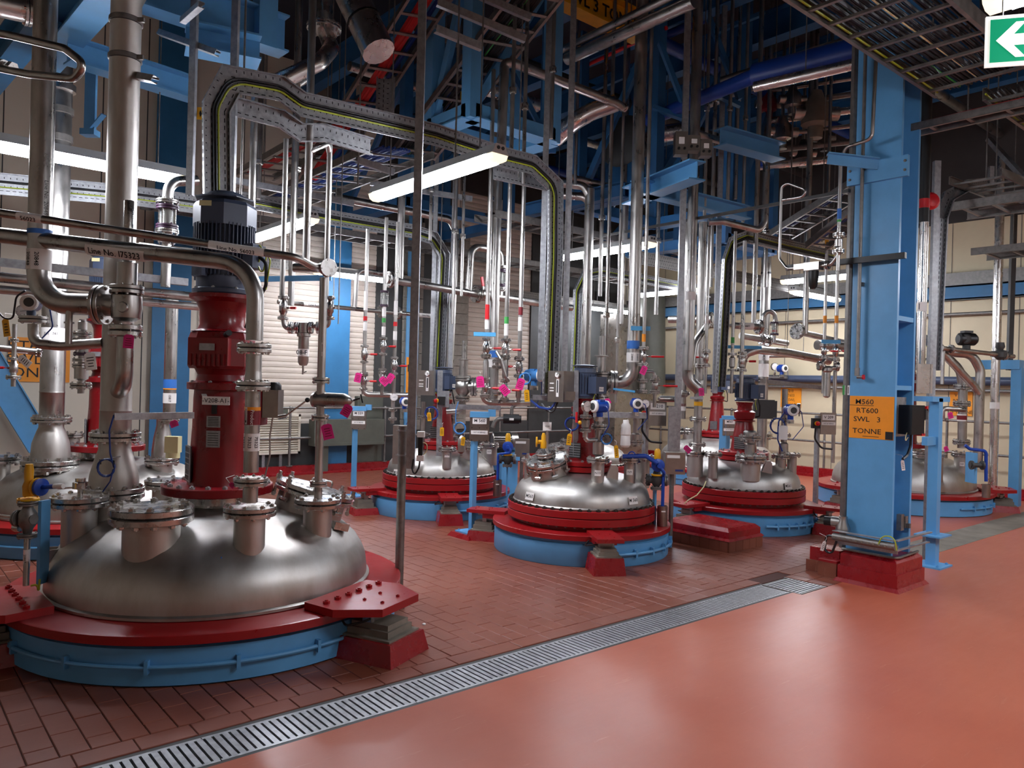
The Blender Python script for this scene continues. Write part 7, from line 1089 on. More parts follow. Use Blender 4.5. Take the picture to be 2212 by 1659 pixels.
gauge('dial gauge high on the beige wall above the V210 sign', OX(1674, 792, 14.4), r=0.08); transmitter('royal blue transmitter high on the beige wall above the V210 sign', OX(1689, 796, 14.4), s=1.75); q = OX(1681, 815, 14.45); m = MB(); m.bar(q - B * 0.2, q + B * 0.2, 0.05, 0.05); m.cyl(q - B * 0.12, OX(1689, 805, 14.42), 0.03, 8); m.cyl(q + B * 0.1, OX(1674, 805, 14.42), 0.02, 8); m.bar(q, q + A * 0.22, 0.04, 0.04); solo('wall_bracket', m, GALD, 'small steel bracket holding gauge and transmitter on the beige wall', 'bracket'); strut('bracket_arm', 'galvanised arm reaching left from the V210 sign wall', P(1640, 822, 11.72), P(1780, 838, 12.2), 0.06, 0.06, material=GALD)
transmitter('royal blue twin transmitter right of the M561 agitator', P(1708, 886, 9.2), s=1.6, face=TOC); gauge('steel cased gauge right of the M561 agitator', P(1727, 882, 9.25), r=0.06, face=(rgt - fwd * .4)); coil('dark blue cable loops around the riser of vessel M561', P(1680, 920, 9.2), 0.09, CABB, 2, 0.008); cable('dark blue cable drooping from the M561 transmitter to the nozzles', [P(1695, 890, 9.2), P(1682, 910, 9.2), P(1680, 950, 9.2), P(1690, 975, 9.2)], 0.009, CABB)
for px, py, D, w_, h_, mm, lb in ((1690, 935, 9.2, 0.1, 0.16, WHT, 'white plastic cover on the nozzles of vessel M561'), (1652, 885, 10.2, 0.3, 0.24, DGR, 'dark grey motor box right of the M561 agitator'), (1600, 845, 9.6, 0.3, 0.05, GAL, 'galvanised plate behind the M561 motor'), (1505, 860, 9.15, 0.14, 0.03, GAL, 'flat bracket across the left risers of vessel M561')): m = MB(); q = P(px, py, D); m.box(q, (w_, 0.08, h_), rgt, fwd); m.box(q + UP * h_ * 0.52, (w_ * 0.8, 0.07, h_ * 0.06), rgt, fwd); solo('equipment_box', m, mm, lb, 'box')
run('elbow_pipe', 'wide stainless elbow left of vessel M561 behind the tall strut', 'pipe', [VX(1491, 600, 8.7) + UP * zat(1488, 480, 8.7), VX(1491, 600, 8.7) + UP * zat(1488, 820, 8.7), P(1510, 842, 8.7)], 0.065, bend=0.15, n=16); run('elbow_pipe', 'bent pipe joining the thick pipe above vessel M561', 'pipe', [P(1530, 700, 9.1), P(1500, 740, 9.0), P(1492, 800, 8.9)], 0.04, bend=0.25); hang(straight('process_line', 'short horizontal pipe with flange left of the dark tray', 'pipe', P(1445, 690, 10.5), P(1540, 690, 10.2), 0.05, [('f', 0.95, 0.1)]), P(1480, 690, 10.4)); straight('process_line', 'short horizontal pipe with blind flange right of the dark tray', 'pipe', P(1585, 703, 9.3), P(1640, 706, 9.4), 0.04, [('f', 0.98, 0.09), ('t', 0.45, '20877', 0.03, 0.2)])
for px, py, lb, a in ((1514, 832, 'magenta tag on the left risers of vessel M561', 0.1), (1432, 862, 'magenta tag on the capped pipe left of the tall strut', 0.1), (1475, 960, 'magenta scrap on the flanges behind vessel M561', 0.8)): tag_card('service_tag', lb, P(px, py, 8.6), (0.06, 0.09), a)
m = MB(); q = P(1452, 862, 8.5); m.cyl(q - rgt * 0.14, q + rgt * 0.06, 0.035, 14); m.cyl(q - rgt * 0.16, q - rgt * 0.14, 0.015, 8); solo('pipe_stub', m, SS, 'capped horizontal pipe stub left of the tall strut by vessel M561', 'pipe')
cable('yellow green earth wire looping down the shell of vessel M561', [P(1525, 1040, 8.75), P(1520, 1052, 8.6), P(1505, 1070, 8.35), P(1487, 1080, 8.2), P(1478, 1088, 8.2)], 0.006, CABW)
# dark duct opening and foil wrapped duct beside the beige wall
t = thing('lagged_duct', 'crumpled foil wrapped duct rising behind vessel M560', 'duct', OY(1350, 900, 11.4)); m = MB(); xa, xb = OY(1322, 850, 11.4).x, OY(1382, 850, 11.4).x; m.bx(xa, xb, 11.3, 11.8, 0.0, OY(1350, 680, 11.4).z); m.add([V((xb, 11.3, 0.4)), V((xb, 11.3, 2.6)), V((xb + 0.55, 11.3, 1.1)), V((xb, 11.8, 0.4)), V((xb, 11.8, 2.6)), V((xb + 0.55, 11.8, 1.1))], [(0, 1, 2), (3, 5, 4), (0, 2, 5, 3), (1, 4, 5, 2)]); obj('lagging', m, FOIL, t)
t = thing('dark_duct', 'round dark duct elbow behind the thick vent pipe', 'duct', OY(1408, 830, 11.0)); m = MB(); m.tube([OY(1408, 850, 11.1) , OY(1408, 735, 11.1), OY(1408, 610, 11.1)], 0.3, 0.3, 20); obj('duct_body', m, OLIVE, t)
# ---------------------------------------------------------------- walkway: ladders, exit sign
KF = [(CABL, 0.011, 0.08, 5), (CABL, 0.014, 0.34, 3), (CABL, 0.009, 0.55, 4), (CABY, 0.008, 0.03, 1), (GREENM, 0.009, 0.27, 1), (CABW, 0.007, 0.5, 1), (CABL, 0.01, 0.78, 4), (CABL, 0.012, 0.12, 10), (CABL, 0.01, 0.5, 8)]
l0 = Z(1713, 0, 4.2); l1 = Z(2011, 195, 4.2); ladder('cable_ladder', 'wide galvanised cable ladder with black and green cables over the walkway', V((2.6, 2.65, 4.2)), V((6.85, 2.65, 4.2)), 0.72, -B, 15, 0.1, KF)
ladder('cable_ladder', 'lower cable ladder continuing beyond the blue column', V((6.95, 2.32, 4.12)), V((9.8, 2.32, 4.12)), 0.72, -B, 12, 0.1, KF[:4]); t = ladder('cable_ladder', 'narrow ladder with a bundle of red cables crossing at the end of the wide ladder', V((7.0, 2.9, 4.0)), V((7.0, -0.6, 4.0)), 0.2, A, 12, 0.06, [(CABR, 0.011, 0.2, 4)])
ladder('cable_ladder', 'far cable ladder with blue cables near the beige wall right of the column', V((9.2, 3.4, 3.75)), V((9.2, 0.2, 3.75)), 0.6, A, 11, 0.09, [(CABB, 0.011, 0.2, 5)]); ladder('cable_ladder', 'farthest cable ladder running along the beige wall', V((11.4, 3.9, 3.6)), V((11.4, 0.5, 3.6)), 0.6, A, 11, 0.09, [(CABL, 0.011, 0.2, 5)])
ladder('cable_ladder', 'open cable ladder above the shiny clad wall pipe', Z(2050, 390, 3.95), Z(2230, 460, 3.95), 0.5, -B, 9, 0.08, []); strut('ladder_support', 'galvanised trapeze bar under the ladders right of the blue column', P(2115, 455, 10.0), P(2230, 432, 9.6), 0.05, 0.05, material=GALD); strut('ladder_support', 'galvanised hanger with an arm below the lower ladder', P(2135, 300, 8.8), P(2212, 385, 8.2), 0.05, 0.05)
for px, D, y0, lb in ((2142, 8.9, 360, 'galvanised hanger strut under the lower ladder right of the column'),): b = VX(px, 320, D); strut('ladder_hanger', lb, V((b.x, b.y, zat(px, y0, D))), V((b.x, b.y, 4.1)), 0.05, 0.05)
hgr = 0
for x in (3.0, 5.2, 6.7):
    for y in (2.62, 1.96): b = V((x, y, 4.25)); t = thing('hanger_rod', 'thin threaded rod holding the wide cable ladder to the ceiling', 'rod', b, 'threaded rods of the wide ladder'); m = MB(); m.cyl(b, V((x, y, 7.2)), 0.007, 6); obj('rod', m, GALD, t); m = MB(); m.hexa(b, UP, 0.016, 0.014); obj('nut', m, GALD, t)
e0 = P(2128, 92, 3.05); t = thing('exit_sign', 'hanging green and white escape sign with a left pointing arrow', 'sign', e0 - UP * 0.1); sx_ = (B * -1.0); nx = -A; hh = 0.2; ww = 0.42; c = P(2128, 92, 3.05) + sx_ * 0.0
rt_ = (rgt * 0.97 + fwd * 0.25 * -1).normalized(); n_ = rt_.cross(UP); c = c + rt_ * ww / 2; m = MB(); m.box(c, (ww, 0.012, hh), rt_, n_ * -1); obj('panel', m, SGW, t); f = n_; m = MB(); m.box(c + f * 0.0075, (ww - 0.03, 0.002, hh - 0.03), rt_, n_ * -1); g = obj('green_field', m, GRN, t)
ac = c - rt_ * (ww / 2 - 0.11); m = MB(); z = f * 0.0095; ar = [(-0.075, 0), (-0.005, 0.07), (0.03, 0.07), (-0.012, 0.022), (0.08, 0.022), (0.08, -0.022), (-0.012, -0.022), (0.03, -0.07), (-0.005, -0.07)]; ctr = [ac + rt_ * a + UP * b + z for a, b in ar]
m.add(ctr, [(0, 1, 2, 3), (0, 3, 6), (0, 6, 7, 8), (3, 4, 5, 6)]); obj('arrow', m, SGW, g); m = MB(); pc = c + rt_ * 0.09 + z; m.box(pc + UP * 0.0, (0.03, 0.001, 0.08), rt_, n_ * -1); m.lathe([(0.016, 0), (0.016, 0.001)], pc + UP * 0.06, f, 12); m.bar(pc - UP * 0.03, pc - UP * 0.08 - rt_ * 0.03, 0.001, 0.018, f); m.bar(pc - UP * 0.03, pc - UP * 0.08 + rt_ * 0.035, 0.001, 0.018, f); m.bar(pc + UP * 0.03, pc + UP * 0.0 - rt_ * 0.04, 0.001, 0.014, f); obj('running_figure', m, SGW, g)
for k in (-0.15, 0.15): m = MB(); m.cyl(c + rt_ * k + UP * 0.1, c + rt_ * k + UP * (4.12 - c.z), 0.003, 6); obj('hanging_wire', m, GALD, t)

m = MB(); q = P(2012, 434, 7.6); m.lathe([(0.04, -0.03), (0.085, -0.02), (0.085, 0.0), (0.06, 0.03), (0.01, 0.04)], q, TOC, 20); m.bar(q + fwd * 0.02, P(1999, 434, 7.5), 0.03, 0.03); solo('alarm_bell', m, BRED, 'round red alarm bell beside the black riser right of the blue column', 'bell')
for px, py, lb in ((916, 1350, 'small white cap lying on the tiles nearer the drain load cell'), (897, 1363, 'small white cap lying on the tiles beside the red pedestal')): m = MB(); q = Z(px, py); m.lathe([(0.011, 0), (0.012, 0.002), (0.012, 0.009), (0.009, 0.011)], q, UP, 12); solo('bottle_cap', m, WHT, lb, 'cap')
for px, py, D, lb in ((433, 245, 5.7, 'small yellow warning plate left of the front tray'), (1786, 525, 10.33, 'small yellow warning plate left of the air drop')): m = MB(); q = P(px, py, D); m.box(q, (0.05, 0.004, 0.09), rgt, fwd); t = solo('warning_plate', m, YEL, lb, 'sign'); m = MB(); m.prism([q - fwd * 0.003 + UP * 0.025, q - fwd * 0.003 - UP * 0.005 + rgt * 0.012, q - fwd * 0.003 - UP * 0.03, q - fwd * 0.003 + UP * 0.0 - rgt * 0.008], 0.001, -fwd); obj('bolt_mark', m, INK, t); m = MB(); m.bar(q + fwd * 0.004, q + fwd * 0.25, 0.02, 0.02); obj('bracket', m, GAL, t)
# ================================================================ UPPER STEELWORK
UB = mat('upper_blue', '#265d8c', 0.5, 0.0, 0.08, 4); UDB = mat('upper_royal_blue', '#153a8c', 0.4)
def beamZ(lb, a, b, z, h=0.28, w=0.2, material=None, ext=(0, 0)):
    p = Z(a[0], a[1], z); q = Z(b[0], b[1], z)
    d = (q - p).normalized(); ibeam('steel_beam', lb, p - d * ext[0] + UP * h / 2, q + d * ext[1] + UP * h / 2, h, w, material or UB)
beamZ('blue floor beam crossing behind the thickest pipe at the top left', (285, 12), (590, 112), 4.5, 0.32, 0.2, BLUE, (0.4, 0.1)); beamZ('pale blue beam running to the viewer left of the thickest pipe', (118, 128), (222, 8), 4.25, 0.25, 0.22, BLUE, (0.3, 2.0)); beamZ('dark blue beam at the far top left corner', (-30, 205), (68, 85), 4.4, 0.3, 0.2, DBLU, (0.6, 0.5)); beamZ('short blue beam with splice plates behind the thickest pipe', (285, 178), (415, 218), 4.1, 0.2, 0.16, BLUE, (0.5, 0)); beamZ('blue beam end behind the front tray at the top', (400, 108), (560, 140), 4.2, 0.2, 0.25, BLUE)
q = P(572, 60, 6.6); m = MB(); m.bx(q.x - 0.08, q.x + 0.08, q.y - 0.08, q.y + 0.08, zat(572, 105, 6.6), 7.2); solo('steel_hanger', m, BLUE, 'blue box hanger ending above the front cable tray', 'hanger'); q = P(196, 220, 6.4); t = thing('steel_hanger', 'blue hanger with a foot plate between the two thickest pipes', 'hanger', q - UP * 0.35); m = MB(); m.box(q, (0.09, 0.03, 0.52), rgt, fwd); obj('bar', m, BLUE, t); m = MB(); m.box(q - UP * 0.26, (0.12, 0.1, 0.05), rgt, fwd); m.bar(q - UP * 0.24, q - UP * 0.12 + rgt * 0.14 - fwd * .05, 0.05, 0.01); obj('foot', m, BLUE, t)
for a, b, D, lb in (((395, 45), (435, 10), 5.6, 'white tipped strut arm below the top left beam'), ((345, 70), (470, 115), 6.0, 'dark strut rail behind the top left beam'), ((272, 160), (335, 172), 5.2, 'pale strut bracket beside the thickest pipe')): strut('strut_arm', lb, P(a[0], a[1], D), P(b[0], b[1], D - 0.3), 0.041, 0.041)
hang(straight('clad_pipe', 'copper toned clad pipe at the top left corner', 'pipe', P(-40, 0, 5.4), P(70, 25, 5.6), 0.09, [('f', 0.9, 0.11)], material=POL), P(0, 10, 5.5))
# clad elbow and duct at the top middle
g = run('clad_elbow', 'shiny clad pipe elbow under a round collar above the front cable tray', 'pipe', [P(700, -40, 7.4), P(703, 70, 7.4), P(716, 105, 7.2), P(690, 135, 7.0), P(590, 182, 6.8)], 0.075, POL, 0.16, n=20); flange(g, P(700, 60, 7.4), UP, 0.075, 0.165, 0.02, 12, material=POL); straight('clad_duct', 'broad shiny clad duct slanting down at the top of the picture', 'duct', P(735, -60, 7.0), P(818, 112, 6.8), 0.15, [('b', 0.62, 0.02, BLK)], material=POL); straight('clad_pipe', 'short plain pipe stub below the clad elbow', 'pipe', P(640, 180, 7.2), P(665, 165, 7.3), 0.05)
def slope_ladder(lb, a, b, Da, Db, w, fills, n): p = P(a[0], a[1], Da); q = P(b[0], b[1], Db); ladder('cable_ladder', lb, p, q, w, (rgt + fwd * 0.35), n, 0.08, fills)
slope_ladder('sloping cable ladder with a bundle of red cables behind the front tray', (640, 385), (900, -40), 9.4, 7.6, 0.42, [(CABR, 0.016, 0.35, 6), (CABB, 0.012, 0.7, 3)], 12); slope_ladder('sloping cable ladder packed with black cables above the big lamp', (845, 330), (1120, -40), 8.6, 7.2, 0.5, [(CABL, 0.014, 0.15, 12), (CABY, 0.01, 0.25, 1), (GREENM, 0.01, 0.4, 1)], 12); slope_ladder('perforated cable ladder with red cables low behind the front tray', (505, 375), (690, 270), 10.0, 8.6, 0.5, [(CABR, 0.016, 0.3, 6)], 8); slope_ladder('cable ladder with dark blue cables under the front tray', (560, 425), (800, 318), 10.5, 8.2, 0.7, [(CABB, 0.016, 0.2, 10)], 9)
for a, b, D, lb in (((945, 5), (1135, 85), 6.6, 'long galvanised bar crossing the black cable ladder'), ((940, 62), (1040, 102), 6.4, 'short galvanised bar crossing the black cable ladder'), ((1035, -10), (1145, 38), 7.0, 'galvanised bar at the top edge over the black cable ladder'), ((770, 345), (850, 372), 7.6, 'galvanised bar behind the big lamp'), ((498, 388), (765, 440), 8.2, 'long galvanised rail behind the motor below the ladders'), ((800, 395), (1020, 430), 9.5, 'galvanised rail under the big lamp')):
    strut('cross_bar', lb, P(a[0], a[1], D), P(b[0], b[1], D + 0.25), 0.06, 0.05)
for px, yr, y0, y1, D, r in ((987, 200, 85, 340, 6.5, 0.008), (775, 320, 300, 400, 7.6, 0.008), (736, 500, 440, 700, 7.5, 0.006), (522, 350, 300, 480, 5.8, 0.008)): b = VX(px, yr, D); t = thing('hanger_rod', 'thin threaded rod hanging among the cable trays', 'rod', V((b.x, b.y, zat(px, y1, D))), 'threaded rods among the trays'); m = MB(); m.cyl(V((b.x, b.y, zat(px, y1, D))), V((b.x, b.y, 7.2)), r, 6); obj('rod', m, GALD, t)
q = P(830, 205, 7.8); tray('tray_stub', 'short upright perforated tray piece hanging by the red cables', [P(832, 245, 7.9), P(834, 170, 7.9)], TOC, 0.18, 0.05, ())
# blue support frame above vessel M560
def frame_box(lb, x0, x1, y0, y1, z0, z1, b=0.14, material=None, brace=True):
    t = thing('vessel_gantry', lb, 'frame', ((x0 + x1) / 2, (y0 + y1) / 2, z0)); mm = material or UB
    for (x, y) in ((x0, y0), (x1, y0), (x0, y1), (x1, y1)): m = MB(); m.box((x, y, (z0 + z1) / 2), (b, b, z1 - z0)); obj('post', m, mm, t)
    for (p, q) in (((x0, y0), (x1, y0)), ((x0, y1), (x1, y1)), ((x0, y0), (x0, y1)), ((x1, y0), (x1, y1))): m = MB(); m.bar((*p, z0 + b / 2), (*q, z0 + b / 2), b, b); m.bar((*p, z0 + b / 2 - b * .5), (*q, z0 + b / 2 - b * .5), b * 1.5, 0.012); obj('bottom_beam', m, mm, t)
    if brace: m = MB(); m.bar((x0, y0, z0 + 0.1), (x1, y0, z1 - 0.2), 0.06, 0.09); obj('brace', m, mm, t); m = MB(); m.bar((x0, y0, z1 - 0.2), (x0, y1, z0 + 0.1), 0.06, 0.09); obj('brace', m, mm, t)
    return t
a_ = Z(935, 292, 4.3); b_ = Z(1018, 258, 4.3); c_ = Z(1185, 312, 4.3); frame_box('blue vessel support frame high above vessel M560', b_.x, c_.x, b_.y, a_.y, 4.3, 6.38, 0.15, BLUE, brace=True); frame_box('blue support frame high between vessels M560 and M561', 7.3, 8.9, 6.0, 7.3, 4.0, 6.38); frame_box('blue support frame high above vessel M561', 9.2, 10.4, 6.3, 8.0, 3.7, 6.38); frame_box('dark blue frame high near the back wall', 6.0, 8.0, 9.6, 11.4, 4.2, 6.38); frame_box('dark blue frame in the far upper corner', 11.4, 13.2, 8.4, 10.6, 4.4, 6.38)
p = P(1000, 180, 8.2); t = thing('gear_valve', 'royal blue gear valve with a yellow tag high above the big lamp', 'valve', p - UP * 0.12); m = MB(); m.lathe([(0.1, -0.03), (0.11, -0.02), (0.11, 0.03), (0.05, 0.05)], p, TOC, 18); m.box(p + UP * 0.1, (0.1, 0.1, 0.1)); obj('gear_case', m, UDB, t); m = MB(); m.box(p + UP * 0.16 + rgt * 0.08 - fwd * .08, (0.14, 0.01, 0.04), (rgt - UP * .8).normalized(), fwd); obj('tag', m, WHT, t); m = MB(); m.box(p - UP * 0.17 - fwd * .1, (0.03, 0.01, 0.09), rgt, fwd); obj('yellow_tag', m, YEL, t); run('blue_hose', 'royal blue bent pipe behind the black cable ladder', 'pipe', [P(965, 190, 8.4), P(962, 225, 8.4), P(940, 245, 8.4), P(915, 250, 8.4)], 0.05, UDB, 0.12)
g = run('vent_header', 'stainless pipe rising above the big lamp and sloping right to a clad elbow', 'pipe', [P(1082, 335, 7.6), P(1090, 138, 7.6), P(1105, 135, 7.6), P(1330, 222, 8.6), P(1345, 232, 8.7)], 0.048, SS, 0.1, n=16); straight('vent_tip', 'small flanged tip at the end of the sloping vent header', 'pipe', P(1325, 222, 8.6), P(1352, 233, 8.7), 0.025, [('f', 0.9, 0.05)]); run('clad_elbow', 'shiny clad duct elbow below the sloping vent header', 'duct', [P(1330, 222, 8.7), P(1280, 240, 8.7), P(1240, 262, 8.7), P(1200, 300, 8.9)], 0.10, POL, 0.2, n=18); straight('clad_pipe', 'clad pipe behind the blue frame above the big lamp', 'pipe', P(1030, 185, 8.6), P(1160, 228, 9.4), 0.08, [('b', 0.3, 0.02, BLK)], material=POL)
m = MB(); q = P(1345, 305, 10.0); m.lathe([(0.001, -0.02), (0.33, -0.015), (0.34, 0.0), (0.33, 0.01), (0.1, 0.05)], q, (TOC - rgt * 0.9 + UP * .1).normalized(), 28); m.cyl(q + (rgt * 0.9 + fwd) * 0.02, q + (rgt * 0.9 + fwd) * 0.35, 0.12, 18); solo('fan_cover', m, DGR, 'big dark round fan cover hanging beside the thick vent pipe', 'fan'); run('clad_elbow', 'shiny clad elbow right of the dark round fan cover', 'duct', [P(1400, 305, 9.9), P(1425, 290, 9.9), P(1478, 282, 9.9)], 0.11, POL, 0.15, n=18)
for (x0_, y0_), (x1_, y1_), z, r, mm, lb in (((1205, 112), (1500, -32), 5.4, 0.04, SS, 'upper of two pipes slanting to the top edge right of centre'), ((1225, 128), (1500, 2), 5.3, 0.065, SS, 'lower of two pipes slanting to the top edge right of centre'), ((1238, 155), (1440, 60), 6.0, 0.025, BRED, 'thin red pipe slanting up behind the yellow crane beam'), ((1630, 165), (1850, 110), 5.0, 0.13, UDB, 'fat royal blue pipe high behind the blue column'), ((1560, 175), (1850, 82), 5.3, 0.05, SS, 'long stainless pipe above the fat royal blue pipe'), ((1630, 188), (1850, 138), 4.8, 0.055, POL, 'shiny clad pipe under the fat royal blue pipe'), ((1500, 240), (1850, 100), 5.6, 0.04, SS, 'far stainless pipe in the dark behind the upper frames'), ((1400, 260), (1640, 160), 5.0, 0.08, UDB, 'royal blue pipe crossing behind the upper frames')):
    hang(straight('overhead_pipe', lb, 'pipe', Z(x0_, y0_, z), Z(x1_, y1_, z), r, material=mm), Z((x0_ + x1_) / 2, (y0_ + y1_) / 2, z))
run('overhead_pipe', 'royal blue pipe turning down beside the slim nitrogen line', 'pipe', [P(1520, 42, 10.0), P(1425, 82, 10.0), P(1415, 100, 10.0), P(1408, 270, 10.0)], 0.055, UDB, 0.12)
a_, b_ = Z(1195, 0, 5.9), Z(1372, 90, 5.9); t = ibeam('crane_beam', 'yellow hoist beam lettered SWL 3 TONNE high in the dark', a_ + V((0, 0, 0.15)), V((b_.x, a_.y, 6.05)), 0.34, 0.2, YEL); text(t, 'SWL 3 TONNE', 0.2, V(((a_.x + b_.x) / 2 + 0.1, a_.y - 0.012, 6.05)), A, UP, INK, bold=0.02)
RL = ['nearest the rising vent header', 'just right of the rising vent header', 'on the blue stanchion by the vent header', 'closest to the grey strut boxes', 'behind the grey strut boxes', 'crossing the long slanting blue brace', 'left of the blue stanchion in the dark', 'in front of the blue stanchion in the dark', 'just right of the rear tray bend', 'behind the rear tray bend', 'left of the thick vent pipe at lamp height', 'beside the M560 relief valve stem', 'right of the M560 relief valve stem', 'dropping from the light blue beam', 'dropping behind the light blue beam', 'left of the sloping tray ladders', 'directly behind the thick vent pipe', 'right of the thick vent pipe above the lamp', 'behind the far end of the big lamp', 'behind the short stepped tray', 'inside the bend of the front tray', 'over the broad pipe behind vessel M560', 'left of the M560 dosing lines']
for (px, yr, y0, y1, D, r), wh in zip(((1108, 200, 60, 330, 7.4, 0.02), (1135, 200, 60, 400, 7.4, 0.02), (1193, 200, 0, 300, 7.6, 0.02), (1530, 150, 0, 470, 9.0, 0.02), (1545, 200, 0, 430, 9.2, 0.02), (1578, 200, 0, 470, 9.3, 0.022), (1595, 200, 0, 430, 9.5, 0.02), (1612, 200, 30, 480, 9.5, 0.02), (985, 430, 300, 700, 9.6, 0.025), (1000, 500, 380, 640, 9.6, 0.02), (1300, 480, 300, 640, 9.6, 0.025), (1310, 700, 560, 800, 8.8, 0.022), (1335, 700, 600, 870, 8.9, 0.018), (1540, 450, 330, 620, 9.4, 0.02), (1555, 450, 340, 560, 9.6, 0.02), (1655, 500, 380, 620, 10.6, 0.03), (1345, 560, 380, 700, 10.2, 0.03), (1420, 560, 360, 680, 9.8, 0.025), (930, 480, 300, 520, 9.2, 0.02), (640, 330, 250, 480, 8.4, 0.03), (560, 330, 270, 430, 8.4, 0.025), (1245, 300, 150, 400, 9.2, 0.02), (1060, 450, 300, 560, 9.8, 0.025)), RL):
    b = VX(px, yr, D); t = thing('slim_riser', 'slim vertical pipe ' + wh, 'pipe', V((b.x, b.y, zat(px, y1, D))), 'slim risers in the upper steelwork'); m = MB(); m.cyl(V((b.x, b.y, zat(px, y1, D))), V((b.x, b.y, 7.2)), r, 10); obj('pipe', m, SS, t); m = MB(); m.lathe([(r * 1.7, -0.03), (r * 1.9, -0.015), (r * 1.7, 0.0), (r * 1.9, 0.015), (r * 1.7, 0.03)], V((b.x, b.y, (zat(px, y1, D) + zat(px, y0, D)) / 2)), UP, 6); obj('coupling', m, SSF, t)
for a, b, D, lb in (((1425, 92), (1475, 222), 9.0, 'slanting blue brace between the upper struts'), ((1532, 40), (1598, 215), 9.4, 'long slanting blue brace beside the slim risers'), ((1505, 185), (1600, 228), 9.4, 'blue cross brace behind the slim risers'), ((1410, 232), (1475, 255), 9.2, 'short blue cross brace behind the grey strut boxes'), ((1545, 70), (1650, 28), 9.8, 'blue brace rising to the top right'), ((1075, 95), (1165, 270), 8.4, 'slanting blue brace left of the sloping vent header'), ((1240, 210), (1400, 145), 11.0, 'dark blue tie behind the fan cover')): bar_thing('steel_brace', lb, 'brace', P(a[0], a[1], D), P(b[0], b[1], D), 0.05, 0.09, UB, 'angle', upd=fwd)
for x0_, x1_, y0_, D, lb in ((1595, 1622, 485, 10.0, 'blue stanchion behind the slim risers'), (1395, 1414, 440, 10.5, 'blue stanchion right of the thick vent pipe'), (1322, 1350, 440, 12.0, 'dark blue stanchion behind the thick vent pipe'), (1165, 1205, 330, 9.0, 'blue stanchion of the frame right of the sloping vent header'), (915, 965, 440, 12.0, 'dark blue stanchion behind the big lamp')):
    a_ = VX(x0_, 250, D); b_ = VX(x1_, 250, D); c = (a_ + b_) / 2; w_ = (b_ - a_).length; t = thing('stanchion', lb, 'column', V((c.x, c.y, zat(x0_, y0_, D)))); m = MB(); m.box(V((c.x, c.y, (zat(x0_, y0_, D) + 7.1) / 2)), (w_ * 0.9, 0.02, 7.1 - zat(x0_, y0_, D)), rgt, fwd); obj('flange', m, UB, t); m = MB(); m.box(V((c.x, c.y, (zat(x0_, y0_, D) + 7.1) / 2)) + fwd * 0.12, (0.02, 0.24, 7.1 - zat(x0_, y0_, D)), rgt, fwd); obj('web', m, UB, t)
beamZ('light blue beam right of the thick vent pipe above the lamp', (1390, 432), (1480, 398), 3.75, 0.2, 0.2, BLUE, (0.3, 0.2)); beamZ('light blue lower frame beam behind the two grey struts', (1400, 425), (1590, 470), 3.75, 0.16, 0.16, BLUE, (0.2, 0.2)); beamZ('blue frame beam behind the strut boxes', (1595, 325), (1670, 345), 4.4, 0.2, 0.2, BLUE, (0.3, 0.1)); beamZ('blue beam above the far tray left of the thick vent pipe', (1135, 470), (1350, 425), 4.0, 0.18, 0.16, UB)
# boxes on the tall strut
for px, py, w_, h_, lb in ((1470, 312, 0.13, 0.24, 'tall grey junction box on the strut above vessel M561'), (1497, 312, 0.13, 0.16, 'middle grey junction box with glands on the strut above vessel M561'), (1523, 322, 0.12, 0.17, 'right grey junction box with glands on the strut above vessel M561')):
    q = P(px, py, 8.1); t = thing('junction_box', lb, 'junction box', q - UP * h_ / 2); m = MB(); m.box(q, (w_, 0.12, h_), rgt, fwd); obj('box_body', m, GBOX, t); m = MB(); m.box(q + UP * h_ * 0.1 - fwd * 0.061, (w_ * 0.45, 0.002, h_ * 0.3), rgt, fwd); obj('box_label', m, WHT, t); m = MB(); [m.cyl(q - UP * h_ * 0.25 + rgt * k - fwd * .06, q - UP * h_ * 0.25 + rgt * k - fwd * .075, 0.014, 8) for k in (-0.03, 0.03)]; obj('gland', m, BLK, t)
cable('black cable loop below the strut boxes', [P(1472, 345, 8.05), P(1468, 380, 8.05), P(1490, 395, 8.05), P(1510, 380, 8.05), P(1508, 350, 8.05)], 0.009, CABL); run('condensate_line', 'stainless pipe running right from the strut boxes and hooking down and back', 'pipe', [P(1505, 288, 8.6), P(1640, 332, 9.4), P(1656, 350, 9.4), P(1652, 480, 9.4), P(1640, 498, 9.4), P(1560, 478, 9.2), P(1530, 480, 9.2)], 0.042, SS, 0.12, n=16); run('condensate_line', 'stainless pipe bending down behind the thick vent pipe', 'pipe', [P(1225, 382, 9.8), P(1335, 408, 9.9), P(1352, 425, 9.9), P(1348, 520, 9.9)], 0.045, SS, 0.12, n=16); run('condensate_line', 'second stainless pipe bending down left of the thick vent pipe', 'pipe', [P(1180, 420, 9.8), P(1262, 425, 9.7), P(1275, 440, 9.7), P(1270, 520, 9.7)], 0.05, SS, 0.12, n=16)
slope_ladder('sloping perforated tray ladder left of the blue column', (1660, 505), (1850, 385), 10.6, 8.8, 0.4, [(CABB, 0.014, 0.2, 6)], 8); slope_ladder('second sloping tray ladder left of the blue column', (1740, 530), (1850, 440), 10.0, 8.9, 0.35, [(CABB, 0.014, 0.2, 6)], 6)
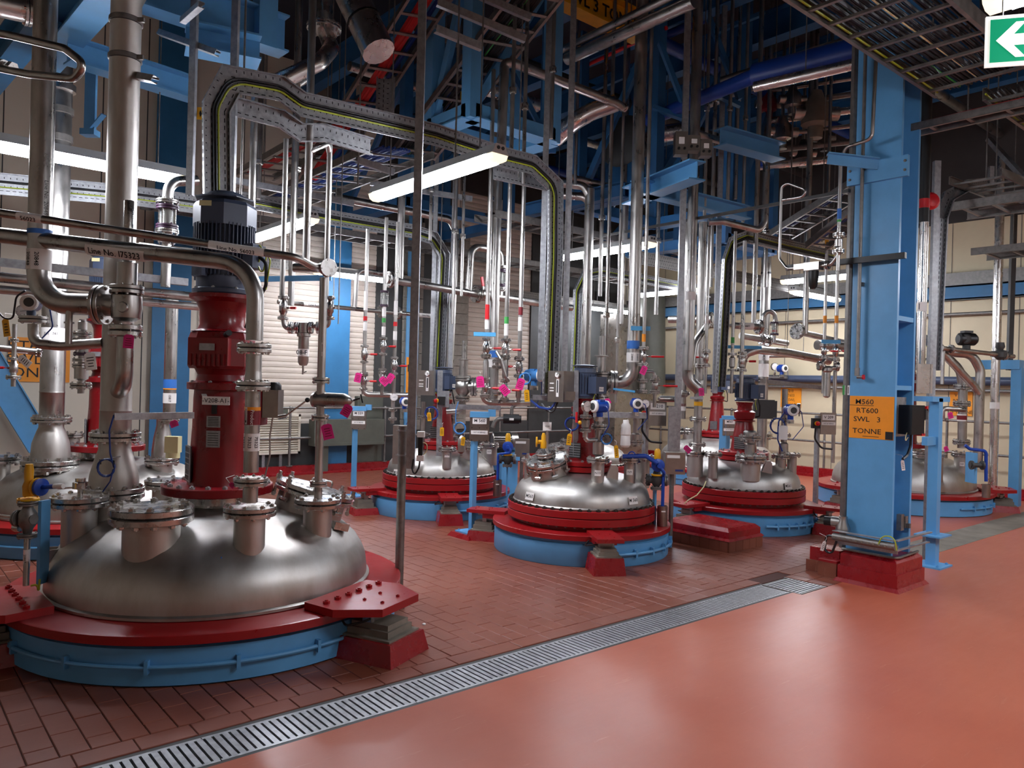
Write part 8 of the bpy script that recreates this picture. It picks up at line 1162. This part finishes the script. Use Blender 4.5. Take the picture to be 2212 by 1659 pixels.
ladder('cable_ladder', 'long cable ladder with dark cables high over vessels M560 and M561', V((6.2, 7.7, 3.85)), V((11.6, 7.7, 3.85)), 0.45, B, 20, 0.09, [(CABL, 0.013, 0.15, 8)]); ladder('cable_ladder', 'long cable ladder with dark cables near the back wall', V((2.8, 10.6, 3.9)), V((13.6, 10.6, 3.9)), 0.45, B, 34, 0.09, [(CABL, 0.013, 0.15, 8)]); tray_hang(tray('back_tray', 'dark perforated tray along the ribbed wall', [V((4.2, 12.3, 3.55)), V((14.2, 12.3, 3.55))], -B, 0.15, 0.06, (), material=GALD), V((5, 12.3, 3.6)), V((9, 12.3, 3.6)), V((13, 12.3, 3.6))); tray_hang(tray('back_tray', 'perforated tray high across the view in front of the beige wall', [V((8.3, 7.2, 3.5)), V((13.8, 7.2, 3.5))], -B, 0.18, 0.06, (), material=GALD), V((9, 7.2, 3.6)), V((13, 7.2, 3.6)))
# dense dark services below the roof: groups of pipes and beams
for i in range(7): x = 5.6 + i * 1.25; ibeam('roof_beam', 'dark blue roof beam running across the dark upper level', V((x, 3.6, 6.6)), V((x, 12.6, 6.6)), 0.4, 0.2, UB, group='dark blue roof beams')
for i in range(5): y = 4.6 + i * 1.75; straight('roof_pipe', ('stainless pipe under the roof beams nearest the drain', 'blue pipe under the roof beams, second from the drain', 'dark grey pipe midway under the roof beams', 'stainless pipe under the roof beams nearer the back wall', 'blue pipe under the roof beams nearest the back wall')[i], 'pipe', V((5.2, y, 6.1)), V((14.6, y, 6.1)), 0.07 + 0.015 * (i % 3), material=(SS, UDB, DGR)[i % 3], group='pipes under the roof beams')
for j, (px, py, D, r, mm) in enumerate(((1712, 215, 11.0, 0.12, SS), (1690, 285, 11.2, 0.14, SS), (1762, 245, 11.0, 0.2, CONC), (1660, 225, 11.4, 0.12, MAROON), (1735, 330, 11.6, 0.12, DGR), (1780, 300, 11.2, 0.1, DGR), (1650, 330, 11.4, 0.12, UDB))):
    q = P(px, py, D); t = thing('upper_valve', ('upper stainless valve', 'lower stainless valve', 'big round buff valve', 'dark red valve', 'dark valve below the stainless ones', 'dark valve below the buff one', 'royal blue valve')[j] + ' in the dark pipe cluster beside the column top', 'valve', q - UP * r * 1.8, 'valves in the dark pipe cluster'); m = MB(); m.lathe([(r * 0.5, -r * 1.8), (r * 0.55, -r), (r, -r * 0.8), (r, r * 0.5), (r * 0.6, r), (r * 0.4, r * 1.6)], q, UP, 14); obj('valve_body', m, mm, t); m = MB(); m.cyl(q - rgt * r * 1.6, q + rgt * r * 1.6, r * 0.5, 12); m.cyl(q + UP * r * 1.5, V((q.x, q.y, 6.9)), 0.025, 8); obj('pipe', m, SS, t)
for i in range(6): a_ = P(1640, 200 + i * 32, 11.5); b_ = P(1840, 170 + i * 34, 11.0); straight('cluster_pipe', ('uppermost', 'second highest', 'third highest', 'fourth highest', 'fifth highest', 'lowest')[i] + ' horizontal pipe of the dark valve cluster beside the column top', 'pipe', a_, b_, 0.03 + 0.012 * (i % 3), material=(SS, GALD, POL)[i % 3], group='pipes of the dark cluster')
